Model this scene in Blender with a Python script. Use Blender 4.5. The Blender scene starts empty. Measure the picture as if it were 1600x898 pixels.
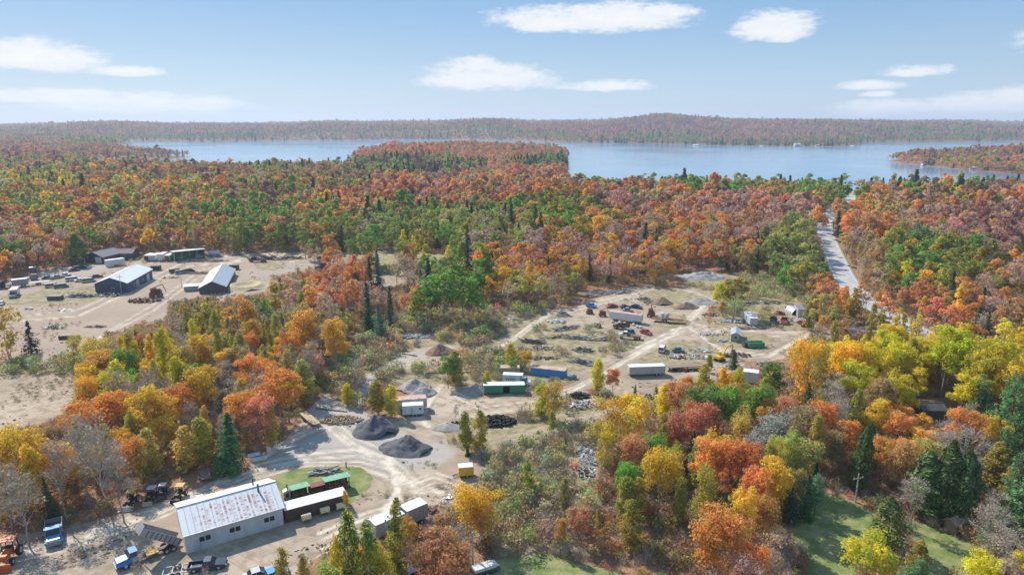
import bpy, bmesh, math, random
import numpy as np
from math import sin, cos, tan, atan2, pi, radians, sqrt, exp
from mathutils import Vector, Matrix
SC = bpy.context.scene
COL = SC.collection
rng = np.random.default_rng(7)
R = random.Random(11)

# ------------------------------------------------------------------ camera
CAM_H = 65.0
FPX = 1600*24/36
PITCH = math.atan(259/FPX)
CP, SP = cos(PITCH), sin(PITCH)
cam = bpy.data.cameras.new('camera'); cam.lens = 24; cam.sensor_width = 36
cam.clip_start = 0.5; cam.clip_end = 30000
camo = bpy.data.objects.new('camera', cam); COL.objects.link(camo)
camo.location = (0, 0, CAM_H); camo.rotation_euler = (pi/2-PITCH, 0, 0)
SC.camera = camo

# ------------------------------------------------------------------ light
SUN_EL, SUN_AZ = radians(44), radians(-45)      # azimuth measured from +Y towards +X
sunl = bpy.data.lights.new('sun', 'SUN'); sunl.energy = 3.9; sunl.angle = radians(0.6)
sunl.color = (1.0, 0.94, 0.84)
suno = bpy.data.objects.new('sun', sunl); COL.objects.link(suno)
sd = Vector((sin(SUN_AZ)*cos(SUN_EL), cos(SUN_AZ)*cos(SUN_EL), sin(SUN_EL)))
suno.rotation_euler = sd.to_track_quat('Z', 'Y').to_euler()
suno.location = (0, 0, 200)
SC.view_settings.view_transform = 'Standard'
SC.view_settings.look = 'None'
SC.view_settings.gamma = 1
SC.view_settings.exposure = 0.5
SC.cycles.max_bounces = 6; SC.cycles.diffuse_bounces = 4; SC.cycles.glossy_bounces = 2
SC.cycles.transmission_bounces = 4; SC.cycles.transparent_max_bounces = 4; SC.cycles.volume_bounces = 1
SC.cycles.use_denoising = True

W = bpy.data.worlds.new('World'); SC.world = W; W.use_nodes = True

class NT:
    """tiny node helper"""
    def __init__(s, tree): s.t = tree; s.n = tree.nodes; s.l = tree.links
    def node(s, typ, **kw):
        n = s.n.new(typ)
        for k, v in kw.items():
            if k == 'ins':
                for i, x in v.items():
                    if hasattr(x, 'is_output') or isinstance(x, bpy.types.NodeSocket): s.l.new(x, n.inputs[i])
                    else: n.inputs[i].default_value = x
            else: setattr(n, k, v)
        return n
    def math(s, op, a, b=0.0, c=None, clamp=False):
        ins = {0: a, 1: b}
        if c is not None: ins[2] = c
        n = s.node('ShaderNodeMath', operation=op, ins=ins); n.use_clamp = clamp
        return n.outputs[0]
    def mix(s, f, a, b, blend='MIX'):
        n = s.n.new('ShaderNodeMix'); n.data_type = 'RGBA'; n.blend_type = blend
        for i, x in ((0, f), (6, a), (7, b)):
            if isinstance(x, bpy.types.NodeSocket): s.l.new(x, n.inputs[i])
            elif i == 0: n.inputs[i].default_value = x
            else: n.inputs[i].default_value = (*x, 1)[:4]
        return n.outputs[2]
    def noise(s, vec, scale, detail=3, rough=0.55, dist=0.0, dim='3D'):
        n = s.n.new('ShaderNodeTexNoise'); n.noise_dimensions = dim
        n.inputs['Scale'].default_value = scale; n.inputs['Detail'].default_value = detail
        n.inputs['Roughness'].default_value = rough; n.inputs['Distortion'].default_value = dist
        if vec is not None: s.l.new(vec, n.inputs['Vector'])
        return n.outputs[0]
    def ramp(s, f, lo, hi):
        n = s.n.new('ShaderNodeMapRange'); n.interpolation_type = 'SMOOTHSTEP'
        s.l.new(f, n.inputs[0]); n.inputs[1].default_value = lo; n.inputs[2].default_value = hi
        return n.outputs[0]
    def attr(s, name, kind='GEOMETRY'):
        n = s.n.new('ShaderNodeAttribute'); n.attribute_name = name; n.attribute_type = kind
        return n

def build_world():
    g = NT(W.node_tree); g.n.clear()
    sky = g.node('ShaderNodeTexSky', sky_type='NISHITA', sun_disc=False)
    sky.sun_elevation = SUN_EL; sky.sun_rotation = SUN_AZ
    sky.altitude = 300; sky.air_density = 1.0; sky.dust_density = 0.6; sky.ozone_density = 2.0
    tc = g.node('ShaderNodeTexCoord')
    sep = g.node('ShaderNodeSeparateXYZ', ins={0: tc.outputs['Generated']})
    az = g.math('ARCTAN2', sep.outputs[0], sep.outputs[1])
    el = g.math('ARCSINE', sep.outputs[2])
    # sky colour: pale towards the horizon as in hazy autumn air
    comb = g.node('ShaderNodeCombineXYZ', ins={0: g.math('MULTIPLY', az, 1.0), 1: g.math('MULTIPLY', el, 2.6), 2: 0.0})
    n1 = g.noise(comb.outputs[0], 9.0, 5, 0.55)
    n2 = g.noise(comb.outputs[0], 26.0, 6, 0.62)
    n3 = g.noise(comb.outputs[0], 70.0, 5, 0.65)
    nn = g.math('ADD', g.math('ADD', g.math('MULTIPLY', n1, 0.36), g.math('MULTIPLY', n2, 0.38)), g.math('MULTIPLY', n3, 0.26))
    # clouds of the photograph, as directions: (px, py, half width, half height) of the 1600 px frame
    CL = [(925,24,175,30),(880,32,120,20),(1040,16,60,16),(1208,38,66,30),(755,116,125,30),(700,122,60,18),(740,100,50,22),(948,132,82,13),
          (50,82,95,30),(205,110,62,10),(235,160,150,20),(80,148,120,14),(1432,110,50,12),(1362,132,50,10),(1385,168,85,18),(1545,166,110,26),(1600,150,60,20),(1370,146,26,6),
          (-250,60,150,30),(-200,150,120,14),(1850,40,160,35),(1900,140,200,22),(2300,80,200,34),(-600,100,220,30),(-900,30,180,40)]
    tot = None
    for (x, y, a, b) in CL:
        v = (y-449)/FPX; u = (x-800)/FPX
        d = Vector((u, CP-v*SP, -(v*CP+SP))).normalized()
        a0, e0 = atan2(d.x, d.y), math.asin(d.z)
        du = g.math('MULTIPLY', g.math('SUBTRACT', az, a0), FPX/a*1.04)
        dv = g.math('MULTIPLY', g.math('SUBTRACT', el, e0-b/FPX*0.25), FPX/b*1.05)
        # flat undersides: below the centre the falloff is quicker
        dv2 = g.math('MULTIPLY', dv, g.math('ADD', 1.0, g.math('MULTIPLY', g.math('LESS_THAN', dv, 0.0), 0.6)))
        q = g.math('SUBTRACT', 1.0, g.math('ADD', g.math('MULTIPLY', du, du), g.math('MULTIPLY', dv2, dv2)))
        tot = q if tot is None else g.math('SMOOTH_MAX', tot, q, 0.3)
    # the rest of the sky carries the same scattered clouds
    cov = g.math('MULTIPLY', g.ramp(g.math('ABSOLUTE', az), 0.95, 1.3), g.ramp(n1, 0.52, 0.72))
    side = g.math('SUBTRACT', g.math('MULTIPLY', cov, 2.0), 1.0)
    tot = g.math('MAXIMUM', tot, side)
    m = g.math('ADD', tot, g.math('MULTIPLY', g.math('SUBTRACT', nn, 0.5), 4.3))
    mask = g.ramp(m, -0.15, 0.75)
    mask = g.math('MULTIPLY', mask, 0.95)
    up = g.ramp(el, radians(-1), radians(1.2))
    mask = g.math('MULTIPLY', mask, up)
    shade = g.ramp(m, 0.2, 1.8)
    grad = g.mix(g.ramp(el, radians(-2), radians(11)), (3.75, 4.85, 5.75), (1.6, 3.1, 5.2))
    grad = g.mix(g.ramp(el, radians(12), radians(75)), grad, (1.3, 2.9, 5.4))
    skyc = g.mix(0.82, sky.outputs[0], grad)
    cl = g.mix(shade, (6.2, 6.45, 6.8), (7.3, 7.25, 7.2))
    col = g.mix(mask, skyc, cl)
    bg = g.node('ShaderNodeBackground', ins={0: col, 1: 0.1})
    out = g.node('ShaderNodeOutputWorld', ins={0: bg.outputs[0]})
build_world()

# ------------------------------------------------------------------ photograph pixel <-> place
def ray(x, y):
    u, v = (x-800)/FPX, (y-449)/FPX
    return u, CP-v*SP, -(v*CP+SP)
def project(X, Y, Z):
    dz = Z-CAM_H
    depth = Y*CP-dz*SP
    down = -Y*SP-dz*CP
    depth = np.maximum(depth, 1e-3)
    return 800+FPX*X/depth, 449+FPX*down/depth
def flat(x, y, z=0.0):
    a, b, c = ray(x, y); t = (CAM_H-z)/(-c)
    return a*t, b*t
def g2(x, y): return Vector((*flat(x, y), 0.0))

# ------------------------------------------------------------------ terrain
def vnoise(X, Y, scale, seed=0):
    """smooth value noise, vectorised"""
    x = X/scale+seed*17.3; y = Y/scale+seed*9.1
    xi = np.floor(x).astype(np.int64); yi = np.floor(y).astype(np.int64)
    fx = x-xi; fy = y-yi
    fx = fx*fx*(3-2*fx); fy = fy*fy*(3-2*fy)
    def h(i, j):
        n = (i*374761393+j*668265263+seed*1274126177) & 0xffffffff
        n = ((n ^ (n >> 13))*1274126177) & 0xffffffff
        return ((n ^ (n >> 16)) & 0xffff)/65535.0
    a, b, c, d = h(xi, yi), h(xi+1, yi), h(xi, yi+1), h(xi+1, yi+1)
    return (a*(1-fx)+b*fx)*(1-fy)+(c*(1-fx)+d*fx)*fy
def fbm(X, Y, scale, seed=0, oct=4):
    s = 0; a = 1; t = 0
    for k in range(oct):
        s = s+a*vnoise(X, Y, scale/2**k, seed+k); t += a; a *= 0.5
    return s/t

def in_poly(px, py, poly):
    inside = np.zeros(np.shape(px), bool)
    n = len(poly); j = n-1
    for i in range(n):
        xi, yi = poly[i]; xj, yj = poly[j]
        if yi != yj:
            c = ((yi > py) != (yj > py)) & (px < (xj-xi)*(py-yi)/(yj-yi)+xi)
            inside ^= c
        j = i
    return inside
def dist_poly(X, Y, poly, closed=True):
    """distance to a polyline in place coordinates"""
    best = np.full(np.shape(X), 1e9)
    pts = list(poly); m = len(pts)
    for i in range(m if closed else m-1):
        ax, ay = pts[i]; bx, by = pts[(i+1) % m]
        dx, dy = bx-ax, by-ay; L = dx*dx+dy*dy+1e-9
        t = np.clip(((X-ax)*dx+(Y-ay)*dy)/L, 0, 1)
        best = np.minimum(best, np.hypot(X-ax-t*dx, Y-ay-t*dy))
    return best

# lake outline and the land that juts into it, all traced as ground points
LAKE_PX = [(205,221),(300,221.5),(380,221),(420,219.5),(560,218.5),(700,217.5),(830,219.5),(870,222.5),(950,224),(1060,226),(1180,228.5),(1290,229.5),(1338,227.5),(1352,223),(1450,222.5),(1560,221),(1620,221),
           (1900,240),(1900,285),(1700,300),(1600,303),(1500,303),(1380,301),(1250,299),(1100,299),(960,299),(885,298),(885,275),(700,300),(540,266),(440,266),(330,266),(210,262),(120,260),(150,240)]
LAKE = [flat(*p) for p in LAKE_PX]
PEN = [flat(*p) for p in [(500,290),(543,264),(556,247),(600,240),(650,234),(740,231),(850,234),(880,241),(888,248),(886,262),(878,276),(868,297)]]
POINT_L = [flat(*p) for p in [(-400,262),(-400,222),(60,224),(180,238),(262,243.5),(294,245),(300,245),(262,248.5),(205,250),(150,246),(60,262)]]
POINT_R = [flat(*p) for p in [(1384,252),(1394,250),(1440,247),(1500,243),(1560,238),(1620,231),(2100,226),(2100,288),(1800,284),(1700,280),(1640,276),(1600,273),(1520,266.5),(1450,260),(1400,254)]]

def water_mask(X, Y):
    w = in_poly(X, Y, LAKE)
    for p in (PEN, POINT_L, POINT_R): w &= ~in_poly(X, Y, p)
    return w
def bump(X, Y, cx, cy, rx, ry, h, ang=0.0):
    c, s = cos(ang), sin(ang)
    u = ((X-cx)*c+(Y-cy)*s)/rx; v = (-(X-cx)*s+(Y-cy)*c)/ry
    return h*np.exp(-(u*u+v*v))
def height(X, Y, detail=True):
    X = np.asarray(X, float); Y = np.asarray(Y, float)
    h = np.zeros(X.shape)
    px, py = project(X, Y, np.zeros(X.shape))
    # gentle swells in the forest beyond the yards
    far = np.clip((Y-360)/250, 0, 1)
    h = h+far*(fbm(X, Y, 260, 3)-0.42)*9
    h = h+bump(X, Y, -60, 610, 330, 120, 5)                   # maple rise in the middle
    h = h+bump(X, Y, 430, 470, 260, 90, 4)                  # rise right of the road
    h = h+bump(X, Y, -560, 720, 260, 130, 4)
    h = np.maximum(h, far*0.4)
    h = np.where(Y > 900, h*0.6, h)
    pen = np.exp(-(((X+210)/300)**2+((Y-1270)/240)**2))*12
    pen = pen*in_poly(X, Y, PEN)
    h = h+pen
    h = h+bump(X, Y, 1040, 1160, 330, 150, 13)
    # hills beyond the lake
    ang = np.arctan2(X, Y)
    f = np.clip((Y-2150)/900, 0, 1); f = f*f*(3-2*f)
    prof = 28+38*fbm(ang*5200, ang*0+3, 620, 21, 3)+30*(fbm(X, Y, 900, 31, 3)-0.45)
    prof = prof+24*np.exp(-((ang-0.23)/0.07)**2)+5*np.exp(-((ang-0.42)/0.10)**2)-20*np.clip((-0.26-ang)/0.12, 0, 1)-14*np.clip((ang-0.50)/0.12, 0, 1)
    prof = prof+4*np.exp(-((ang+0.12)/0.07)**2)
    h = h+f*prof
    g = np.clip((Y-5200)/2500, 0, 1)
    h = h*(1-g*0.25)
    # shores
    w = water_mask(X, Y)
    m = (Y > 500) & (Y < 3600)
    d = np.full(X.shape, 400.0)
    if m.any():
        dm = dist_poly(X[m], Y[m], LAKE)
        for p in (PEN, POINT_L, POINT_R): dm = np.minimum(dm, dist_poly(X[m], Y[m], p))
        d[m] = dm
    ramp = np.clip(d/np.where(Y < 850, 190, 80), 0, 1); ramp = ramp*(2-ramp)
    h = np.where(w, -np.clip(d/12, 0.2, 1)*3.0, 0.25+h*ramp)
    h = np.where(Y < 500, np.where(Y < 360, 0.0, h), h)
    h = np.where(Y < 500, h*np.clip((Y-360)/140, 0, 1), h)
    if detail:
        h = h+np.where(Y < 420, micro(px, py, X, Y), 0)
    return h

# ---- painted-from-the-photograph ground classes, rasterised once over pixel space
RX0, RY0, RX1, RY1 = -500, 200, 2100, 1500
_rx, _ry = np.meshgrid(np.arange(RX0, RX1, 2)+1.0, np.arange(RY0, RY1, 2)+1.0)
def raster(polys, blur=1, holes=()):
    m = np.zeros(_rx.shape, bool)
    for p in polys: m |= in_poly(_rx, _ry, p)
    for p in holes: m &= ~in_poly(_rx, _ry, p)
    m = m.astype(np.float32)
    for _ in range(blur):
        m = (m+np.roll(m, 1, 0)+np.roll(m, -1, 0)+np.roll(m, 1, 1)+np.roll(m, -1, 1))/5
    return m
RJ = random.Random(5)
def line_raster(lines, blur=1):
    """lines: (half width in metres, [pixel points])"""
    X, Y = flat_grid
    m = np.zeros(_rx.shape, np.float32)
    for hw, pts in lines:
        P = [flat(*p) for p in pts]
        xs = [p[0] for p in pts]; ys = [p[1] for p in pts]
        s = (_rx > min(xs)-60) & (_rx < max(xs)+60) & (_ry > min(ys)-40) & (_ry < max(ys)+40)
        d = dist_poly(X[s], Y[s], P, False)
        m[s] = np.maximum(m[s], np.clip(1.5-d/hw, 0, 1))
    return m
_c = -( (_ry-449)/FPX*CP+SP ); _t = CAM_H/np.maximum(-_c, 1e-3)
flat_grid = ((_rx-800)/FPX*_t, (CP-(_ry-449)/FPX*SP)*_t)
def sample(r, px, py):
    fx = np.clip((px-RX0)/2-0.5, 0, r.shape[1]-1.001); fy = np.clip((py-RY0)/2-0.5, 0, r.shape[0]-1.001)
    ix = fx.astype(int); iy = fy.astype(int); a = fx-ix; b = fy-iy
    return (r[iy, ix]*(1-a)+r[iy, ix+1]*a)*(1-b)+(r[iy+1, ix]*(1-a)+r[iy+1, ix+1]*a)*b

SAND = [
 # left yard
 [(-110,450),(0,446),(40,430),(90,420),(150,412),(225,408),(300,404),(350,398),(440,394),(490,400),(500,412),(470,424),(425,432),(415,455),(380,462),(345,470),(318,462),(262,476),(262,500),(180,518),(140,538),(128,560),(60,566),(0,560),(-110,580)],
 # far corner of it, behind the cedar
 [(560,432),(600,430),(640,436),(655,446),(600,450)],
 # lower left lot
 [(-110,596),(0,588),(100,584),(125,596),(112,640),(80,655),(40,672),(0,680),(-90,710)],
 # home yard
 [(-160,898),(-80,855),(0,838),(60,832),(110,824),(200,800),(262,778),(300,766),(340,748),(392,735),(398,715),(430,700),(452,682),(470,660),(480,640),(505,618),(520,622),(560,640),(600,650),(625,640),(640,622),(655,602),(690,600),(745,606),(752,622),
  (840,622),(900,604),(925,610),(850,640),(760,650),(716,658),(690,664),(700,690),(745,712),(770,735),(745,760),(722,782),(690,792),(668,790),(668,800),(640,812),(590,830),(540,850),(500,868),(460,898),(450,1000),(430,1100),(0,1100)],
 # east yard
 [(875,492),(905,478),(950,458),(985,448),(1085,450),(1112,458),(1120,470),(1108,482),(1098,494),(1110,506),(1175,514),(1262,517),(1270,524),(1235,545),(1228,560),(1195,566),(1150,562),(1165,570),(1130,590),(1060,600),(1000,604),(950,612),(930,600),(945,580),(900,585),(950,555),(985,548),(1010,530),(940,520),(880,505)],
 [(640,545),(700,538),(745,548),(700,570),(620,578),(590,590),(575,618),(560,640),(556,610),(570,588),(600,570)],
]
SAND_HOLES = [
 [(1000,462),(1012,455),(1060,452),(1092,460),(1108,466),(1100,478),(1068,482),(1020,476),(995,470)],
 [(1108,512),(1112,496),(1140,484),(1180,480),(1262,500),(1256,514),(1180,513)],
 [(1022,502),(1040,488),(1072,496),(1082,506),(1062,512),(1024,510)],
 [(1100,524),(1145,518),(1190,522),(1212,530),(1205,536),(1160,545),(1110,535)],
 [(960,562),(985,548),(1030,532),(1075,534),(1120,545),(1160,560),(1130,566),(1060,568)],
 [(425,748),(445,738),(480,730),(530,727),(562,730),(582,744),(580,760),(560,778),(545,790),(440,812),(440,770)],
 [(402,412),(412,408),(440,410),(448,418),(420,423),(398,419)],
 [(75,449),(160,448),(152,470),(80,478),(20,476),(0,482),(-100,482),(-100,468),(50,460)],
]
GRASS = [
 [(425,748),(445,738),(480,730),(530,727),(562,730),(582,744),(580,760),(560,778),(545,790),(440,812),(440,770)],
 [(1225,822),(1262,800),(1290,772),(1345,790),(1400,830),(1420,850),(1340,898),(1360,1000),(1240,1000),(1262,880)],
 [(1420,812),(1470,828),(1520,850),(1532,872),(1520,898),(1400,898),(1430,850)],
 [(760,900),(778,872),(850,862),(905,878),(985,898),(1040,1200),(700,1200)],
 [(195,404),(235,400),(330,398),(300,406),(240,409)],
 [(985,292),(1000,290),(1052,293),(1056,297),(1010,297)],
 [(112,314),(130,313),(132,320),(115,322)], [(420,238),(560,236),(600,242),(520,246)],
]
SCRUB = [   # grassy, weedy ground with brush
 [(560,500),(640,490),(760,480),(870,485),(950,520),(1010,530),(940,590),(860,600),(800,630),(740,600),(680,600),(600,600),(560,640),(500,620),(500,580),(560,540)],
 [(690,664),(760,655),(860,640),(940,610),(1000,604),(1040,640),(960,660),(930,700),(940,790),(900,860),(780,868),(700,800),(745,760),(770,735),(700,690)],
 [(1000,462),(1012,455),(1060,452),(1092,460),(1108,466),(1100,478),(1068,482),(1020,476),(995,470)],
 [(1108,512),(1112,496),(1140,484),(1180,480),(1262,500),(1256,514),(1180,513)],
 [(1022,502),(1040,488),(1072,496),(1082,506),(1062,512),(1024,510)],
 [(1100,524),(1145,518),(1190,522),(1212,530),(1205,536),(1160,545),(1110,535)],
 [(960,562),(985,548),(1030,532),(1075,534),(1120,545),(1160,560),(1130,566),(1060,568)],
 [(402,412),(412,408),(440,410),(448,418),(420,423),(398,419)],
 [(0,545),(140,545),(150,570),(110,585),(0,588)],[(1080,425),(1200,432),(1270,470),(1270,500),(1120,490),(1060,450)],
 [(440,395),(640,392),(720,400),(735,420),(640,440),(540,430)],
 [(75,449),(160,448),(152,470),(80,478),(20,476),(0,482),(-100,482),(-100,468),(50,460)],
]
TRACKS = [(1.5,[(735,550),(775,545),(805,528),(835,505),(860,490),(885,484)]),
          (2.6,[(840,628),(900,606),(940,586),(985,558),(1030,532),(1070,514)]),
          (1.2,[(890,655),(920,652),(955,640),(985,628),(1000,606)]),
          (0.8,[(770,690),(820,676),(850,668)]),(1.6,[(716,402),(732,408),(740,416)]),
          (2.4,[(905,585),(935,589),(960,586)]),
          (2.0,[(940,600),(990,612),(1050,606),(1080,602)]),
          (3.0,[(1268,522),(1300,524),(1365,512)])]
GREY = [ # crushed stone: grey
 [(470,640),(505,618),(560,640),(600,660),(650,690),(690,690),(715,705),(690,725),(640,735),(600,745),(560,722),(480,722),(400,740),(440,705),(470,670)],
 [(545,610),(570,588),(600,570),(650,550),(690,538),(700,545),(650,560),(600,585),(580,615),(560,640)],
 [(0,430),(100,418),(180,412),(170,425),(60,436),(0,442)],
 [(380,425),(470,405),(490,412),(400,440)],
]
BROWN = [ # reddish brown earth
 [(-110,442),(0,446),(225,408),(440,396),(490,405),(340,470),(262,500),(130,560),(-110,590)],
 [(0,500),(110,500),(260,478),(270,500),(140,530),(130,560),(0,560)],
 [(0,838),(110,822),(262,775),(340,745),(395,735),(340,800),(250,830),(150,850),(0,870)],
 [(650,770),(700,720),(770,735),(722,782)],[(1000,462),(1100,455),(1110,470),(1000,480)],
 [(390,670),(480,640),(500,650),(420,700)],
]
m_sand = raster(SAND, 2, SAND_HOLES); m_grass = raster(GRASS, 2); m_scrub = raster(SCRUB, 4); m_grey = raster(GREY, 8); m_brown = raster(BROWN, 8)
m_track = line_raster(TRACKS)
RUTS = [(0.3,[(735+o,550),(775+o,545),(805+o,528),(835+o,505),(860+o,490),(885+o,484)]) for o in (-4, 4)]
RUTS += [(0.35,[(840,628+o),(900,606+o),(940,586+o),(985,558+o),(1030,532+o),(1070,514+o)]) for o in (-4, 3)]
RUTS += [(0.35,[(0,870+o),(100,850+o),(250,800+o),(330,765+o),(400,735+o),(480,718+o),(560,716+o*1.4),(610,730+o*1.5),(625,765+o),(600,800+o),(560,822+o*2),(500,850+o*2)]) for o in (-9, -3, 3, 10)]
RUTS += [(0.3,[(420,700+o),(470,672+o),(510,655+o),(550,690+o),(600,712+o),(650,760+o),(690,770)]) for o in (-8, 2, 9)]
RUTS += [(0.35,[(640,760+o),(680,745+o),(720,760+o)]) for o in (-8, 0, 8)]
RUTS += [(0.35,[(700,610+o),(760,640+o),(840,630+o)]) for o in (-4, 5)]+[(0.35,[(690,600),(665+o,625),(650+o,650),(670,665)]) for o in (-6, 3, 10)]
RUTS += [(0.4,[(880,488+o),(980,462+o),(1080,458+o),(1108,470+o),(1085,492+o),(1050,520+o),(985,552+o)]) for o in (-3, 3)]
RUTS += [(0.4,[(1040,500+o),(1100,512+o),(1180,520+o),(1262,522+o)]) for o in (-2, 4)]+[(0.4,[(1080,512),(1130,548+o),(1200,556+o),(1262,522)]) for o in (-2, 3)]
RUTS += [(0.5,[(20,500+o),(120,490+o),(230,440+o),(300,410+o),(440,400+o)]) for o in (-5, 3)]+[(0.5,[(130,540),(240,480+o),(310,430+o),(380,404)]) for o in (-6, 6)]
RUTS = [(w*RJ.uniform(0.6, 1.5), [(x+RJ.uniform(-3, 3), y+RJ.uniform(-1.5, 1.5)) for x, y in P]) for w, P in RUTS]
m_rut = line_raster(RUTS)
m_dark = line_raster([(w*RJ.uniform(0.5, 1.1), [(x+RJ.uniform(-4, 4)+dx, y+RJ.uniform(-2, 2)+dy) for x, y in P]) for w, P in RUTS for dx, dy in ((RJ.uniform(-14, 14), RJ.uniform(-7, 7)), (RJ.uniform(-20, 20), RJ.uniform(-10, 10)))])
# what the photograph shows uncovered: no tall tree may stand in front of it
def _micro_fields():
    return None
m_open = np.maximum(np.maximum(m_sand, m_track), np.maximum(m_grass, 0))
def micro(px, py, X, Y):
    o = np.maximum(sample(m_open, px, py), sample(m_scrub, px, py)*0.6)
    rough = (fbm(X, Y, 14, 5, 3)-0.5)*1.6
    fine = (fbm(X, Y, 3.2, 8, 3)-0.5)*0.35
    return rough*(1-o)*np.clip((Y-60)/40, 0, 1)+fine*(0.35+0.65*sample(m_scrub, px, py))-sample(m_rut, px, py)*0.04

# ------------------------------------------------------------------ materials
MATS = {}
def new_mat(name):
    m = bpy.data.materials.new(name); m.use_nodes = True
    g = NT(m.node_tree); g.n.clear()
    return m, g
def finish(g, bsdf): g.node('ShaderNodeOutputMaterial', ins={0: bsdf})
def ground_material():
    m, g = new_mat('ground')
    geo = g.node('ShaderNodeNewGeometry'); P = geo.outputs['Position']
    a1 = g.node('ShaderNodeSeparateColor', ins={0: g.attr('zone').outputs['Color']})
    a2 = g.node('ShaderNodeSeparateColor', ins={0: g.attr('zone_two').outputs['Color']})
    sand, grass, scrub = a1.outputs
    grey, brown, rut = a2.outputs
    nb = g.noise(P, 0.045, 4); nm = g.noise(P, 0.35, 5, 0.62); nf = g.noise(P, 2.6, 4, 0.65); nff = g.noise(P, 9.0, 3, 0.7)
    jit = g.math('ADD', g.math('MULTIPLY', g.math('SUBTRACT', nm, 0.5), 1.1), g.math('MULTIPLY', g.math('SUBTRACT', nf, 0.5), 0.6))
    def edge(s): return g.ramp(g.math('ADD', s, jit), 0.38, 0.62)
    # leaf litter: rust, tan and orange specks
    vor = g.node('ShaderNodeTexVoronoi', ins={'Vector': P, 'Scale': 4.0})
    vv = g.node('ShaderNodeSeparateColor', ins={0: vor.outputs['Color']}).outputs[0]
    litter = g.mix(g.ramp(nm, 0.35, 0.65), (0.20, 0.125, 0.08), (0.33, 0.20, 0.125))
    litter = g.mix(g.ramp(nf, 0.5, 0.68), litter, (0.43, 0.29, 0.19))
    litter = g.mix(g.math('MULTIPLY', g.ramp(vv, 0.72, 0.8), 0.7), litter, (0.50, 0.23, 0.10))
    litter = g.mix(g.math('MULTIPLY', g.ramp(nb, 0.55, 0.7), 0.6), litter, (0.16, 0.16, 0.06))
    scr = g.mix(g.ramp(nm, 0.36, 0.66), (0.25, 0.22, 0.11), (0.45, 0.35, 0.23))
    scr = g.mix(g.ramp(nf, 0.52, 0.7), scr, (0.19, 0.19, 0.08))
    scr = g.mix(g.ramp(nff, 0.6, 0.75), scr, (0.45, 0.37, 0.25))
    gr = g.mix(g.ramp(nm, 0.38, 0.62), (0.16, 0.22, 0.065), (0.31, 0.30, 0.13))
    gr = g.mix(g.ramp(nf, 0.5, 0.75), gr, (0.20, 0.23, 0.075))
    sa = g.mix(g.ramp(nb, 0.35, 0.65), (0.38, 0.29, 0.205), (0.54, 0.435, 0.325))
    sa = g.mix(g.math('MULTIPLY', g.ramp(nm, 0.46, 0.62), 0.75), sa, (0.29, 0.22, 0.16))
    sa = g.mix(g.math('MULTIPLY', g.ramp(nf, 0.55, 0.75), 0.5), sa, (0.66, 0.56, 0.44))
    sa = g.mix(g.math('MULTIPLY', g.ramp(nff, 0.60, 0.70), 0.6), sa, (0.20, 0.155, 0.12))
    # long streaks left by wheels
    st = g.node('ShaderNodeVectorRotate', rotation_type='Z_AXIS', ins={'Vector': P, 'Angle': 0.55})
    wv = g.node('ShaderNodeVectorMath', operation='MULTIPLY', ins={0: st.outputs[0], 1: (0.10, 1.3, 1.0)})
    streak = g.noise(wv.outputs[0], 1.0, 3, 0.5, 1.2)
    sa = g.mix(g.math('MULTIPLY', g.ramp(streak, 0.53, 0.63), 0.5), sa, (0.33, 0.25, 0.18))
    sa = g.mix(g.math('MULTIPLY', grey, 0.8), sa, g.mix(nm, (0.34, 0.31, 0.28), (0.54, 0.50, 0.455)))
    sa = g.mix(g.math('MULTIPLY', brown, 0.65), sa, g.mix(nm, (0.32, 0.225, 0.17), (0.48, 0.365, 0.28)))
    dk = g.attr('rut_dark').outputs['Fac']
    sa = g.mix(g.math('MULTIPLY', g.math('MULTIPLY', dk, g.ramp(nf, 0.35, 0.55)), 0.6), sa, (0.22, 0.165, 0.12))
    sa = g.mix(g.math('MULTIPLY', rut, g.ramp(nm, 0.3, 0.6)), sa, (0.72, 0.63, 0.50))
    c = g.mix(edge(scrub), litter, scr)
    c = g.mix(edge(grass), c, gr)
    c = g.mix(edge(sand), c, sa)
    h = g.math('ADD', g.math('MULTIPLY', nm, 0.5), g.math('MULTIPLY', nf, 0.35))
    h = g.math('ADD', h, g.math('MULTIPLY', streak, 0.25))
    bmp = g.node('ShaderNodeBump', ins={'Strength': 0.9, 'Distance': 0.35, 'Height': h})
    b = g.node('ShaderNodeBsdfPrincipled', ins={'Base Color': c, 'Roughness': 0.95, 'Normal': bmp.outputs[0]})
    b.inputs['Specular IOR Level'].default_value = 0.15
    finish(g, b.outputs[0])
    return m
GROUND = ground_material()

def tag(o, label=None, cat=None, group=None, kind=None):
    if label: o['label'] = label
    if cat: o['category'] = cat
    if group: o['group'] = group
    if kind: o['kind'] = kind
    return o
def mesh_object(name, verts, faces, mats, smooth=False, parent=None, link=True):
    me = bpy.data.meshes.new(name)
    me.from_pydata(verts, [], faces)
    for m in (mats if isinstance(mats, (list, tuple)) else [mats]): me.materials.append(m)
    if smooth: me.polygons.foreach_set('use_smooth', [True]*len(me.polygons))
    o = bpy.data.objects.new(name, me)
    if link: COL.objects.link(o)
    if parent: o.parent = parent
    return o
def quick_mesh(name, V, Q, mat, smooth=True):
    """numpy quads"""
    me = bpy.data.meshes.new(name)
    me.vertices.add(len(V)); me.vertices.foreach_set('co', V.astype(np.float32).ravel())
    k = Q.shape[1]
    me.loops.add(Q.size); me.loops.foreach_set('vertex_index', Q.astype(np.int32).ravel())
    me.polygons.add(len(Q)); me.polygons.foreach_set('loop_start', np.arange(0, Q.size, k, dtype=np.int32))
    me.polygons.foreach_set('loop_total', np.full(len(Q), k, np.int32))
    if smooth: me.polygons.foreach_set('use_smooth', np.ones(len(Q), bool))
    me.materials.append(mat)
    me.update(calc_edges=True)
    return me

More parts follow.
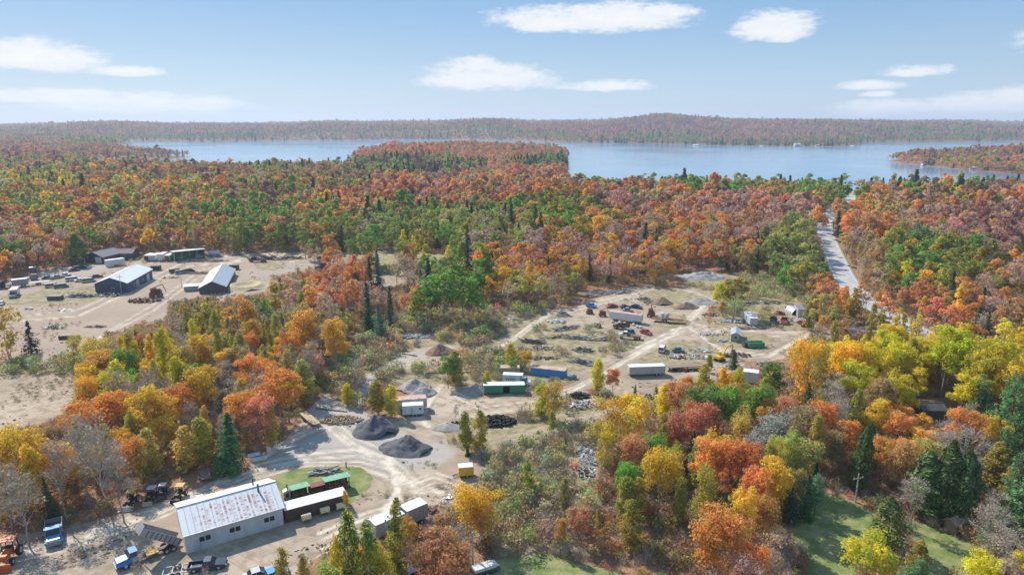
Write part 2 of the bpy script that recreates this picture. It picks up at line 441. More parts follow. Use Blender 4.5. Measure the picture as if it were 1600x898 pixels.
def build_ground():
    out = []
    def lattice(Ys, Us):
        U, Y = np.meshgrid(Us, Ys); X = U*(Y+18)
        return X, Y
    yn = [34.0]
    while yn[-1] < 420: yn.append(yn[-1]*1.0052 if yn[-1] > 80 else yn[-1]*1.02)
    yf = [yn[-1]]
    while yf[-1] < 11000: yf.append(yf[-1]*1.0085)
    nf = 401; uf = np.linspace(-1.5, 1.5, nf); uf = np.sign(uf)*np.abs(uf)**1.12; un = np.empty(2*nf-1); un[::2] = uf; un[1::2] = (uf[:-1]+uf[1:])/2
    for part, (Ys, Us) in enumerate(((np.array(yn), un), (np.array(yf), uf))):
        X, Y = lattice(Ys, Us)
        Z = height(X, Y)
        if part == 0:
            zf = height(*lattice(Ys[-1:], uf))
            Z[-1, ::2] = zf[0]; Z[-1, 1::2] = (zf[0][:-1]+zf[0][1:])/2
            X[-1, 1::2] = (X[-1, 0:-1:2]+X[-1, 2::2])/2
        px, py = project(X, Y, np.zeros_like(X))
        V = np.stack([X, Y, Z], -1).reshape(-1, 3)
        n, m = X.shape
        idx = np.arange(n*m).reshape(n, m)
        Q = np.stack([idx[:-1, :-1], idx[:-1, 1:], idx[1:, 1:], idx[1:, :-1]], -1).reshape(-1, 4)
        sa = np.maximum(sample(m_sand, px, py), sample(m_track, px, py)); gr = sample(m_grass, px, py); sc = sample(m_scrub, px, py)
        z1 = np.stack([sa, gr, sc, np.ones_like(sa)], -1).reshape(-1, 4)
        z2 = np.stack([sample(m_grey, px, py), sample(m_brown, px, py), sample(m_rut, px, py), np.ones_like(sa)], -1).reshape(-1, 4)
        z3 = sample(m_dark, px, py).reshape(-1)
        cls = np.zeros(n*m, int)
        zz = z1[:, :3]
        cls[zz[:, 2] > 0.5] = 3; cls[zz[:, 1] > 0.5] = 2; cls[zz[:, 0] > 0.5] = 1
        lake = (Z.ravel() < -0.3) & (Y.ravel() > 500); cls[lake] = 4
        fc = cls[Q[:, 0]]
        for k, nm in enumerate(('forest_floor', 'gravel_yard', 'lawn', 'scrub_ground', 'lake_bed')):
            s = fc == k
            if not s.any(): continue
            q = Q[s]; u, inv = np.unique(q, return_inverse=True)
            out.append((nm, V[u], inv.reshape(q.shape), z1[u], z2[u], z3[u]))
    for nm in ('forest_floor', 'gravel_yard', 'lawn', 'scrub_ground', 'lake_bed'):
        ps = [p for p in out if p[0] == nm]
        if not ps: continue
        off = 0; Vs = []; Qs = []
        for p in ps: Vs.append(p[1]); Qs.append(p[2]+off); off += len(p[1])
        me = quick_mesh(nm, np.concatenate(Vs), np.concatenate(Qs), GROUND)
        for an, k in (('zone', 3), ('zone_two', 4)):
            at = me.attributes.new(an, 'FLOAT_COLOR', 'POINT')
            at.data.foreach_set('color', np.concatenate([p[k] for p in ps]).astype(np.float32).ravel())
        at = me.attributes.new('rut_dark', 'FLOAT', 'POINT'); at.data.foreach_set('value', np.concatenate([p[5] for p in ps]).astype(np.float32))
        o = bpy.data.objects.new(nm, me); COL.objects.link(o); tag(o, kind='structure')
build_ground()

def build_water():
    m, g = new_mat('lake_water')
    P = g.node('ShaderNodeNewGeometry').outputs['Position']
    v = g.node('ShaderNodeVectorMath', operation='MULTIPLY', ins={0: P, 1: (1.0, 1.0, 1.0)})
    n = g.noise(v.outputs[0], 0.5, 4, 0.6)
    big = g.noise(P, 0.004, 4, 0.6)
    bmp = g.node('ShaderNodeBump', ins={'Strength': 0.12, 'Distance': 0.1, 'Height': n})
    r = g.math('ADD', 0.10, g.math('MULTIPLY', g.ramp(big, 0.35, 0.65), 0.08))
    b = g.node('ShaderNodeBsdfPrincipled', ins={'Base Color': (0.20, 0.32, 0.44, 1), 'Roughness': r, 'IOR': 1.33, 'Normal': bmp.outputs[0]})
    finish(g, b.outputs[0])
    xs = [p[0] for p in LAKE]; ys = [p[1] for p in LAKE]
    x0, x1, y0, y1 = min(xs)-100, max(xs)+100, 600, max(ys)+60
    o = mesh_object('lake_water', [(x0, y0, -0.25), (x1, y0, -0.25), (x1, y1, -0.25), (x0, y1, -0.25)], [(0, 1, 2, 3)], m)
    tag(o, kind='structure')
build_water()
# ------------------------------------------------------------------ asphalt road (a sheet laid on the ground, with painted lines)
ROAD_PX = [(1340,302),(1330,308),(1327,316),(1318,326),(1299,338),(1289,350),(1288,362),(1294,380),(1303,400),(1312,420),(1322,440),(1340,462),(1366,482),(1400,500),(1440,522),(1490,548),(1560,590)]
ROAD = [Vector(flat(*p)) for p in ROAD_PX]
def smooth_line(P, n=12):
    out = []
    for i in range(len(P)-1):
        p0, p1, p2, p3 = P[max(i-1, 0)], P[i], P[i+1], P[min(i+2, len(P)-1)]
        for k in range(n):
            t = k/n
            out.append(0.5*((2*p1)+(p2-p0)*t+(2*p0-5*p1+4*p2-p3)*t*t+(3*p1-p0-3*p2+p3)*t**3))
    return out+[P[-1]]
ROAD_S = smooth_line(ROAD)
def ribbon(name, line, off0, off1, lift, mat, dash=None, kind='structure'):
    V, F = [], []; s = 0; prev = None; run = []
    def flush(run):
        b = len(V)
        for k, (a, c) in enumerate(run): V.extend([a, c])
        for k in range(len(run)-1): F.append((b+2*k, b+2*k+1, b+2*k+3, b+2*k+2))
    for i, p in enumerate(line):
        t = (line[min(i+1, len(line)-1)]-line[max(i-1, 0)]).normalized(); n = Vector((t.y, -t.x))
        if prev is not None: s += (p-prev).length
        prev = p
        zc = road_z(p)
        a = p+n*off0; c = p+n*off1
        if dash and (s % dash[0]) > dash[1]:
            flush(run); run = []
            continue
        run.append(((a.x, a.y, zc+lift), (c.x, c.y, zc+lift)))
    flush(run)
    o = mesh_object(name, V, F, mat); tag(o, kind=kind)
    return o
_rz = {}
def road_z(p):
    k = (round(p.x, 1), round(p.y, 1))
    if k not in _rz:
        _rz[k] = max(float(height(np.array([p.x+dx]), np.array([p.y+dy]))[0]) for dx in (-5, 0, 5) for dy in (-4, 0, 4))
    return _rz[k]
def build_road():
    m, g = new_mat('asphalt')
    P = g.node('ShaderNodeNewGeometry').outputs['Position']
    n = g.noise(P, 0.25, 5, 0.6); n2 = g.noise(P, 3.0, 3)
    c = g.mix(g.ramp(n, 0.3, 0.7), (0.38, 0.37, 0.375), (0.50, 0.485, 0.485))
    c = g.mix(g.math('MULTIPLY', g.ramp(n2, 0.55, 0.75), 0.4), c, (0.24, 0.235, 0.235))
    b = g.node('ShaderNodeBsdfPrincipled', ins={'Base Color': c, 'Roughness': 0.85})
    finish(g, b.outputs[0])
    sh = flat_mat('road_gravel', (0.36, 0.29, 0.19)); 
    wl = flat_mat('road_paint', (0.75, 0.74, 0.70)); yl = flat_mat('road_paint_yellow', (0.65, 0.42, 0.08))
    zs = [road_z(p) for p in ROAD_S]
    # smooth profile
    for _ in range(20): zs = [zs[0]]+[max(zs[i], (zs[i-1]+zs[i+1])/2) if False else (zs[i-1]+zs[i]*2+zs[i+1])/4 for i in range(1, len(zs)-1)]+[zs[-1]]
    for p, z in zip(ROAD_S, zs): _rz[(round(p.x, 1), round(p.y, 1))] = z+0.35
    ribbon('road_shoulder', ROAD_S, -4.9, 4.9, 0.0, sh)
    ribbon('road', ROAD_S, -4.1, 4.1, 0.02, m)
    L = smooth_line(ROAD, 40)
    # lines follow the same profile
    for q in L:
        j = min(range(len(ROAD_S)-1), key=lambda i: (ROAD_S[i]-q).length)
        j = min(max(j, 0), len(ROAD_S)-2)
        a, b2 = ROAD_S[j], ROAD_S[j+1]; t = max(0, min(1, (q-a).dot(b2-a)/((b2-a).length_squared+1e-9)))
        if t == 0 and j > 0:
            a, b2, j = ROAD_S[j-1], ROAD_S[j], j-1; t = max(0, min(1, (q-a).dot(b2-a)/((b2-a).length_squared+1e-9)))
        za = _rz[(round(a.x, 1), round(a.y, 1))]; zb = _rz[(round(b2.x, 1), round(b2.y, 1))]
        _rz[(round(q.x, 1), round(q.y, 1))] = za*(1-t)+zb*t
    ribbon('road_edge_line', L, -3.8, -3.66, 0.045, wl); ribbon('road_edge_line', L, 3.66, 3.8, 0.045, wl)
    ribbon('road_centre_line', L, -0.1, 0.1, 0.045, yl, dash=(9.0, 4.5))
def flat_mat(name, c, rough=0.8, metal=0.0, var=0.15):
    if name in MATS: return MATS[name]
    m, g = new_mat(name)
    P = g.node('ShaderNodeNewGeometry').outputs['Position']
    n = g.noise(P, 1.2, 4, 0.65)
    col = g.mix(g.ramp(n, 0.3, 0.7), tuple(x*(1-var) for x in c), tuple(min(1, x*(1+var)) for x in c))
    b = g.node('ShaderNodeBsdfPrincipled', ins={'Base Color': col, 'Roughness': rough, 'Metallic': metal})
    finish(g, b.outputs[0]); MATS[name] = m
    return m
build_road()

# ------------------------------------------------------------------ foliage materials
def leaf_material(name, needle=False):
    m, g = new_mat(name)
    t1 = g.attr('tint', 'INSTANCER').outputs['Color']; t2 = g.attr('tint_two', 'INSTANCER').outputs['Color']
    ob = g.node('ShaderNodeTexCoord').outputs['Object']
    rnd = g.node('ShaderNodeObjectInfo').outputs['Random']
    ob2 = g.node('ShaderNodeVectorMath', operation='ADD', ins={0: ob, 1: (0, 0, 0)})
    sc = g.node('ShaderNodeCombineXYZ', ins={0: g.math('MULTIPLY', rnd, 50.0), 1: g.math('MULTIPLY', rnd, 31.0), 2: 0.0})
    g.l.new(sc.outputs[0], ob2.inputs[1])
    n = g.noise(ob2.outputs[0], 0.45, 3, 0.6)
    sh = g.attr('shade').outputs['Fac']
    c = g.mix(g.ramp(g.math('ADD', n, g.math('MULTIPLY', g.math('SUBTRACT', sh, 0.5), 0.25)), 0.42, 0.62), t1, t2)
    hv = g.node('ShaderNodeHueSaturation', ins={0: g.math('ADD', 0.485, g.math('MULTIPLY', sh, 0.03)), 1: 1.0, 2: g.math('ADD', 0.78, g.math('MULTIPLY', sh, 0.66)), 4: c})
    d = g.node('ShaderNodeBsdfDiffuse', ins={0: hv.outputs[0]})
    tr = g.node('ShaderNodeBsdfTranslucent', ins={0: hv.outputs[0]})
    mx = g.node('ShaderNodeMixShader', ins={0: 0.28 if needle else 0.5, 1: d.outputs[0], 2: tr.outputs[0]})
    finish(g, mx.outputs[0])
    return m
LEAF = leaf_material('autumn_leaves'); NEEDLE = leaf_material('needles', True)
def bark_mat(name, a, b):
    m, g = new_mat(name)
    ob = g.node('ShaderNodeTexCoord').outputs['Object']
    v = g.node('ShaderNodeVectorMath', operation='MULTIPLY', ins={0: ob, 1: (3, 3, 1.1)})
    n = g.noise(v.outputs[0], 1.3, 4, 0.7)
    c = g.mix(g.ramp(n, 0.35, 0.65), a, b)
    finish(g, g.node('ShaderNodeBsdfPrincipled', ins={'Base Color': c, 'Roughness': 0.9}).outputs[0])
    return m
BARK = bark_mat('grey_bark', (0.22, 0.185, 0.16), (0.40, 0.36, 0.32))
PALE_BARK = bark_mat('pale_birch_bark', (0.30, 0.26, 0.22), (0.62, 0.58, 0.52))
TWIG = bark_mat('twig_bark', (0.34, 0.275, 0.245), (0.52, 0.45, 0.40))
DARK_BARK = bark_mat('conifer_bark', (0.10, 0.075, 0.06), (0.19, 0.15, 0.12))

# ------------------------------------------------------------------ tree shapes
def unit(n, r): 
    v = r.normal(size=(n, 3)); return v/np.linalg.norm(v, axis=1)[:, None]
def leaf_faces(C, N, size, r, aspect=0.75):
    """a small folded quad at each centre, facing roughly along N"""
    n = len(C)
    N = N+r.normal(size=(n, 3))*0.55; N /= np.linalg.norm(N, axis=1)[:, None]
    A = np.cross(N, unit(n, r)); A /= np.linalg.norm(A, axis=1)[:, None]+1e-9
    B = np.cross(N, A)
    s = size*(0.4+1.25*r.random(n)**1.5)[:, None]
    V = np.stack([C-A*s*0.5, C-B*s*0.5*aspect+N*s*0.1, C+A*s*0.5, C+B*s*0.5*aspect+N*s*0.1], 1)
    return V.reshape(-1, 3), np.arange(4*n).reshape(n, 4)
def tubes(paths, sides=5):
    """tapered limbs: [(points, radii)]"""
    V, F = [], []
    off = 0
    for P, rad in paths:
        P = np.asarray(P, float); n = len(P)
        T = np.gradient(P, axis=0); T /= np.linalg.norm(T, axis=1)[:, None]+1e-9
        up = np.array([0.31, 0.17, 0.94]) if abs(T[0, 2]) < 0.8 else np.array([1.0, 0.1, 0])
        A = np.cross(T, up); A /= np.linalg.norm(A, axis=1)[:, None]+1e-9; B = np.cross(T, A)
        an = np.arange(sides)/sides*2*pi
        ring = P[:, None]+(A[:, None]*np.cos(an)[None, :, None]+B[:, None]*np.sin(an)[None, :, None])*np.asarray(rad)[:, None, None]
        V.append(ring.reshape(-1, 3))
        for k in range(n-1):
            a = off+k*sides+np.arange(sides); b = off+k*sides+(np.arange(sides)+1) % sides
            F.append(np.stack([a, b, b+sides, a+sides], 1))
        off += n*sides
    return np.concatenate(V), np.concatenate(F)
def limb(a, b, r0, r1, r, bend=0.15, n=4):
    a = np.asarray(a, float); b = np.asarray(b, float); L = np.linalg.norm(b-a)
    t = np.linspace(0, 1, n)[:, None]
    mid = r.normal(size=3)*L*bend*0.5; mid[2] -= L*bend*0.4
    P = a*(1-t)+b*t+mid*(4*t*(1-t))*0.5
    return P, r0*(1-t[:, 0])+r1*t[:, 0]
def finish_mesh(name, V, Q, mat, shade=None):
    me = quick_mesh(name, V, Q, mat, smooth=False)
    if shade is not None:
        at = me.attributes.new('shade', 'FLOAT', 'FACE'); at.data.foreach_set('value', shade.astype(np.float32))
    return me

def broadleaf(seed, h=14., rx=3.9, base=0.32, lobes=26, leaves=95, leaf=0.42, twigs=0, shape='round', thin=1.0, bark=BARK, stems=1, limb_sides=5):
    r = np.random.default_rng(seed)
    zc = h*(base+1)/2; rz = h*(1-base)/2
    lob = []
    for i in range(lobes):
        for _ in range(30):
            d = unit(1, r)[0]
            if d[2] < -0.75: continue
            k = (0.35+0.5*r.random()) if i > lobes*0.25 else 0.78
            if shape == 'round': p = np.array([d[0]*rx*k, d[1]*rx*k, zc+d[2]*rz*k])
            elif shape == 'tall':
                z = r.random(); w = sin(pi*min(1, 0.16+z*0.84))**0.8*(1-0.25*z)+0.08
                a = r.random()*2*pi; q = r.random()**0.5*0.7
                p = np.array([cos(a)*rx*w*q, sin(a)*rx*w*q, h*base+z*h*(1-base)*0.93])
            elif shape == 'fan':
                z = r.random()**0.7; w = 0.3+0.7*z if z < 0.8 else 1-1.6*(z-0.8)
                a = r.random()*2*pi; q = r.random()**0.5*0.85
                p = np.array([cos(a)*rx*w*q, sin(a)*rx*w*q, h*base+z*h*(1-base)*0.9])
            if all(np.linalg.norm((p-q2[0])/[1, 1, 1.1]) > 0.62*q2[1] for q2 in lob): break
        s = (rx*0.36 if shape != 'tall' else rx*0.32)*(0.5+0.95*r.random())
        lob.append((p, s))
    C, N = [], []
    for p, s in lob:
        n = int(leaves*(s/(rx*0.36))**1.6*thin*(0.5+r.random()))
        d = unit(n, r); d[:, 2] = np.where(d[:, 2] < -0.45, -d[:, 2], d[:, 2])
        rad = s*(0.45+0.62*r.random(n)**0.6)
        sq = np.array([1, 1, 0.85 if shape == 'round' else 1.25])
        # each lobe is itself a few sprays, so its outline is broken
        sub = unit(6, r); dd = np.max(d@sub.T, axis=1); rad = rad*(0.45+0.75*dd**2)
        C.append(p+d*rad[:, None]*sq); N.append(d+np.array([0, 0, 0.35]))
    C = np.concatenate(C); N = np.concatenate(N)
    V, Q = leaf_faces(C, N, leaf, r)
    crown = finish_mesh('crown', V, Q, LEAF, np.clip(0.5+r.normal(size=len(Q))*0.23, 0, 1))
    # wood
    paths = []
    tr = h*0.011
    tops = []
    for s in range(stems):
        a = s/stems*2*pi+r.random(); sp = 0 if stems == 1 else rx*0.35
        top = np.array([cos(a)*sp+r.normal()*0.3, sin(a)*sp+r.normal()*0.3, h*0.9])
        b0 = np.array([cos(a)*0.25*(stems > 1), sin(a)*0.25*(stems > 1), -0.5])
        P = np.array([b0*(1-t)+top*t+np.array([r.normal()*0.12, r.normal()*0.12, 0]) for t in np.linspace(0, 1, 7)])
        P[0] = b0
        rad = tr*(1.25-np.linspace(0, 1, 7)**0.8*1.15)*(1 if stems == 1 else 0.7)
        rad[0] *= 1.3
        paths.append((P, rad)); tops.append(P)
    for p, s in lob:
        P = tops[int(r.integers(stems))]
        z0 = max(h*base*0.7, p[2]-(0.5+0.6*r.random())*np.hypot(p[0], p[1])-h*0.08)
        t = np.clip((z0+0.5)/(h*0.9+0.5), 0, 1)*6; i = min(int(t), 5); f = t-i
        a = P[i]*(1-f)+P[i+1]*f
        paths.append(limb(a, p, tr*0.42, tr*0.08, r, 0.2))
    V, Q = tubes(paths, limb_sides)
    sets = [(V, Q)]
    if twigs:
        # fine twigs radiating from every limb end: thin blades, four points each
        tv = []
        for p, s in lob:
            n = int(twigs*(0.6+0.8*r.random()))
            d = unit(n, r); d[:, 2] = np.abs(d[:, 2])*0.9+0.1*d[:, 2]
            d[:, :2] += (p[:2]/(rx+1e-6))*0.5
            d /= np.linalg.norm(d, axis=1)[:, None]
            st = p+unit(n, r)*s*0.35*r.random((n, 1)); L = s*(0.7+0.9*r.random(n))[:, None]
            w = np.cross(d, unit(n, r)); w /= np.linalg.norm(w, axis=1)[:, None]+1e-9
            wd = 0.032*h/14
            mid = st+d*L*0.5+unit(n, r)*L*0.08
            tv.append(np.stack([st-w*wd, mid-w*wd*0.8, st+d*L, mid+w*wd*0.8], 1))
        tv = np.concatenate(tv); n = len(tv)
        sets.append((tv.reshape(-1, 3), np.arange(4*n).reshape(n, 4)))
    V = np.concatenate([s[0] for s in sets]); offs = np.cumsum([0]+[len(s[0]) for s in sets[:-1]])
    nq = [len(s[1]) for s in sets]
    Q = np.concatenate([s[1]+o for s, o in zip(sets, offs)])
    trunk = quick_mesh('trunk', V, Q, bark, smooth=False)
    if twigs:
        trunk.materials.append(TWIG)
        trunk.polygons.foreach_set('material_index', np.repeat(np.arange(len(nq)), nq).astype(np.int32))
    return crown, trunk, h, rx

def conifer(seed, h=15., rx=2.9, style='spruce', dens=1.0, leaf=0.5):
    r = np.random.default_rng(seed)
    C, N, S, paths = [], [], [], []
    paths.append((np.array([[0, 0, -0.5], [r.normal()*0.1, r.normal()*0.1, h*0.5], [0, 0, h*0.98]]), np.array([h*0.014, h*0.008, 0.02])))
    V, Q = [], []
    off = 0
    if style == 'cedar':
        n = int(1900*dens)
        z = r.random(n)**0.9; a = r.random(n)*2*pi
        w = np.sin(pi*np.clip(z*0.86+0.14, 0, 1))**0.62*(1-0.25*z)
        lump = 0.8+0.28*np.sin(a*3+z*9+seed)*np.cos(a*2-z*13)
        q = (0.72+0.34*r.random(n))*lump
        C = np.stack([np.cos(a)*rx*w*q, np.sin(a)*rx*w*q, h*(0.04+0.96*z)], 1)
        N = np.stack([np.cos(a), np.sin(a), 0.5+0*a], 1)
        V, Q = leaf_faces(C, N, leaf*1.15, r, 0.6)
    else:
        lev = int((26 if style == 'spruce' else 13)*1)
        cs = []
        for i in range(lev):
            t = (i+0.5)/lev
            z = h*(0.07+0.92*t) if style == 'spruce' else h*(0.2+0.78*t)
            R_ = rx*(1-t)**0.85+0.12 if style == 'spruce' else rx*(1-t*t)**0.6*(0.6+0.6*r.random())+0.3
            nb = int((11 if style == 'spruce' else 7)*(0.45+0.55*R_/rx)*dens)+3
            for b in range(nb):
                a = r.random()*2*pi; L = R_*(0.72+0.45*r.random())
                m = max(3, int(L/(0.36 if style == 'spruce' else 0.42)*dens**0.5))
                tt = (np.arange(m)+0.6)/m
                droop = (-0.32*tt-0.1*tt*tt+0.18*tt**3) if style == 'spruce' else (0.18*tt+0.12*tt*tt)
                wdt = (0.34 if style == 'spruce' else 0.30)*L*(1.05-tt*0.75)
                for sgn in ((-1, 1, 0) if style == 'spruce' else (-1, 1, 0, 0)):
                    jx = (r.random(m)-0.5)*0.3
                    lat = sgn*wdt*(0.5+0.4*r.random(m))+r.normal(size=m)*0.1
                    x = np.cos(a)*L*tt-np.sin(a)*lat; y = np.sin(a)*L*tt+np.cos(a)*lat
                    zz = z+L*droop+jx*0.6-(abs(sgn)*0.08) if style == 'spruce' else z+L*droop+r.normal(size=m)*0.22
                    keep = np.ones(m, bool) if style == 'spruce' else tt > 0.35
                    cs.append(np.stack([x, y, zz], 1)[keep])
                if style != 'spruce':
                    paths.append(limb((0, 0, z), (cos(a)*L*0.85, sin(a)*L*0.85, z+L*0.25), 0.05, 0.015, r, 0.1, 3))
        C = np.concatenate(cs); n = len(C)
        N = np.stack([C[:, 0]*0.35, C[:, 1]*0.35, np.full(n, 0.9)], 1)
        V, Q = leaf_faces(C, N, leaf, r, 0.62)
    crown = finish_mesh('crown', V, Q, NEEDLE, np.clip(0.5+r.normal(size=len(Q))*0.22, 0, 1))
    TV, TQ = tubes(paths, 5)
    trunk = quick_mesh('trunk', TV, TQ, DARK_BARK, smooth=False)
    return crown, trunk, h, rx

def shrub_mesh(seed, h=1.9, rx=1.5, leaves=130, leaf=0.26, stalks=22):
    r = np.random.default_rng(seed)
    n = leaves; k = r.integers(3, 6); lobp = np.stack([(r.random(k)-0.5)*rx*1.1, (r.random(k)-0.5)*rx*1.1, h*(0.35+0.35*r.random(k))], 1)
    li = r.integers(k, size=n); d = unit(n, r); d[:, 2] = np.abs(d[:, 2])
    C = lobp[li]+d*(0.5+0.6*r.random((n, 1)))*rx*0.5*np.array([1, 1, 0.9])
    V, Q = leaf_faces(C, d, leaf, r)
    sh = np.clip(0.5+r.normal(size=len(Q))*0.25, 0, 1)
    st = np.stack([(r.random(stalks)-0.5)*rx*0.7, (r.random(stalks)-0.5)*rx*0.7, np.zeros(stalks)-0.1], 1)
    e = st*1.9+np.stack([r.normal(size=stalks)*0.3, r.normal(size=stalks)*0.3, h*(0.6+0.6*r.random(stalks))], 1)
    w = np.array([0.025, 0.012, 0.0]); mid = (st+e)/2
    T = np.stack([st-w, mid-w*0.7, e, mid+w*0.7], 1)
    V = np.concatenate([V, T.reshape(-1, 3)]); Q = np.concatenate([Q, len(Q)*4+np.arange(4*stalks).reshape(-1, 4)])
    me = quick_mesh('shrub', V, Q, LEAF, smooth=False); me.materials.append(TWIG)
    me.polygons.foreach_set('material_index', np.r_[np.zeros(n, np.int32), np.ones(stalks, np.int32)])
    at = me.attributes.new('shade', 'FLOAT', 'FACE'); at.data.foreach_set('value', np.r_[sh, np.full(stalks, 0.5)].astype(np.float32))
    return me

def join_pair(name, pair):
    """crown and trunk in one mesh, for trees too small in the picture to show parts"""
    crown, trunk = pair[0], pair[1]
    def arr(me):
        V = np.empty(len(me.vertices)*3, np.float32); me.vertices.foreach_get('co', V)
        L = np.empty(len(me.loops), np.int32); me.loops.foreach_get('vertex_index', L)
        M = np.empty(len(me.polygons), np.int32); me.polygons.foreach_get('material_index', M)
        return V.reshape(-1, 3), L.reshape(-1, 4), M
    V1, Q1, M1 = arr(crown); V2, Q2, M2 = arr(trunk)
    me = quick_mesh(name, np.concatenate([V1, V2]), np.concatenate([Q1, Q2+len(V1)]), crown.materials[0], smooth=False)
    for m in trunk.materials: me.materials.append(m)
    me.polygons.foreach_set('material_index', np.r_[M1, M2+1].astype(np.int32))
    sh = np.empty(len(crown.polygons), np.float32); crown.attributes['shade'].data.foreach_get('value', sh)
    at = me.attributes.new('shade', 'FLOAT', 'FACE'); at.data.foreach_set('value', np.r_[sh, np.full(len(Q2), 0.5, np.float32)])
    return me

def family(lod):
    """lod 0 near, 1 middle, 2 far"""
    k = [1.55, 0.50, 0.13][lod]; lf = [0.33, 0.54, 0.98][lod]; lb = [28, 16, 8][lod]; tw = [16, 7, 0][lod]; sd = [5, 4, 3][lod]
    def B(seed, **kw):
        lobes = kw.pop('lobes', lb); lv = kw.pop('leaves', 150)
        return broadleaf(seed, lobes=max(5, int(lobes)), leaves=max(8, lv*k*28/lb*(0.9 if lod else 1)), leaf=lf*kw.pop('lk', 1.0), twigs=kw.pop('twigs', 0), limb_sides=sd, **kw)
    c = [1.0, 0.45, 0.14][lod]
    F = {}
    F['maple'] = [B(10+s, h=13+s % 3, rx=3.9+0.4*(s % 2), base=0.24, twigs=tw//3) for s in range([4, 3, 3][lod])]
    F['thin'] = [B(30+s, h=14, rx=3.7, base=0.28, thin=0.34, twigs=int(tw*1.7)+3*(lod == 2)) for s in range([3, 3, 2][lod])]
    F['bare'] = [B(40+s, h=14, rx=3.2, base=0.22, thin=0.07, twigs=int(tw*2.2)+5*(lod == 2), bark=PALE_BARK if s == 1 else BARK) for s in range([3, 2, 2][lod])]
    F['tall'] = [B(50+s, h=14, rx=2.7, base=0.10, shape='tall', leaves=70, lobes=lb*2.1, twigs=tw//3, bark=PALE_BARK) for s in range([4, 3, 2][lod])]
    F['fan'] = [B(60+s, h=13, rx=4.2, base=0.16, shape='fan', stems=3, leaves=120, thin=0.85, twigs=tw//2, bark=PALE_BARK) for s in range([3, 2, 2][lod])]
    F['spruce'] = [conifer(70+s, 15, 2.7+0.3*s, 'spruce', c, [0.42, 0.62, 1.1][lod]) for s in range([3, 2, 2][lod])]
    F['pine'] = [conifer(80+s, 16, 3.7, 'pine', c*1.7, [0.40, 0.6, 1.1][lod]) for s in range([3, 2, 2][lod])]
    F['cedar'] = [conifer(90+s, 11, 2.3+0.6*s, 'cedar', c*1.25, [0.40, 0.62, 1.0][lod]) for s in range([2, 2, 1][lod])]
    return F
FAM = [family(0), family(1), family(2)]

# ------------------------------------------------------------------ what grows where
# code: (mesh family, tint, second tint, kind name, colour word)
K = {
 'MO': ('maple', (0.74,0.41,0.11), (0.70,0.32,0.10), 'maple_tree', 'orange'),
 'MR': ('maple', (0.66,0.27,0.15), (0.68,0.36,0.18), 'maple_tree', 'red'),
 'MU': ('maple', (0.56,0.31,0.15), (0.62,0.36,0.15), 'maple_tree', 'rust coloured'),
 'MP': ('thin', (0.56,0.34,0.24), (0.50,0.37,0.29), 'thin_maple_tree', 'half bare russet'),
 'MY': ('maple', (0.78,0.55,0.07), (0.74,0.43,0.07), 'maple_tree', 'golden'),
 'MG': ('maple', (0.20,0.25,0.07), (0.62,0.44,0.05), 'maple_tree', 'green and gold'),
 'MT': ('maple', (0.52,0.36,0.17), (0.42,0.29,0.14), 'maple_tree', 'tan'),
 'AY': ('tall', (0.80,0.62,0.05), (0.62,0.54,0.06), 'aspen_tree', 'yellow'),
 'AG': ('tall', (0.50,0.43,0.09), (0.34,0.33,0.08), 'aspen_tree', 'yellow green'),
 'AO': ('tall', (0.52,0.45,0.12), (0.58,0.44,0.12), 'aspen_tree', 'ochre'),
 'BY': ('fan', (0.78,0.54,0.05), (0.64,0.50,0.06), 'birch_tree', 'gold'),
 'BG': ('fan', (0.52,0.48,0.10), (0.55,0.38,0.08), 'birch_tree', 'olive gold'),
 'BE': ('maple', (0.34,0.18,0.155), (0.40,0.23,0.16), 'beech_tree', 'dull purple brown'),
 'YB': ('maple', (0.80,0.64,0.05), (0.56,0.52,0.07), 'linden_tree', 'bright yellow'),
 'GG': ('maple', (0.17,0.31,0.07), (0.29,0.42,0.09), 'ash_tree', 'dark green'),
 'GL': ('maple', (0.36,0.42,0.11), (0.26,0.33,0.09), 'ash_tree', 'light green'),
 'GO': ('maple', (0.42,0.42,0.13), (0.52,0.46,0.14), 'ash_tree', 'olive'),
 'GT': ('tall', (0.16,0.28,0.06), (0.62,0.57,0.08), 'poplar_tree', 'green'),
 'BB': ('bare', (0.48,0.37,0.25), (0.42,0.34,0.22), 'bare_tree', 'bare grey'),
 'BS': ('thin', (0.46,0.46,0.42), (0.38,0.38,0.34), 'willow_tree', 'silvery'),
 'SP': ('spruce', (0.06,0.12,0.07), (0.08,0.15,0.08), 'spruce_tree', 'dark'),
 'SB': ('spruce', (0.18,0.25,0.19), (0.14,0.21,0.16), 'spruce_tree', 'blue green'),
 'PI': ('pine', (0.12,0.24,0.11), (0.16,0.30,0.12), 'pine_tree', 'green'),
 'WP': ('spruce', (0.08,0.20,0.09), (0.13,0.27,0.10), 'pine_tree', 'bright green'),
 'CE': ('cedar', (0.11,0.18,0.065), (0.15,0.20,0.07), 'cedar_tree', 'dark green'),
 'CO': ('cedar', (0.22,0.24,0.08), (0.18,0.21,0.07), 'cedar_tree', 'olive'),
}
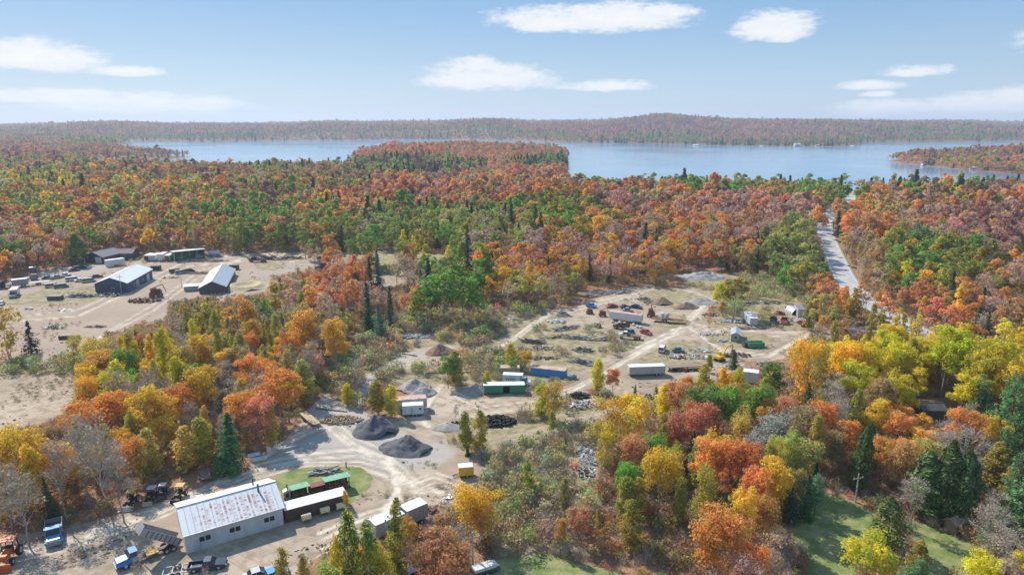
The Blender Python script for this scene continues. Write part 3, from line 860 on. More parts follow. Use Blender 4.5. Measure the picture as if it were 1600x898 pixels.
# ellipses over the photograph (centre, half axes) and the mix that grows there; first match wins
ZONES = [
 (60,300,75,16,'AY4 AG4 SP1'),(40,345,75,20,'GO3 GG3 MY2 AG2'),(95,330,25,14,'MO3 MU3'),(165,318,60,14,'GO3 SP2 BB2 MO1 AG2'),
 (250,272,260,22,'GO3 SP1 GG1 MU3 BE2 AG1 BB1 MO1 MY1'),(470,296,120,30,'GG2 SP1 GO3 MU3 BE2 BB1'),(620,270,130,18,'SP2 GG2 GO3 BE2 BB1'),
 (430,375,130,28,'GG3 GL2 AG3 MO1 MU1 GO1'),(300,365,60,18,'GL3 AG2 MU2 MO2'),
 (640,390,120,26,'AG3 GL2 GG2 SP1 BB2 GO2'),(760,388,90,30,'SP3 GO3 BB2 AG1 MP1'),(690,360,150,18,'GG3 GO3 SP2 MU2 BB1'),
 (850,350,90,22,'GG3 GL3 AG2 MG2 MY1'),(870,385,90,20,'MG3 MO3 MY2 GG2 MU1'),(810,430,90,30,'MO3 MP3 MU2 MY1 SP1'),
 (840,460,70,30,'MY2 MG2 GO2 BB2 MU1'),(960,425,110,30,'MP4 BB3 SP1 MO2 MY1'),(1070,400,60,60,'MP3 MO3 MU2 BB2 GO1'),
 (1250,425,55,45,'GO3 GL3 AG2 MP1 SP1'),(1190,452,90,25,'GL2 BB2 GO2 SP1 AO2'),(1200,370,75,40,'MP6 MR2 MU2 SP1'),(1150,350,150,25,'MP4 BE3 MR1 MU2 MO2'),
 (1180,318,130,16,'GG3 GL3 GO3 MO1 AG3'),(1090,300,200,10,'SP1 GG3 GO3 GL2'),(1330,300,110,10,'GG3 GO3 SP2 AG1'),(1310,320,35,25,'GG3 GL2 MG2 AG1'),
 (1480,312,90,12,'GG3 AG3 SP2 MY1'),(1430,292,160,9,'GO2 MO2 SP2 MY1 GG1'),(1560,300,70,10,'SP3 PI2 GG1'),
 (1360,350,55,45,'MP4 MU2 MO2 GO1 AO1'),(1460,345,150,34,'MP5 BE3 MO2 MU2 GG1 MY1 MR1'),(1570,380,110,35,'MP4 BE3 MO2 MU2 MY1'),
 (1355,430,30,60,'BB3 MP3 MO1 MU2 AO2'),(1450,435,80,45,'GL4 GG3 MG4 MY2 AG2'),(1560,450,60,45,'BB3 GL2 MO2 MP3 MG2'),(1440,500,90,34,'MR3 MO3 GL2 AY1 MU2 SP1'),(1560,520,80,40,'MR1 MU3 BB3 SP1 AG1'),
 (1330,505,40,40,'MR1 MO2 AO2 AG2 BB2'),(1400,545,80,30,'AG2 BB2 MR1 AY2 MU1'),(1470,610,200,65,'YB8 AG1'),
 (1290,620,60,70,'AO3 BB3 MR1 BS1 SP1'),(1400,645,90,35,'MO3 MY2 BB2 MT2'),
 (1140,590,110,35,'BY2 AG2 MO1 MY2'),(1020,700,110,80,'BG2 BY1 MO2 GG1 AG2 MR1 BB1'),(1150,690,120,70,'BS1 BB2 MO2 GL2 SP1 BG1 GG1 MR1'),(1130,800,100,90,'MO4 MY2 BG1 AG1 BB1 GG1 MR1'),
 (1280,700,60,60,'BB2 MO2 MT2 AG2 GL1'),(1400,720,80,60,'MO4 MT1 MY3 CE1'),(1480,720,90,60,'BB2 CE2 MO1 MY1'),(1570,720,70,90,'PI3 AY1 CE1 AG1 BB1'),(1480,850,200,60,'PI2 AY1 BB2 AG1'),
 (120,540,140,30,'BB2 AO2 SP1 AG1'),(200,535,110,40,'AO3 BB3 AG2'),(330,500,90,40,'AO3 AG3 MO1 BB2'),(420,490,70,50,'MO2 AO3 BB2 GG1 AG2'),
 (520,470,60,50,'MR3 MO3 MP3 SP1'),(620,485,70,35,'SP2 SB1 BB3 MO1 MP2'),(720,470,70,45,'GG5 GL1 GT1'),(560,530,90,40,'AO2 GO2 BB2 MO1 MY1'),
 (430,560,120,50,'AG2 AO2 MO2 BB1 MY1 SB1'),(240,590,130,40,'AY3 AG3 BB2 GG1 MY2'),(380,620,110,60,'AO3 MO2 BB3 AG2 MT1'),
 (120,640,90,45,'MY3 MO2 AO2 BB1'),(60,720,90,110,'BB3 MT2 AO3 MY2 MO1'),(210,700,120,110,'BB2 AO4 MY2 MO2 AG2'),(350,700,100,60,'MO2 AO2 BB2'),
 (650,850,110,60,'BB2 MO2 GT1 MR1'),(850,760,140,60,'BB3 AG1 GO1'),(960,840,120,40,'MO2 AG3 MY2'),
 (840,232,120,18,'MU4 MR2 MP2 GG1'),(700,240,160,22,'MU4 MR4 MP3 MO1'),(620,262,140,14,'SP2 GG3 AG2 BB1'),(860,262,60,12,'SP3 GG2 GO2'),
 (750,300,320,36,'MO3 MU4 BE3 MR2 MP4 MY1 GO1'),(250,330,260,60,'MU3 MO3 BE2 MP1 MY3 GO3 AG3 GL1'),(1050,330,150,40,'MP4 BE3 MU3 MR1 MO1 MY1 GO1'),
]
DEFAULT = 'MU4 MO2 MP3 GO3 SP1 GG1 MR1 MY1'
def parse(s): 
    it = [(w[:2], int(w[2:])) for w in s.split()]; t = sum(w for _, w in it)
    return [k for k, _ in it], np.cumsum([w/t for _, w in it])
ZP = [parse(z[4]) for z in ZONES]; DP = parse(DEFAULT); FP_ = parse('BE6 MU4 MR1 MP2 MO1 SP1 GO2'); SHORE = parse('SP1 GO4 GG5 MU1')

OPEN_TOP = raster(SAND, 1)           # yards, holes included: seen clear in the photograph
OPEN_TOP = np.maximum(OPEN_TOP, line_raster([(3.5, t[1]) for t in TRACKS]))
OPEN_TOP = np.maximum(OPEN_TOP, line_raster([(5.6, ROAD_PX[5:11])]+[(2.0, ROAD_PX[13:15])]))
OPEN_TOP = np.maximum(OPEN_TOP, line_raster([(5.2, ROAD_PX[1:3])]))
OPEN_TOP = np.maximum(OPEN_TOP, raster(GRASS[:4]+GRASS[5:6], 1))
OPEN_TOP = np.maximum(OPEN_TOP, raster([SCRUB[0], SCRUB[1], SCRUB[3], SCRUB[5]], 1)*0.75)
NOGROW = np.maximum(np.maximum(raster(SAND, 1), raster(GRASS, 1)), line_raster([(3.5, t[1]) for t in TRACKS]))
NOGROW = np.maximum(NOGROW, line_raster([(5.2, ROAD_PX)]))
SCR = raster(SCRUB, 1)
def clear_view(x, y): return sample(OPEN_TOP, np.array([x]), np.array([y]))[0] > 0.7
# ------------------------------------------------------------------ painted, worn surfaces
def paint(name, c, rough=0.55, metal=0.0, grime=0.35, rust=0.0, gcol=(0.13, 0.105, 0.08)):
    key = 'paint_'+name
    if key in MATS: return MATS[key]
    m, g = new_mat(key)
    P = g.node('ShaderNodeNewGeometry').outputs['Position']
    v = g.node('ShaderNodeVectorMath', operation='MULTIPLY', ins={0: P, 1: (1.0, 1.0, 0.35)})
    n = g.noise(v.outputs[0], 0.9, 5, 0.65); n2 = g.noise(v.outputs[0], 4.5, 4, 0.7)
    col = g.mix(g.ramp(n, 0.3, 0.75), c, tuple(x*0.82 for x in c))
    col = g.mix(g.math('MULTIPLY', g.ramp(n2, 0.48, 0.72), grime), col, gcol)
    if rust:
        col = g.mix(g.math('MULTIPLY', g.ramp(g.math('ADD', g.math('MULTIPLY', n, 0.6), g.math('MULTIPLY', n2, 0.4)), 0.62-rust*0.3, 0.68-rust*0.2), 0.85), col, (0.24, 0.10, 0.05))
    bmp = g.node('ShaderNodeBump', ins={'Strength': 0.25, 'Distance': 0.05, 'Height': n2})
    b = g.node('ShaderNodeBsdfPrincipled', ins={'Base Color': col, 'Roughness': rough, 'Metallic': metal, 'Normal': bmp.outputs[0]})
    finish(g, b.outputs[0]); MATS[key] = m
    return m
WHITE = paint('white', (0.72, 0.72, 0.70)); CREAM = paint('cream', (0.72, 0.63, 0.38), 0.5); BLACK = paint('black', (0.03, 0.03, 0.035), 0.5, grime=0.2)
TYRE = paint('rubber', (0.025, 0.025, 0.027), 0.85, grime=0.3); STEEL = paint('steel', (0.36, 0.37, 0.38), 0.45, 0.3); GALV = paint('galvanised', (0.58, 0.61, 0.65), 0.42, 0.35, 0.25)
RUST = paint('rusty_iron', (0.20, 0.09, 0.055), 0.85, rust=0.6); WOOD = paint('weathered_wood', (0.32, 0.25, 0.18), 0.9); DWOOD = paint('dark_wood', (0.12, 0.075, 0.05), 0.9)
PLANK = paint('fresh_plank', (0.55, 0.43, 0.28), 0.85); GLASS = paint('window_glass', (0.03, 0.04, 0.05), 0.12, 0.0, 0.1); BLUE = paint('blue', (0.05, 0.30, 0.66), 0.5)
BRIGHTB = paint('bright_blue', (0.06, 0.26, 0.62), 0.35); SKYB = paint('sky_blue', (0.12, 0.38, 0.68), 0.3, grime=0.12); GREEN = paint('green', (0.04, 0.26, 0.14), 0.6, rust=0.1)
LGREEN = paint('light_green_metal', (0.20, 0.44, 0.28), 0.5, grime=0.2); BGREEN = paint('bright_green', (0.06, 0.36, 0.13), 0.5, grime=0.25); GREY = paint('grey', (0.36, 0.36, 0.36)); LGREY = paint('light_grey', (0.50, 0.52, 0.53), 0.5)
DGREY = paint('dark_grey', (0.09, 0.095, 0.10)); SLATE = paint('slate_blue_wall', (0.075, 0.095, 0.145), 0.7, grime=0.12); RED = paint('red', (0.42, 0.045, 0.035), 0.5, rust=0.2); DRED = paint('dark_red', (0.22, 0.05, 0.04), 0.6, rust=0.4)
ORANGE = paint('orange', (0.72, 0.16, 0.03), 0.4, grime=0.12); YELLOW = paint('yellow', (0.78, 0.48, 0.02), 0.45, grime=0.15); TEAL = paint('teal', (0.10, 0.26, 0.25), 0.5, rust=0.15); NAVY = paint('navy', (0.03, 0.045, 0.09), 0.35)
TAN = paint('tan', (0.55, 0.45, 0.32)); ROOFW = paint('white_roof', (0.80, 0.81, 0.83), 0.5, grime=0.22); RROOF = paint('rust_stained_roof', (0.62, 0.42, 0.33), 0.7, grime=0.3, rust=0.35); BROWNR = paint('brown_roof', (0.25, 0.17, 0.15), 0.8)
GREYR = paint('grey_shingle', (0.24, 0.23, 0.24), 0.85); TARP = paint('blue_white_tarp', (0.50, 0.60, 0.70), 0.4, grime=0.2); BLOCK = paint('whitewashed_block', (0.60, 0.62, 0.64), 0.85, grime=0.4, gcol=(0.33, 0.34, 0.36)); STONE = paint('broken_concrete', (0.46, 0.45, 0.43), 0.95)
YROOF = paint('ochre_canopy', (0.62, 0.38, 0.10), 0.6, grime=0.2); PURPLE = paint('purple_lettering', (0.28, 0.05, 0.25), 0.6, grime=0.0)
def barn_roof_mat():
    m, g = new_mat('rusted_white_roof')
    ob = g.node('ShaderNodeTexCoord').outputs['Object']
    sp = g.node('ShaderNodeSeparateXYZ', ins={0: ob})
    v = g.node('ShaderNodeCombineXYZ', ins={0: g.math('MULTIPLY', sp.outputs[0], 2.2), 1: g.math('MULTIPLY', sp.outputs[1], 0.35), 2: 0.0})
    cols = g.noise(v.outputs[0], 1.0, 1, 0.5)
    v2 = g.node('ShaderNodeCombineXYZ', ins={0: g.math('MULTIPLY', sp.outputs[0], 3.2), 1: g.math('MULTIPLY', sp.outputs[1], 5.5), 2: 0.0})
    dab = g.noise(v2.outputs[0], 1.0, 3, 0.7)
    xm = g.math('MULTIPLY', g.ramp(sp.outputs[0], -6.5, -4.0), g.ramp(sp.outputs[0], 7.4, 5.5))
    side = g.math('MULTIPLY', g.ramp(sp.outputs[1], -0.5, -1.6), 1.0)
    px_ = g.math('MULTIPLY', sp.outputs[0], 1.55); cell = g.math('FLOOR', px_); fr = g.math('FRACT', px_)
    v3 = g.node('ShaderNodeCombineXYZ', ins={0: g.math('MULTIPLY', cell, 7.31), 1: g.math('MULTIPLY', sp.outputs[1], 2.1), 2: 0.0})
    pd = g.noise(v3.outputs[0], 1.0, 4, 0.75)
    inner = g.math('MULTIPLY', g.ramp(fr, 0.12, 0.3), g.ramp(fr, 0.92, 0.7))
    mk = g.math('MULTIPLY', g.math('MULTIPLY', inner, g.ramp(g.math('ADD', g.math('MULTIPLY', pd, 0.75), g.math('MULTIPLY', dab, 0.25)), 0.49, 0.56)), g.math('MULTIPLY', xm, side))
    c = g.mix(g.noise(ob, 0.6, 4), (0.60, 0.62, 0.64), (0.74, 0.75, 0.76))
    haze = g.math('MULTIPLY', g.math('MULTIPLY', g.math('MULTIPLY', inner, g.ramp(pd, 0.38, 0.52)), xm), side)
    c = g.mix(g.math('MULTIPLY', haze, 0.55), c, (0.72, 0.58, 0.54))
    c = g.mix(g.math('MULTIPLY', mk, 0.9), c, (0.36, 0.15, 0.11))
    back = g.math('MULTIPLY', g.ramp(sp.outputs[1], 0.0, 0.4), g.ramp(g.noise(v.outputs[0], 1.4, 3), 0.42, 0.58))
    c = g.mix(g.math('MULTIPLY', back, 0.6), c, (0.75, 0.52, 0.36))
    b = g.node('ShaderNodeBsdfPrincipled', ins={'Base Color': c, 'Roughness': 0.65, 'Metallic': 0.0})
    finish(g, b.outputs[0]); return m
BARNROOF = barn_roof_mat()

# ------------------------------------------------------------------ shape helpers
class MB:
    def __init__(s): s.V = []; s.F = []
    def box(s, x0, x1, y0, y1, z0, z1):
        b = len(s.V); s.V += [(x, y, z) for z in (z0, z1) for y in (y0, y1) for x in (x0, x1)]
        s.F += [(b, b+2, b+3, b+1), (b+4, b+5, b+7, b+6), (b, b+1, b+5, b+4), (b+1, b+3, b+7, b+5), (b+3, b+2, b+6, b+7), (b+2, b, b+4, b+6)]
        return s
    def prism(s, prof, y0, y1, y0s=None):
        """profile of (x, z), extruded along y; counter clockwise seen from -y"""
        b = len(s.V); n = len(prof)
        s.V += [(x, y0, z) for x, z in prof]+[(x, y1, z) for x, z in prof]
        s.F += [tuple(b+i for i in range(n)), tuple(b+n+i for i in reversed(range(n)))]
        s.F += [(b+(i+1) % n, b+i, b+n+i, b+n+(i+1) % n) for i in range(n)]
        return s
    def cyl(s, c, r, L, axis='y', n=12, r2=None):
        b = len(s.V); r2 = r if r2 is None else r2
        for k, rr in ((-0.5, r), (0.5, r2)):
            for i in range(n):
                a = i/n*2*pi; p, q = cos(a)*rr, sin(a)*rr
                d = {'y': (p, k*L, q), 'x': (k*L, p, q), 'z': (p, q, k*L)}[axis]
                s.V.append((c[0]+d[0], c[1]+d[1], c[2]+d[2]))
        s.F += [tuple(b+i for i in range(n)), tuple(b+n+i for i in reversed(range(n)))]
        s.F += [(b+i, b+(i+1) % n, b+n+(i+1) % n, b+n+i) for i in range(n)]
        return s
    def bar(s, a, c, w, h=None):
        a = Vector(a); c = Vector(c); h = h or w; d = (c-a).normalized()
        u = d.cross(Vector((0, 0, 1))); u = u.normalized() if u.length > 1e-3 else Vector((1, 0, 0)); v = u.cross(d)
        b = len(s.V)
        for p in (a, c):
            for i, j in ((-1, -1), (1, -1), (1, 1), (-1, 1)): s.V.append(tuple(p+u*(i*w/2)+v*(j*h/2)))
        s.F += [(b, b+1, b+2, b+3), (b+7, b+6, b+5, b+4)]+[(b+i, b+4+i, b+4+(i+1) % 4, b+(i+1) % 4) for i in range(4)]
        return s
    def obox(s, c, size, rot):
        """a box turned any way"""
        m = rot.to_matrix(); b = len(s.V); h = [x/2 for x in size]
        for z in (-1, 1):
            for y in (-1, 1):
                for x in (-1, 1): s.V.append(tuple(Vector(c)+m@Vector((x*h[0], y*h[1], z*h[2]))))
        s.F += [(b, b+2, b+3, b+1), (b+4, b+5, b+7, b+6), (b, b+1, b+5, b+4), (b+1, b+3, b+7, b+5), (b+3, b+2, b+6, b+7), (b+2, b, b+4, b+6)]
        return s
    def ico(s, c, r, sq=(1, 1, 1), jit=0.0, rr=R):
        t = (1+5**.5)/2; b = len(s.V)
        for v in ((-1,t,0),(1,t,0),(-1,-t,0),(1,-t,0),(0,-1,t),(0,1,t),(0,-1,-t),(0,1,-t),(t,0,-1),(t,0,1),(-t,0,-1),(-t,0,1)):
            k = r/1.9*(1+rr.uniform(-jit, jit)); s.V.append((c[0]+v[0]*k*sq[0], c[1]+v[1]*k*sq[1], c[2]+v[2]*k*sq[2]))
        s.F += [(b+i, b+j, b+k) for i, j, k in ((0,11,5),(0,5,1),(0,1,7),(0,7,10),(0,10,11),(1,5,9),(5,11,4),(11,10,2),(10,7,6),(7,1,8),(3,9,4),(3,4,2),(3,2,6),(3,6,8),(3,8,9),(4,9,5),(2,4,11),(6,2,10),(8,6,7),(9,8,1))]
        return s
    def build(s, name, mat, parent=None, label=None, kind=None, smooth=False, loc=None):
        o = mesh_object(name, s.V, s.F, mat, smooth, parent)
        if loc is not None: o.location = loc
        if label: o['label'] = label
        if kind: o['kind'] = kind
        return o
LAND = []      # landmarks for the labels of trees: (phrase, x, y)
def thing(name, label, cat, loc, rz=0.0, group=None, land=None):
    o = bpy.data.objects.new(name, None); COL.objects.link(o)
    o.empty_display_size = 0.5
    o.location = (loc[0], loc[1], loc[2] if len(loc) > 2 else 0.0); o.rotation_euler = (0, 0, rz)
    tag(o, label, cat, group)
    if land: LAND.append((land, loc[0], loc[1]))
    return o
def base_line(x0, y0, x1, y1, w):
    """near ground edge from pixel to pixel -> centre of a body w deep behind it, heading of the edge, its length"""
    a, b = g2(x0, y0), g2(x1, y1); d = (b-a); L = d.length; d.normalize(); n = Vector((-d.y, d.x, 0))
    if n.y < 0: n = -n
    c = (a+b)/2+n*w/2
    return c, atan2(d.y, d.x), L
def pts(x0, y0, x1, y1):
    a, b = g2(x0, y0), g2(x1, y1); d = b-a
    return (a+b)/2, atan2(d.y, d.x), d.length
WHEEL = {}
def wheel(parent, x, y, r, w=0.25, hub=LGREY):
    key = (r, w)
    if key not in WHEEL:
        WHEEL[key] = (MB().cyl((0, 0, 0), r, w, 'y', 14), MB().cyl((0, 0, 0), r*0.55, w+0.03, 'y', 10))
        t = WHEEL[key]
        WHEEL[key] = [mesh_from(t[0], 'tyre', TYRE), mesh_from(t[1], 'hub', hub)]
    t = bpy.data.objects.new('wheel', WHEEL[key][0]); COL.objects.link(t); t.parent = parent; t.location = (x, y, r)
    h = bpy.data.objects.new('hub', WHEEL[key][1]); COL.objects.link(h); h.parent = t
def mesh_from(mb, name, mat):
    me = bpy.data.meshes.new(name); me.from_pydata(mb.V, [], mb.F); me.materials.append(mat); return me

# ---- builders of the yard's things
def barn():
    c, a, L = base_line(292, 866, 444, 820, 10.4)
    t = thing('barn', 'long whitewashed barn with a rust streaked pale metal roof', 'barn', c, a, land='the long rust streaked barn')
    hw, hl, ez, rz = 5.2, L/2, 3.55, 5.55
    w = MB().box(-hl, hl, -hw+0.15, -hw+0.4, 0, ez); w.box(-hl, hl, hw-0.4, hw-0.15, 0, ez)
    w.build('wall', BLOCK, t)
    for s in (-1, 1):
        x = s*(hl-0.13)
        m = MB(); b = 0
        m.V = [(x-0.12, -hw+0.4, 0), (x-0.12, hw-0.4, 0), (x-0.12, hw-0.4, ez), (x-0.12, 0, rz-0.1), (x-0.12, -hw+0.4, ez)]+[(x+0.12, -hw+0.4, 0), (x+0.12, hw-0.4, 0), (x+0.12, hw-0.4, ez), (x+0.12, 0, rz-0.1), (x+0.12, -hw+0.4, ez)]
        m.F = [(4, 3, 2, 1, 0), (5, 6, 7, 8, 9)]+[(i, (i+1) % 5, 5+(i+1) % 5, 5+i) for i in range(5)]
        m.build('gable_wall', BLOCK, t)
    n = 16
    for k in range(n):
        x0 = -hl-0.3+(2*hl+0.6)*k/n; x1 = -hl-0.3+(2*hl+0.6)*(k+1)/n-0.03
        for s in (-1, 1):
            m = MB(); yo = s*(hw+0.35); zo = ez-0.1; dz = 0.01*(k % 2)
            m.V = [(x0, 0, rz+dz), (x1, 0, rz+dz), (x1, yo, zo+dz), (x0, yo, zo+dz), (x0, 0, rz-0.07), (x1, 0, rz-0.07), (x1, yo, zo-0.07), (x0, yo, zo-0.07)]
            m.F = [(0, 1, 2, 3), (7, 6, 5, 4), (0, 4, 5, 1), (1, 5, 6, 2), (2, 6, 7, 3), (3, 7, 4, 0)]
            if s > 0: m.F = [tuple(reversed(f)) for f in m.F]
            # seam between neighbouring sheets
            m.bar((x0+0.03, 0, rz+dz+0.03), (x0+0.03, yo, zo+dz+0.03), 0.05, 0.05)
            m.build('roof_sheet', BARNROOF, t)
    MB().box(-hl-0.3, hl+0.3, -0.22, 0.22, rz+0.015, rz+0.07).build('ridge_cap', ROOFW, t)
    MB().cyl((hl*0.62, -1.2, rz+0.2), 0.16, 1.5, 'z', 10).build('chimney', GREEN, t)
    MB().cyl((hl*0.58, 1.2, rz+0.3), 0.12, 1.3, 'z', 8).build('vent_pipe', BLACK, t)
    for x in (-hl*0.62, -0.02*hl, hl*0.70):
        f = MB().box(x-0.95, x+0.95, -hw+0.08, -hw+0.15, 1.35, 2.35).build('window', WHITE, t)
        for s in (-0.44, 0.44): MB().box(x+s-0.37, x+s+0.37, -hw+0.04, -hw+0.09, 1.45, 2.25).build('pane', GLASS, f)
    MB().box(hl*0.35, hl*0.35+0.25, -hw+0.06, -hw+0.15, 2.3, 2.5).build('wall_lamp', WHITE, t)
    d = MB().box(-hl+1.2, -hl+2.2, -hw+0.05, -hw+0.15, 0, 2.0).build('door', LGREY, t)
    MB().box(-hl+2.0, -hl+2.08, -hw-0.01, -hw+0.05, 0.95, 1.05).build('handle', BLACK, d)
    MB().box(-hl+3.3, -hl+4.4, hw+0.4, hw+1.6, 0, 3.1).build('lean_to', ROOFW, t)
    MB().prism([(-hl-0.3, ez-0.2), (hl+0.3, ez-0.2), (hl+0.3, ez-0.1), (-hl-0.3, ez-0.1)], -hw-0.5, -hw-0.36).build('gutter', GALV, t)
barn()

def gable_shed(name, label, cat, c, a, L, Wd, ez, rz, wall, roof, sheets=10, win=(), doors=(), land=None, group=None, over=0.3):
    t = thing(name, label, cat, c, a, land=land, group=group)
    hl, hw = L/2, Wd/2
    for s in (-1, 1): MB().box(-hl, hl, s*hw-(0.1 if s < 0 else 0.0)-0.05*s, s*hw+(0.1 if s > 0 else 0.0)-0.05*s, 0, ez).build('wall', wall, t)
    for s in (-1, 1):
        m = MB(); x = s*(hl-0.1); y = hw-0.12
        pr = [(-y, 0), (y, 0), (y, ez), (0, rz-0.1), (-y, ez)]
        m.V = [(x-0.08, p, q) for p, q in pr]+[(x+0.08, p, q) for p, q in pr]
        m.F = [(4, 3, 2, 1, 0), (5, 6, 7, 8, 9)]+[(i, (i+1) % 5, 5+(i+1) % 5, 5+i) for i in range(5)]
        m.build('gable_wall', wall, t)
    for k in range(sheets):
        x0 = -hl-over+(2*hl+2*over)*k/sheets; x1 = -hl-over+(2*hl+2*over)*(k+1)/sheets-0.03
        for s in (-1, 1):
            m = MB(); yo = s*(hw+over); sl = (rz-ez)/hw; zo = ez-over*sl+0.06; dz = 0.015*(k % 2)
            m.V = [(x0, 0, rz+dz), (x1, 0, rz+dz), (x1, yo, zo+dz), (x0, yo, zo+dz), (x0, 0, rz-0.06), (x1, 0, rz-0.06), (x1, yo, zo-0.06), (x0, yo, zo-0.06)]
            m.F = [(0, 1, 2, 3), (7, 6, 5, 4), (0, 4, 5, 1), (1, 5, 6, 2), (2, 6, 7, 3), (3, 7, 4, 0)]
            if s > 0: m.F = [tuple(reversed(f)) for f in m.F]
            m.build('roof_sheet', roof, t)
    for (side, u, z, w_, h_) in win:
        if side in 'fb':
            y = -hw-0.12 if side == 'f' else hw+0.12; f = MB().box(u-w_/2-0.1, u+w_/2+0.1, y-0.03, y+0.05, z-h_/2-0.1, z+h_/2+0.1).build('window', WHITE, t)
            MB().box(u-w_/2, u+w_/2, y-0.06, y-0.031, z-h_/2, z+h_/2).build('pane', GLASS, f)
        else:
            x = -hl-0.04 if side == 'l' else hl+0.04; f = MB().box(x-0.05, x+0.05, u-w_/2-0.1, u+w_/2+0.1, z-h_/2-0.1, z+h_/2+0.1).build('window', WHITE, t)
            MB().box(x-0.08, x+0.08, u-w_/2, u+w_/2, z-h_/2, z+h_/2).build('pane', GLASS, f)
    for (side, u, w_, h_, mt) in doors:
        if side == 'f': d = MB().box(u-w_/2, u+w_/2, -hw-0.14, -hw-0.06, 0, h_)
        elif side == 'b': d = MB().box(u-w_/2, u+w_/2, hw+0.06, hw+0.14, 0, h_)
        elif side == 'l': d = MB().box(-hl-0.09, -hl+0.02, u-w_/2, u+w_/2, 0, h_)
        else: d = MB().box(hl-0.02, hl+0.09, u-w_/2, u+w_/2, 0, h_)
        d = d.build('door', mt, t)
    MB().box(-hl-over, hl+over, -0.15, 0.15, rz+0.02, rz+0.06).build('ridge_cap', roof, t)
    return t

def box_trailer(name, label, cat, line, w, h, floor, body, roof, wheels=2, wr=0.42, doors='end', opening=None, ribs=0, group=None, land=None, tongue=0, front_x=None, roof_over=0.0):
    c, a, L = base_line(*line, w)
    t = thing(name, label, cat, c, a, group=group, land=land)
    hl, hw = L/2, w/2
    b = MB()
    if opening is None: b.box(-hl, hl, -hw, hw, floor, h-0.04)
    else:
        x0, x1 = opening
        b.box(-hl, hl, -hw+0.06, hw, floor, floor+0.12); b.box(-hl, x0, -hw, hw, floor+0.12, h-0.04); b.box(x1, hl, -hw, hw, floor+0.12, h-0.04); b.box(x0, x1, -hw+1.4, hw, floor+0.12, h-0.04)
        b.box(x0, x1, -hw, -hw+0.05, h-0.35, h-0.04)
    b.build('body', body, t)
    n = max(3, int(L/1.6))
    for k in range(n):
        MB().box(-hl-roof_over+(2*hl+2*roof_over)*k/n, -hl-roof_over+(2*hl+2*roof_over)*(k+1)/n-0.02, -hw-0.03-roof_over, hw+0.03+roof_over, h-0.02, h+0.05+0.012*(k % 2)).build('roof_panel', roof, t)
    for s in (-1, 1):
        d = MB().box(*( (hl, hl+0.06) if doors == 'end' else (-hl-0.06, -hl)), *( (-hw+0.05, -0.03) if s < 0 else (0.03, hw-0.05)), floor+0.1, h-0.15).build('door', body, t)
        MB().bar(((hl+0.09) if doors == 'end' else (-hl-0.09), s*hw*0.35, floor+0.25), ((hl+0.09) if doors == 'end' else (-hl-0.09), s*hw*0.35, h-0.3), 0.05).build('lock_bar', STEEL, d)
    if ribs:
        m = MB()
        for k in range(ribs+1):
            x = -hl+0.05+(L-0.1)*k/ribs
            if opening and opening[0] < x < opening[1]: continue
            m.box(x-0.05, x+0.05, -hw-0.05, -hw-0.002, floor+0.08, h-0.1); m.box(x-0.05, x+0.05, hw+0.002, hw+0.05, floor+0.08, h-0.1)
        m.build('side_ribs', body, t, kind='stuff')
    MB().box(-hl+0.1, hl-0.1, -hw*0.45, hw*0.45, floor-0.28, floor-0.01).build('chassis', BLACK, t)
    if wheels:
        for k in range(wheels):
            x = hl-1.2-k*wr*2.3 if wheels > 1 or floor > 0.9 else 0
            if cat != 'semi-trailer': x = (k-(wheels-1)/2)*wr*2.3+hl*0.15
            for s in (-1, 1): wheel(t, x, s*(hw-0.15), wr)
    else:
        for x in (-hl+0.6, hl-0.6):
            for s in (-1, 1): MB().box(x-0.2, x+0.2, s*hw*0.8-0.15, s*hw*0.8+0.15, -0.02, floor-0.01 if floor > 0.1 else 0.05).build('block', DWOOD, t)
    if cat == 'semi-trailer':
        for s in (-1, 1): MB().box(-hl+2.0, -hl+2.12, s*hw*0.6-0.06, s*hw*0.6+0.06, 0, floor-0.28).build('landing_leg', STEEL, t)
    if tongue:
        m = MB(); m.bar((tongue*hl, -hw*0.5, floor-0.1), (tongue*(hl+1.2), 0, floor-0.15), 0.1); m.bar((tongue*hl, hw*0.5, floor-0.1), (tongue*(hl+1.2), 0, floor-0.15), 0.1); m.build('tow_bar', BLACK, t)
        MB().cyl((tongue*(hl+0.9), 0, floor*0.5-0.1), 0.06, floor+0.1, 'z', 8).build('jockey_stand', STEEL, t)
    return t, hl, hw

# two white roofed trailers end to end at the yard's edge
box_trailer('box_trailer', 'long box trailer with white roof partly hidden behind the tall poplars', 'trailer', (588,850,634,830), 2.4, 3.3, 0.9, LGREY, ROOFW, 2, 0.45, ribs=7, land='the pair of white roofed trailers')
box_trailer('box_trailer', 'shorter white roofed box trailer whose open end faces the rusty heap', 'trailer', (637,829,669,815), 2.4, 3.5, 1.0, GREY, ROOFW, 2, 0.45, ribs=5)
t, hl, hw = box_trailer('storage_trailer', 'low dark trailer shed with white roof joined to the barn end', 'shed', (447,817,543,791), 2.6, 2.4, 0.1, DWOOD, ROOFW, 0, ribs=12, land='the low white roofed shed with tanks', roof_over=0.12)
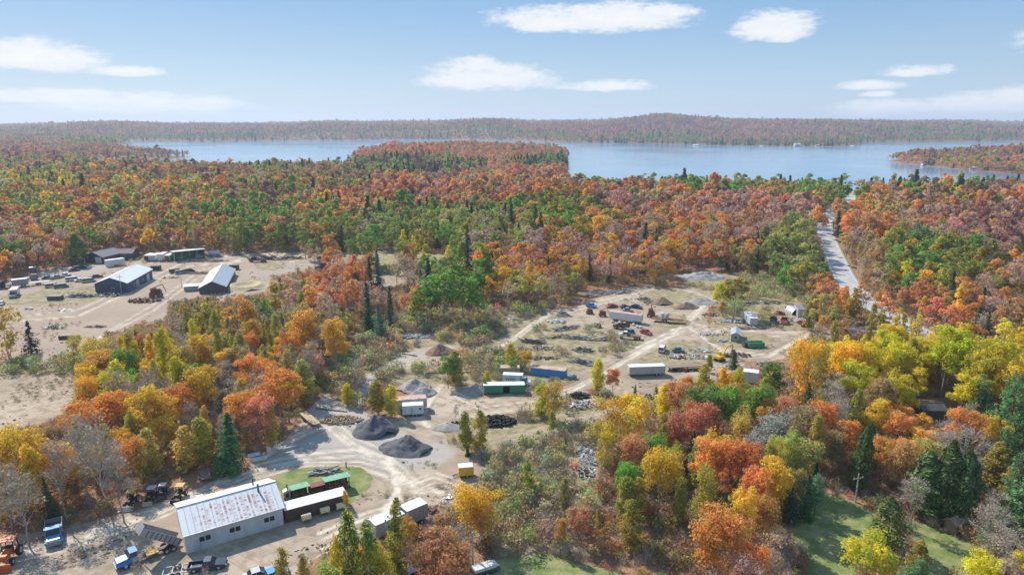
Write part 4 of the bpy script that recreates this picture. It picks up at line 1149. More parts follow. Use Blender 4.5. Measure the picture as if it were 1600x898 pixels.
# cream oil tanks standing along it
def oil_tank(px, py, label):
    p = g2(px, py); t = thing('oil_tank', label, 'tank', p, radians(28), group='cream tanks along the low shed')
    MB().cyl((0, 0, 0.85), 0.42, 1.55, 'x', 16).build('body', CREAM, t)
    m = MB(); m.cyl((0, 0, 1.06), 0.42, 1.55, 'x', 16).build('upper_body', CREAM, t)
    for x in (-0.5, 0.5):
        for s in (-1, 1): MB().bar((x, s*0.3, 0), (x, s*0.25, 0.7), 0.06).build('leg', STEEL, t)
    for x in (-0.45, 0.0, 0.45): MB().cyl((x, 0, 1.52), 0.05, 0.25, 'z', 8).build('filler_pipe', STEEL, t)
oil_tank(479, 815, 'cream oil tank on legs beside the low shed, closest to the barn')
oil_tank(508, 804, 'cream oil tank on legs between the two others at the low shed')
oil_tank(533, 797, 'cream oil tank on legs at the low shed end away from the barn')
# sheds of firewood in the grass loop
def wood_shed(label, line, w, h, roof, land=None, name='firewood_shed'):
    c, a, L = base_line(*line, w)
    t = thing(name, label, 'shed', c, a, land=land); hl, hw = L/2, w/2
    for x in (-hl+0.08, hl-0.08):
        for s in (-1, 1): MB().box(x-0.07, x+0.07, s*(hw-0.07)-0.07, s*(hw-0.07)+0.07, 0, h+(0.25 if s < 0 else 0)).build('post', DWOOD, t)
    n = max(4, int(L/0.5))
    for k in range(n): MB().box(-hl+L*k/n, -hl+L*(k+1)/n-0.03, hw-0.06, hw-0.02+0.01*(k % 2), 0, h).build('board', DWOOD, t)
    if roof is not None:
        n = max(3, int(L/0.8))
        for k in range(n):
            x0, x1 = -hl-0.2+(L+0.4)*k/n, -hl-0.2+(L+0.4)*(k+1)/n-0.02; m = MB()
            m.V = [(x0, -hw-0.3, h+0.42), (x1, -hw-0.3, h+0.42), (x1, hw+0.2, h+0.08), (x0, hw+0.2, h+0.08), (x0, -hw-0.3, h+0.36), (x1, -hw-0.3, h+0.36), (x1, hw+0.2, h+0.02), (x0, hw+0.2, h+0.02)]
            m.F = [(0, 1, 2, 3), (7, 6, 5, 4), (0, 4, 5, 1), (1, 5, 6, 2), (2, 6, 7, 3), (3, 7, 4, 0)]
            m.build('roof_sheet', roof, t)
    ws = MB()
    for i in range(int(L*w*16)):
        ws.obox((R.uniform(-hl+0.25, hl-0.25), R.uniform(-hw-0.1, hw-0.3), R.uniform(0.05, h*0.72)), (R.uniform(0.3, 0.5), 0.13, 0.13), Matrix.Rotation(R.uniform(0, 3), 3, 'Z').to_quaternion() @ Matrix.Rotation(R.uniform(-0.4, 0.4), 3, 'Y').to_quaternion())
    ws.build('firewood', paint('split_firewood', (0.34, 0.17, 0.10), 0.9, grime=0.5), t, kind='stuff')
    return t
wood_shed('small firewood shed with light green roof next to the barn gable', (458,783,484,776), 2.0, 1.9, LGREEN, 'the small green roofed firewood shed')
wood_shed('roofless brown firewood crib between the two green roofed sheds', (485,776,510,770), 1.8, 1.5, DRED)
wood_shed('longer firewood shed with light green roof beside the board heap', (510,772,547,763), 2.0, 2.2, LGREEN, 'the longer green roofed firewood shed')
wood_boiler = thing('wood_boiler', 'small pale outdoor boiler with a chimney smoking by the firewood shed', 'boiler', g2(449,778), 0.4)
MB().box(-0.6, 0.6, -0.45, 0.45, 0, 1.5).build('cabinet', LGREY, wood_boiler); MB().prism([(-0.68, 1.5), (0.68, 1.5), (0, 1.8)], -0.5, 0.5).build('roof', GALV, wood_boiler); MB().cyl((0.1, 0, 2.2), 0.1, 1.1, 'z', 8).build('chimney', BLACK, wood_boiler)
MB().box(-0.25, 0.25, -0.5, -0.45, 0.5, 1.2).build('door', BLACK, wood_boiler)

# vehicles ---------------------------------------------------------------
def car(label, x0, y0, x1, y1, mat, style='sedan', L=None, cat='car', group=None, name='parked_car', wr=0.32, glassless=False):
    c, a, LL = pts(x0, y0, x1, y1); L = L or max(LL, 3.6)
    t = thing(name, label, cat, c, a, group=group); h = L/2; w = 0.86; k = L/4.5
    low = [(-h, 0.3), (-h, 0.78), (-h+0.1, 0.88), (h-1.25*k, 0.9), (h-0.12, 0.75), (h, 0.6), (h, 0.3)]
    low = [(x, z) for x, z in low]
    b = MB()
    if style == 'pickup':
        b.prism(list(reversed([(-h+1.75*k, 0.3), (-h+1.75*k, 0.95), (h-1.3*k, 0.98), (h-0.1, 0.85), (h, 0.6), (h, 0.3)])), -w, w)
        b.box(-h, -h+1.75*k-0.01, -w, w, 0.3, 0.55); b.box(-h, -h+1.75*k-0.01, -w, -w+0.08, 0.55, 0.98); b.box(-h, -h+1.75*k-0.01, w-0.08, w, 0.55, 0.98); b.box(-h, -h+0.08, -w+0.08, w-0.08, 0.55, 0.98)
        cab = [(-h+1.8*k, 0.96), (-h+1.95*k, 1.55), (-h+2.75*k, 1.58), (h-1.25*k, 0.96)]
    elif style == 'van':
        b.prism(list(reversed([(-h, 0.3), (-h, 1.0), (h-0.5, 1.0), (h, 0.7), (h, 0.3)])), -w, w)
        cab = [(-h+0.02, 0.98), (-h+0.12, 1.7), (h-1.2*k, 1.7), (h-0.45*k, 0.98)]
    else:
        b.prism(list(reversed(low)), -w, w)
        cab = [(-h+0.75*k, 0.88), (-h+1.3*k, 1.36), (-h+2.5*k, 1.38), (h-1.2*k, 0.88)]
    b.build('body', mat, t)
    (xa, za), (xb, zb), (xc, zc), (xd, zd) = cab
    m = MB(); i = 0.12
    m.V = [(xa, -w+0.04, za), (xd, -w+0.04, zd), (xd, w-0.04, zd), (xa, w-0.04, za), (xb, -w+i+0.08, zb), (xc, -w+i+0.08, zc), (xc, w-i-0.08, zc), (xb, w-i-0.08, zb)]
    m.F = [(0, 1, 5, 4), (1, 2, 6, 5), (2, 3, 7, 6), (3, 0, 4, 7), (3, 2, 1, 0)]
    m.build('windows', BLACK if glassless else GLASS, t)
    r = MB(); r.box(xb-0.03, xc+0.03, -w+i+0.04, w-i-0.04, zb, zb+0.05); 
    for s in (-1, 1):
        r.bar((xb, s*(w-i-0.06), zb), (xa, s*(w-0.02), za), 0.07); r.bar((xc, s*(w-i-0.06), zc), (xd, s*(w-0.02), zd), 0.07)
        xm = (xb+xc)/2; r.bar((xm, s*(w-i-0.04), zb), (xm, s*(w-0.01), za), 0.08)
    r.build('roof', mat, t)
    for x in (-h+0.8*k, h-0.85*k):
        for s in (-1, 1): wheel(t, x, s*(w-0.08), wr, 0.2)
    for s in (-1, 1): MB().box(h-0.03, h+0.03, s*0.62-0.14, s*0.62+0.14, 0.58, 0.72).build('headlight', WHITE, t)
    MB().box(h-0.02, h+0.06, -0.8, 0.8, 0.32, 0.45).build('bumper', STEEL, t); MB().box(-h-0.06, -h+0.02, -0.8, 0.8, 0.36, 0.48).build('bumper', STEEL, t)
    return t

def lorry(label, x0, y0, x1, y1, cabmat, bed, bedmat, L=None, name='truck', cat='truck', group=None, W_=2.2, H_=2.3, land=None, hood=1.3, rear_wheels=2):
    """bonneted truck, rear pixel to front pixel"""
    c, a, LL = pts(x0, y0, x1, y1); L = L or LL
    t = thing(name, label, cat, c, a, group=group, land=land); h = L/2; w = W_/2
    MB().box(-h+0.1, h-0.3, -0.4, 0.4, 0.55, 0.8).build('chassis', BLACK, t)
    hd = MB(); hd.prism(list(reversed([(h-hood, 0.7), (h-hood, 1.5), (h-0.15, 1.32), (h, 1.15), (h, 0.7)])), -w*0.72, w*0.72)
    hood_o = hd.build('hood', cabmat, t); MB().box(h, h+0.04, -w*0.5, w*0.5, 0.75, 1.15).build('grille', STEEL, hood_o)
    for s in (-1, 1): MB().prism(list(reversed([(h-hood-0.1, 0.7), (h-hood+0.15, 1.05), (h-0.25, 1.05), (h-0.05, 0.75)])), s*w*0.86-0.16, s*w*0.86+0.16).build('fender', cabmat, t)
    cx1, cx0 = h-hood, h-hood-1.45
    cb = MB().box(cx0, cx1, -w*0.88, w*0.88, 0.75, 1.5); cb.build('cab', cabmat, t)
    g = MB(); g.V = [(cx0+0.05, -w*0.86, 1.5), (cx1-0.02, -w*0.86, 1.5), (cx1-0.02, w*0.86, 1.5), (cx0+0.05, w*0.86, 1.5), (cx0+0.1, -w*0.76, H_-0.08), (cx1-0.35, -w*0.76, H_-0.08), (cx1-0.35, w*0.76, H_-0.08), (cx0+0.1, w*0.76, H_-0.08)]
    g.F = [(0, 1, 5, 4), (1, 2, 6, 5), (2, 3, 7, 6), (3, 0, 4, 7), (3, 2, 1, 0)]; g.build('windows', GLASS, t)
    r = MB().box(cx0+0.05, cx1-0.3, -w*0.8, w*0.8, H_-0.08, H_)
    for s in (-1, 1):
        r.bar((cx1-0.35, s*w*0.77, H_-0.08), (cx1, s*w*0.87, 1.5), 0.08); r.bar((cx0+0.1, s*w*0.77, H_-0.08), (cx0+0.06, s*w*0.87, 1.5), 0.12)
    r.build('cab_roof', cabmat, t)
    bx0, bx1 = -h, cx0-0.15; bl = bx1-bx0; by = w
    if bed == 'dump':
        b = MB().box(bx0, bx1, -by, by, 0.95, 1.08); b.box(bx0, bx1, -by, -by+0.08, 1.08, 1.95); b.box(bx0, bx1, by-0.08, by, 1.08, 1.95); b.box(bx1-0.08, bx1, -by+0.08, by-0.08, 1.08, 2.2); b.box(bx1, bx1+0.7, -by, by, 2.2, 2.28)
        b.build('dump_body', bedmat, t); MB().box(bx0-0.07, bx0, -by, by, 0.95, 1.8).build('tailgate', bedmat, t)
        MB().box(bx0+0.05, bx1-0.1, -by+0.1, by-0.1, 1.085, 1.12).build('bed_floor', DGREY, t)
    elif bed == 'flat':
        MB().box(bx0, bx1, -by, by, 0.95, 1.05).build('deck', bedmat, t)
        MB().box(bx1-0.06, bx1, -by, by, 1.05, 1.7).build('headboard', bedmat, t)
    elif bed == 'box':
        MB().box(bx0, bx1, -by, by, 0.9, 3.05).build('box_body', bedmat, t); MB().box(bx0, bx1+0.6, -by, by, 3.06, 3.12).build('roof', ROOFW, t)
        MB().box(bx0-0.05, bx0, -by+0.1, by-0.1, 1.0, 2.9).build('rear_door', GREY, t)
    elif bed == 'logs':
        MB().box(bx0, bx1, -by, by, 0.95, 1.05).build('deck', bedmat, t)
        for i in range(9): MB().cyl(((bx0+bx1)/2, -by+0.3+0.24*(i % 7), 1.2+0.24*(i//7)), 0.12, bl*0.95, 'x', 8).build('log', DWOOD, t)
    for x in [h-0.75*hood]+[-h+0.75+1.0*i for i in range(rear_wheels)]:
        for s in (-1, 1): wheel(t, x, s*(w-0.2), 0.46, 0.3)
    for s in (-1, 1):
        MB().cyl((h+0.01, s*w*0.68, 0.98), 0.1, 0.06, 'x', 8).build('headlight', WHITE, t)
        MB().box(cx1-0.1, cx1, s*(w+0.12)-0.1, s*(w+0.12)+0.1, 1.45, 1.9).build('mirror', BLACK, t)
    MB().box(h, h+0.1, -w*0.92, w*0.92, 0.45, 0.68).build('bumper', STEEL, t)
    return t, h, w
lorry('sky blue dump truck with empty grey box, alone below the bare birches', 86,822, 85,858, SKYB, 'dump', GREY, L=6.4, land='the sky blue dump truck', W_=2.4, H_=2.5, rear_wheels=2)
# blue cabbed hoist truck with the dump box tipped up
t, h, w = lorry('blue truck with its long grey dump box tipped up high', 270,856, 189,886, BRIGHTB, 'none', GREY, L=8.6, land='the blue truck with tipped box', W_=2.2, hood=1.6, rear_wheels=2)
m = MB(); q = Matrix.Rotation(radians(-32), 3, 'Y').to_quaternion()
ang = radians(38); bl = 6.0
def tip(x, y, z): # dump box frame hinged over the rear axle
    return (-h+0.5+x*cos(ang)-z*sin(ang), y, 1.05+x*sin(ang)+z*cos(ang))
def tipbox(x0, x1, y0, y1, z0, z1, m):
    b = len(m.V); m.V += [tip(x, y, z) for z in (z0, z1) for y in (y0, y1) for x in (x0, x1)]
    m.F += [(b, b+2, b+3, b+1), (b+4, b+5, b+7, b+6), (b, b+1, b+5, b+4), (b+1, b+3, b+7, b+5), (b+3, b+2, b+6, b+7), (b+2, b, b+4, b+6)]
m = MB(); tipbox(-0.6, bl, -1.15, 1.15, 0, 0.1, m); tipbox(-0.6, bl, -1.15, -1.07, 0.1, 1.2, m); tipbox(-0.6, bl, 1.07, 1.15, 0.1, 1.2, m); tipbox(bl-0.08, bl, -1.07, 1.07, 0.1, 1.5, m)
db = m.build('dump_body', GREY, t)
m = MB()
for k in range(8): tipbox(-0.3+k*0.75, -0.2+k*0.75, -1.22, -1.15, 0.05, 1.15, m); tipbox(-0.3+k*0.75, -0.2+k*0.75, 1.15, 1.22, 0.05, 1.15, m)
m.build('side_ribs', DGREY, db)
MB().bar((h-3.2, 0, 0.8), tip(bl-0.4, 0, 0), 0.16).build('hoist_ram', STEEL, t)
MB().box(-1.5, 0.2, -1.0, 1.0, 0.82, 0.95).build('hoist_frame', YROOF, t)
# dark pickup with a light frame trailer
car('black pickup with pale hood pointing away from the frame trailers by the barn', 303,890, 346,884, NAVY, 'pickup', L=5.4, cat='pickup', name='pickup_truck', wr=0.38)
LAND.append(('the black pickup below the barn', *flat(325, 887)))
def frame_trailer(label, x0, y0, x1, y1, w, deck, mat, hz=0.6, wr=0.36, group=None, axles=2, decked=True, name='flatbed_trailer', land=None):
    c, a, L = pts(x0, y0, x1, y1); t = thing(name, label, 'trailer', c, a, group=group, land=land); hl, hw = L/2, w/2
    f = MB()
    for s in (-1, 1): f.box(-hl, hl, s*hw-0.06, s*hw+0.06, hz-0.12, hz+0.02)
    for x in np.linspace(-hl+0.06, hl-0.06, max(4, int(L/0.9))): f.box(x-0.05, x+0.05, -hw+0.06, hw-0.06, hz-0.1, hz)
    f.build('frame', mat, t)
    if decked:
        n = 9
        for k in range(n): MB().box(-hl+0.05, hl-0.05, -hw+0.08+(w-0.16)*k/n, -hw+0.08+(w-0.16)*(k+1)/n-0.02, hz+0.004, hz+0.05+0.008*(k % 2)).build('plank', deck, t)
    for k in range(axles):
        for s in (-1, 1): wheel(t, -hl*0.3+k*wr*2.2, s*(hw+0.12), wr, 0.2)
    m = MB(); m.bar((hl, -hw, hz-0.05), (hl+1.3, 0, hz-0.1), 0.08); m.bar((hl, hw, hz-0.05), (hl+1.3, 0, hz-0.1), 0.08); m.bar((hl+1.1, 0, 0), (hl+1.1, 0, hz), 0.07); m.build('tow_bar', mat, t)
    return t
frame_trailer('bare pale steel frame trailer hitched up behind the black pickup', 255,898, 300,890, 1.9, PLANK, LGREY, decked=False)
frame_trailer('small grey frame trailer at the leaf strewn edge near the green pine', 322,752, 320,738, 1.6, WOOD, GREY, land='the small frame trailer by the pine')
frame_trailer('flatbed trailer with pale deck near the split wood heap', 474,648, 495,667, 2.0, PLANK, BLACK, hz=0.7, land='the pale decked flatbed')
# tractors and loaders along the wood edge
def tractor(label, px, py, rz, body, roof, blade=None, fork=False, s=1.0, name='tractor', cat='tractor', land=None, blade_mat=STEEL):
    t = thing(name, label, cat, g2(px, py), rz, land=land); t.scale = (s, s, s)
    MB().box(0.1, 1.7, -0.4, 0.4, 0.75, 1.35).build('hood', body, t)
    MB().box(-0.9, 0.1, -0.55, 0.55, 0.6, 1.0).build('body', body, t); MB().box(-0.6, -0.2, -0.25, 0.25, 1.0, 1.5).build('seat', BLACK, t)
    for x in (-0.95, 0.15):
        for y in (-0.6, 0.6): MB().bar((x, y, 0.95), (x, y*0.95, 2.25), 0.08).build('roof_post', BLACK, t)
    MB().box(-1.15, 0.35, -0.75, 0.75, 2.25, 2.36).build('canopy', roof, t)
    for y in (-0.75, 0.75): wheel(t, -0.65, y, 0.62, 0.35); wheel(t, 1.3, y*0.95, 0.40, 0.28)
    for y in (-0.5, 0.5):
        MB().bar((0.0, y, 1.1), (1.9, y, 1.0), 0.1, 0.14).build('loader_arm', body, t)
        MB().bar((1.9, y, 1.0), (2.4, y, 0.35), 0.1, 0.14).build('loader_arm', body, t)
    if blade: 
        m = MB(); m.prism([(2.35, 0.05), (2.85, 0.05), (2.9, 0.1), (2.42, 0.15), (2.40, 0.75), (2.33, 0.75)], -blade/2, blade/2); m.build('bucket', blade_mat, t)
    if fork:
        for y in (-0.3, 0.3): MB().box(2.4, 3.4, y-0.05, y+0.05, 0.06, 0.12).build('fork', STEEL, t)
    return t
down = -pi/2
tractor('orange tractor loader with orange canopy at the far end of the yard', 16, 872, radians(-75), ORANGE, ORANGE, blade=2.0, s=1.35, name='tractor_loader', land='the orange tractor loader', blade_mat=ORANGE)
tractor('loader with ochre canopy and a wide white blade lowered on the leaves', 206, 786, down+0.1, BLACK, YROOF, blade=2.6, s=0.95, land='the loader with the wide white blade', blade_mat=WHITE)
tractor('tractor with pale canopy and a tan bucket between the two loaders', 238, 779, down+0.15, BLACK, LGREY, blade=1.7, s=0.9, blade_mat=TAN)
tractor('white fronted dark tractor standing nearest the barn corner post', 255, 772, down+0.2, NAVY, WHITE, blade=1.6, s=0.8, blade_mat=DGREY)
tractor('dark forklift with ochre canopy and cream mast beside the barn roof', 282, 776, down+0.05, BLACK, YROOF, fork=True, blade=1.8, s=0.95, blade_mat=BLACK, name='forklift', cat='forklift', land='the ochre canopied forklift')
# tarped pallets, white tanks, pipes
def tarp(label, px, py, rz, L=2.2, w=1.3):
    t = thing('tarped_pallet', label, 'tarp', g2(px, py), rz, group='tarp covered pallets by the green pine')
    MB().box(-L/2, L/2, -w/2, w/2, 0.0, 0.45).build('load', YELLOW if 'yellow' in label else WOOD, t)
    m = MB(); m.V = [(-L/2-.1, -w/2-.1, .4), (L/2+.1, -w/2-.1, .38), (L/2+.1, w/2+.1, .42), (-L/2-.1, w/2+.1, .4), (-L/2, -w*0.1, .75), (L/2, -w*0.1, .68), (L/2, w*0.2, .72), (-L/2, w*0.2, .74)]
    m.F = [(0, 1, 5, 4), (1, 2, 6, 5), (2, 3, 7, 6), (3, 0, 4, 7), (4, 5, 6, 7)]; m.build('tarp', TARP, t)
tarp('pale blue tarp over a pallet right against the big green pine', 397, 713, 0.5)
tarp('pale blue tarp over a yellow based load in front of the other tarp', 405, 719, 0.45, 2.4, 1.4)
LAND.append(('the pale tarps', *flat(402, 715)))
for (px, py, lb, r_, h_) in ((429, 701, 'tall white upright tank between the tarps and the pipes', 0.5, 1.7), (420, 706, 'short cream drum tank leaning beside the tall white one', 0.42, 1.0)):
    t = thing('upright_tank', lb, 'tank', g2(px, py)); MB().cyl((0, 0, h_/2), r_, h_, 'z', 16).build('shell', WHITE, t, smooth=False); MB().cyl((0, 0, h_+0.12), r_, 0.24, 'z', 16, r2=r_*0.4).build('dome', WHITE, t); MB().cyl((0, 0, h_+0.28), 0.12, 0.1, 'z', 8).build('cap', BLACK, t)
t = thing('pipe_bundle', 'bundle of long white pipes lying on the gravel beside the white tank', 'pipes', g2(452, 700), radians(35), land='the bundle of white pipes')
for i in range(7): MB().cyl((R.uniform(-.2, .2), -0.7+0.3*(i % 5)+0.15*(i//5), 0.15+0.26*(i//5)), 0.14, 3.0, 'x', 10).build('pipe', LGREY, t)
# heaps
def heap(label, px, py, rx, ry, h, mat, rz=0.0, name='gravel_pile', cat='gravel pile', rough=0.12, land=None, seed=1, ridge=0.0, bowl=0.0, group=None):
    c = g2(px, py); n, m_ = 26, 40; V = [(0, 0, 0)]; 
    rr = np.random.default_rng(seed)
    ph = rr.random(6)*6.28
    for i in range(1, n+1):
        for j in range(m_):
            a = j/m_*2*pi; q = i/n; edge = 1+0.10*sin(2*a+ph[0])+0.07*sin(3*a+ph[1])+0.04*sin(7*a+ph[2])
            V.append((cos(a)*q*rx*edge, sin(a)*q*ry*edge, 0))
    V = np.array(V); q = np.hypot(V[:, 0]/rx, V[:, 1]/ry); a = np.arctan2(V[:, 1], V[:, 0])
    prof = np.clip(1-q, 0, 1)**0.95
    prof = np.minimum(prof*1.0, 0.94+0.05*prof)
    z = h*prof*(1+0.10*np.sin(3*a+ph[3])*q+0.08*np.sin(5*a+ph[4])*q)
    z = z+h*rough*(fbm(V[:, 0]+seed*31, V[:, 1], 1.6, seed, 4)-0.5)*np.clip((1-q)*5, 0, 1)
    z = z+h*ridge*np.exp(-((V[:, 0]/rx-0.35)**2+(V[:, 1]/ry)**2)/0.07)
    if bowl: z = h*(np.exp(-((q-0.62)/0.2)**2))*(1+0.12*np.sin(2*a))
    z = z-0.12*(q > 0.97)
    V[:, 2] = z
    F = [(0, 1+j, 1+(j+1) % m_) for j in range(m_)]
    for i in range(1, n): F += [(1+(i-1)*m_+j, 1+i*m_+j, 1+i*m_+(j+1) % m_, 1+(i-1)*m_+(j+1) % m_) for j in range(m_)]
    o = mesh_object(name, V.tolist(), F, mat, True); o.location = c; o.rotation_euler = (0, 0, rz)
    tag(o, label, cat, group)
    if land: LAND.append((land, c.x, c.y))
    return o
def grav(name, a, b, s=6.0):
    m, g = new_mat(name); P = g.node('ShaderNodeNewGeometry').outputs['Position']
    n = g.noise(P, s, 4, 0.7); n2 = g.noise(P, 0.9, 4, 0.6)
    v = g.node('ShaderNodeVectorMath', operation='MULTIPLY', ins={0: P, 1: (1.6, 1.6, 0.3)}); n3 = g.noise(v.outputs[0], 1.5, 3, 0.6, 1.0)
    c = g.mix(g.ramp(n2, 0.3, 0.7), a, b); c = g.mix(g.math('MULTIPLY', g.ramp(n, 0.45, 0.7), 0.4), c, tuple(min(1, x*1.5) for x in b))
    bm = g.node('ShaderNodeBump', ins={'Strength': 1.0, 'Distance': 0.25, 'Height': g.math('ADD', n, g.math('MULTIPLY', n3, 0.8))})
    finish(g, g.node('ShaderNodeBsdfPrincipled', ins={'Base Color': c, 'Roughness': 0.97, 'Normal': bm.outputs[0]}).outputs[0]); return m
DARKG = grav('dark_gravel', (0.10, 0.102, 0.108), (0.19, 0.19, 0.195)); GREYG = grav('grey_rubble', (0.30, 0.27, 0.25), (0.42, 0.39, 0.36), 3.0); SANDG = grav('yellow_sand', (0.58, 0.43, 0.24), (0.68, 0.54, 0.33)); SOIL = grav('brown_soil', (0.20, 0.12, 0.085), (0.33, 0.21, 0.15), 3.0)
heap('dark grey gravel cone closest to the split wood heap', 587, 674, 5.1, 4.3, 3.7, DARKG, 0.2, land='the two dark gravel piles', seed=3, ridge=0.07, rough=0.5)
heap('broader dark grey gravel pile standing nearest the big gravel loop', 634, 701, 6.0, 4.0, 2.9, DARKG, -0.25, seed=5, ridge=0.1, rough=0.55)
heap('tall pale grey rubble pile behind the rust roofed trailer', 648, 607, 4.6, 3.6, 2.8, GREYG, 0.1, seed=7, rough=0.5, land='the pale grey rubble piles')
heap('lower pale grey rubble pile next to the sandy clearing', 662, 615, 3.6, 2.8, 2.0, GREYG, 0.5, seed=8, rough=0.5)
heap('small grey rubble pile at the end of the green box trailer', 745, 610, 3.2, 2.6, 1.7, GREYG, 0.0, seed=9, rough=0.5)
heap('ring of yellow sand with a hollow centre beyond the long white roof', 384, 449, 9.0, 8.5, 1.6, SANDG, 0.0, seed=10, bowl=1, name='sand_pile', cat='sand pile', land='the yellow sand ring')
heap('rounded brown earth mound in the middle of the scrap loop', 1034, 474, 4.4, 3.2, 2.6, SOIL, 0, seed=11, name='earth_pile', cat='earth pile', land='the rounded earth mound')
heap('reddish brown earth pile beside the rubble in the scrap loop', 1072, 481, 5.2, 2.8, 2.2, SOIL, 0.2, seed=12, name='earth_pile', cat='earth pile', rough=0.4)
heap('dark brown earth pile where the grey stone road bends', 687, 551, 4.6, 3.4, 2.8, SOIL, 0.4, seed=13, name='earth_pile', cat='earth pile', rough=0.4, land='the earth pile at the stone road')
heap('small brown earth pile at the edge of the pickup row', 913, 474, 2.8, 2.2, 1.8, SOIL, 0, seed=14, name='earth_pile', cat='earth pile')
heap('grey broken stone spread at the far side of the scrap loop', 1095, 473, 7.0, 4.0, 1.9, GREYG, 0, seed=15, rough=0.6, name='rubble_pile', cat='rubble')
heap('grey rubble bank at the dark forest edge beyond the scrap loop', 1097, 434, 12, 6.5, 3.0, GREYG, 0.1, seed=16, rough=0.6, name='rubble_pile', cat='rubble')
heap('small light sand pile at the log truck row', 466, 409, 4.5, 3.0, 1.2, SANDG, 0, seed=17, name='sand_pile', cat='sand pile')
heap('grey earth bank by the tyre heap and the small bare tree', 700, 668, 3.8, 2.4, 1.1, GREYG, 0.2, seed=18, rough=0.5)

def debris(label, px, py, rx, ry, n, mats, kind='mixed', size=1.0, name='scrap_pile', cat='scrap pile', hmax=0.9, rz=0.0, land=None, group=None):
    c = g2(px, py); t = thing(name, label, cat, c, rz, land=land, group=group)
    per = {}
    for i in range(n):
        mt = mats[R.randrange(len(mats))]; m = per.setdefault(mt.name, (MB(), mt))[0]
        a = R.uniform(0, 2*pi); q = sqrt(R.random()); x, y = cos(a)*q*rx, sin(a)*q*ry; z = hmax*(1-q*0.75)*R.random()
        e = Matrix.Rotation(R.uniform(0, pi) if kind != 'beams' else R.gauss(0, 0.25), 3, 'Z').to_quaternion() @ Matrix.Rotation(R.uniform(-0.45, 0.45), 3, 'Y').to_quaternion() @ Matrix.Rotation(R.uniform(-0.5, 0.5), 3, 'X').to_quaternion()
        if kind == 'beams': sz = (R.uniform(2.2, 4.5)*size, 0.22*size, 0.22*size)
        elif kind == 'tyres': 
            m.cyl((x, y, z+0.15), 0.36, 0.24, 'xyz'[R.choice((2, 2, 0, 1))], 10); continue
        elif kind == 'rocks': m.ico((x, y, z+0.1), R.uniform(0.25, 0.6)*size, (1, 1, 0.7), 0.25); continue
        elif kind == 'wood': sz = (R.uniform(0.35, 0.6)*size, 0.2*size, 0.2*size)
        else: sz = R.choice([(R.uniform(0.8, 2.4)*size, R.uniform(0.5, 1.2)*size, 0.05), (R.uniform(1.2, 3)*size, 0.14, 0.14), (R.uniform(.3, .9)*size, R.uniform(.3, .7)*size, R.uniform(.2, .6)*size)])
        m.obox((x, y, z+sz[2]*0.5+0.05), sz, e)
    for m, mt in per.values(): m.build({'beams': 'beams', 'tyres': 'tyres', 'rocks': 'rocks', 'wood': 'split_logs'}.get(kind, 'scrap'), mt, t, kind='stuff')
    return t
SPLIT = paint('split_logs', (0.52, 0.38, 0.22), 0.9, grime=0.4)
debris('heap of pale split firewood blocks between the flatbed and dark gravel', 532, 657, 4.6, 2.2, 420, [SPLIT, SPLIT, WOOD], 'wood', 1.0, name='firewood_heap', cat='firewood', hmax=1.0, land='the split wood heap')
debris('dark machine scrap against the back of the first gravel cone', 564, 663, 1.5, 1.2, 26, [BLACK, DGREY, WHITE], 'mixed', 0.6, hmax=1.4)
debris('loose stack of long silvery boards on the grass loop', 508, 738, 2.9, 1.1, 30, [LGREY, GALV, WOOD, DGREY], 'beams', 0.75, name='board_heap', cat='boards', hmax=0.5, rz=0.25)
debris('heap of black tyres behind the round yellow green tree', 775, 660, 4.4, 2.8, 300, [TYRE], 'tyres', name='tyre_heap', cat='tyres', hmax=1.5, land='the black tyre heap')
debris('low strip of black tyres beside the thin bare tree', 712, 664, 2.2, 0.8, 34, [TYRE], 'tyres', name='tyre_heap', cat='tyres', hmax=0.8)
debris('black tyre heap at the trail below the blue container', 906, 619, 2.4, 1.4, 50, [TYRE], 'tyres', name='tyre_heap', cat='tyres', hmax=1.0)
debris('white and brown demolition rubble beside the lower tyre heap', 920, 632, 5.0, 2.6, 120, [STONE, LGREY, WOOD, WHITE], 'mixed', 0.55, name='rubble_pile', cat='rubble', hmax=0.6)
debris('pale rubble strip running down the brown slope past the cedars', 916, 712, 1.8, 5.2, 260, [STONE, LGREY, STONE, DGREY], 'mixed', 0.42, name='rubble_pile', cat='rubble', hmax=0.4, land='the pale rubble strip')
debris('dark brush and rubble at the lower end of the pale strip', 915, 738, 1.8, 3.0, 70, [DGREY, STONE, WHITE, DWOOD], 'mixed', 0.6, name='rubble_pile', cat='rubble', hmax=0.7)
debris('scattered white scrap sheets at the yard edge near the yellow box trailer', 706, 778, 1.4, 1.0, 16, [WHITE, LGREY, STEEL], 'mixed', 0.6, hmax=0.4)
debris('rusty scrap heap at the open end of the white roofed trailers', 672, 800, 1.8, 1.0, 24, [RUST, DWOOD, TAN], 'mixed', 0.75, hmax=0.8)
debris('long grey timber pile beside the two track lane, upper of the stack', 905, 530, 8.0, 1.6, 46, [WOOD, DGREY, GREY], 'beams', 1.1, name='timber_pile', cat='timber', hmax=0.8, rz=-0.15, land='the long grey timber piles')
debris('grey timber pile on the slope just above the two track lane', 885, 514, 4.0, 1.6, 26, [GREY, WOOD], 'beams', 1.0, name='timber_pile', cat='timber', hmax=0.8, rz=0.5)
debris('dark blue grey sheet stack in the scrub near the yellow aspen', 911, 549, 3.0, 2.0, 34, [DGREY, SLATE, GREY], 'beams', 0.8, name='timber_pile', cat='timber', hmax=1.1, rz=-0.3)
debris('second dark sheet stack, the one nearer the pointed yellow aspen', 914, 567, 3.2, 2.0, 34, [DGREY, GREY, SLATE], 'beams', 0.8, name='timber_pile', cat='timber', hmax=0.9, rz=-0.6)
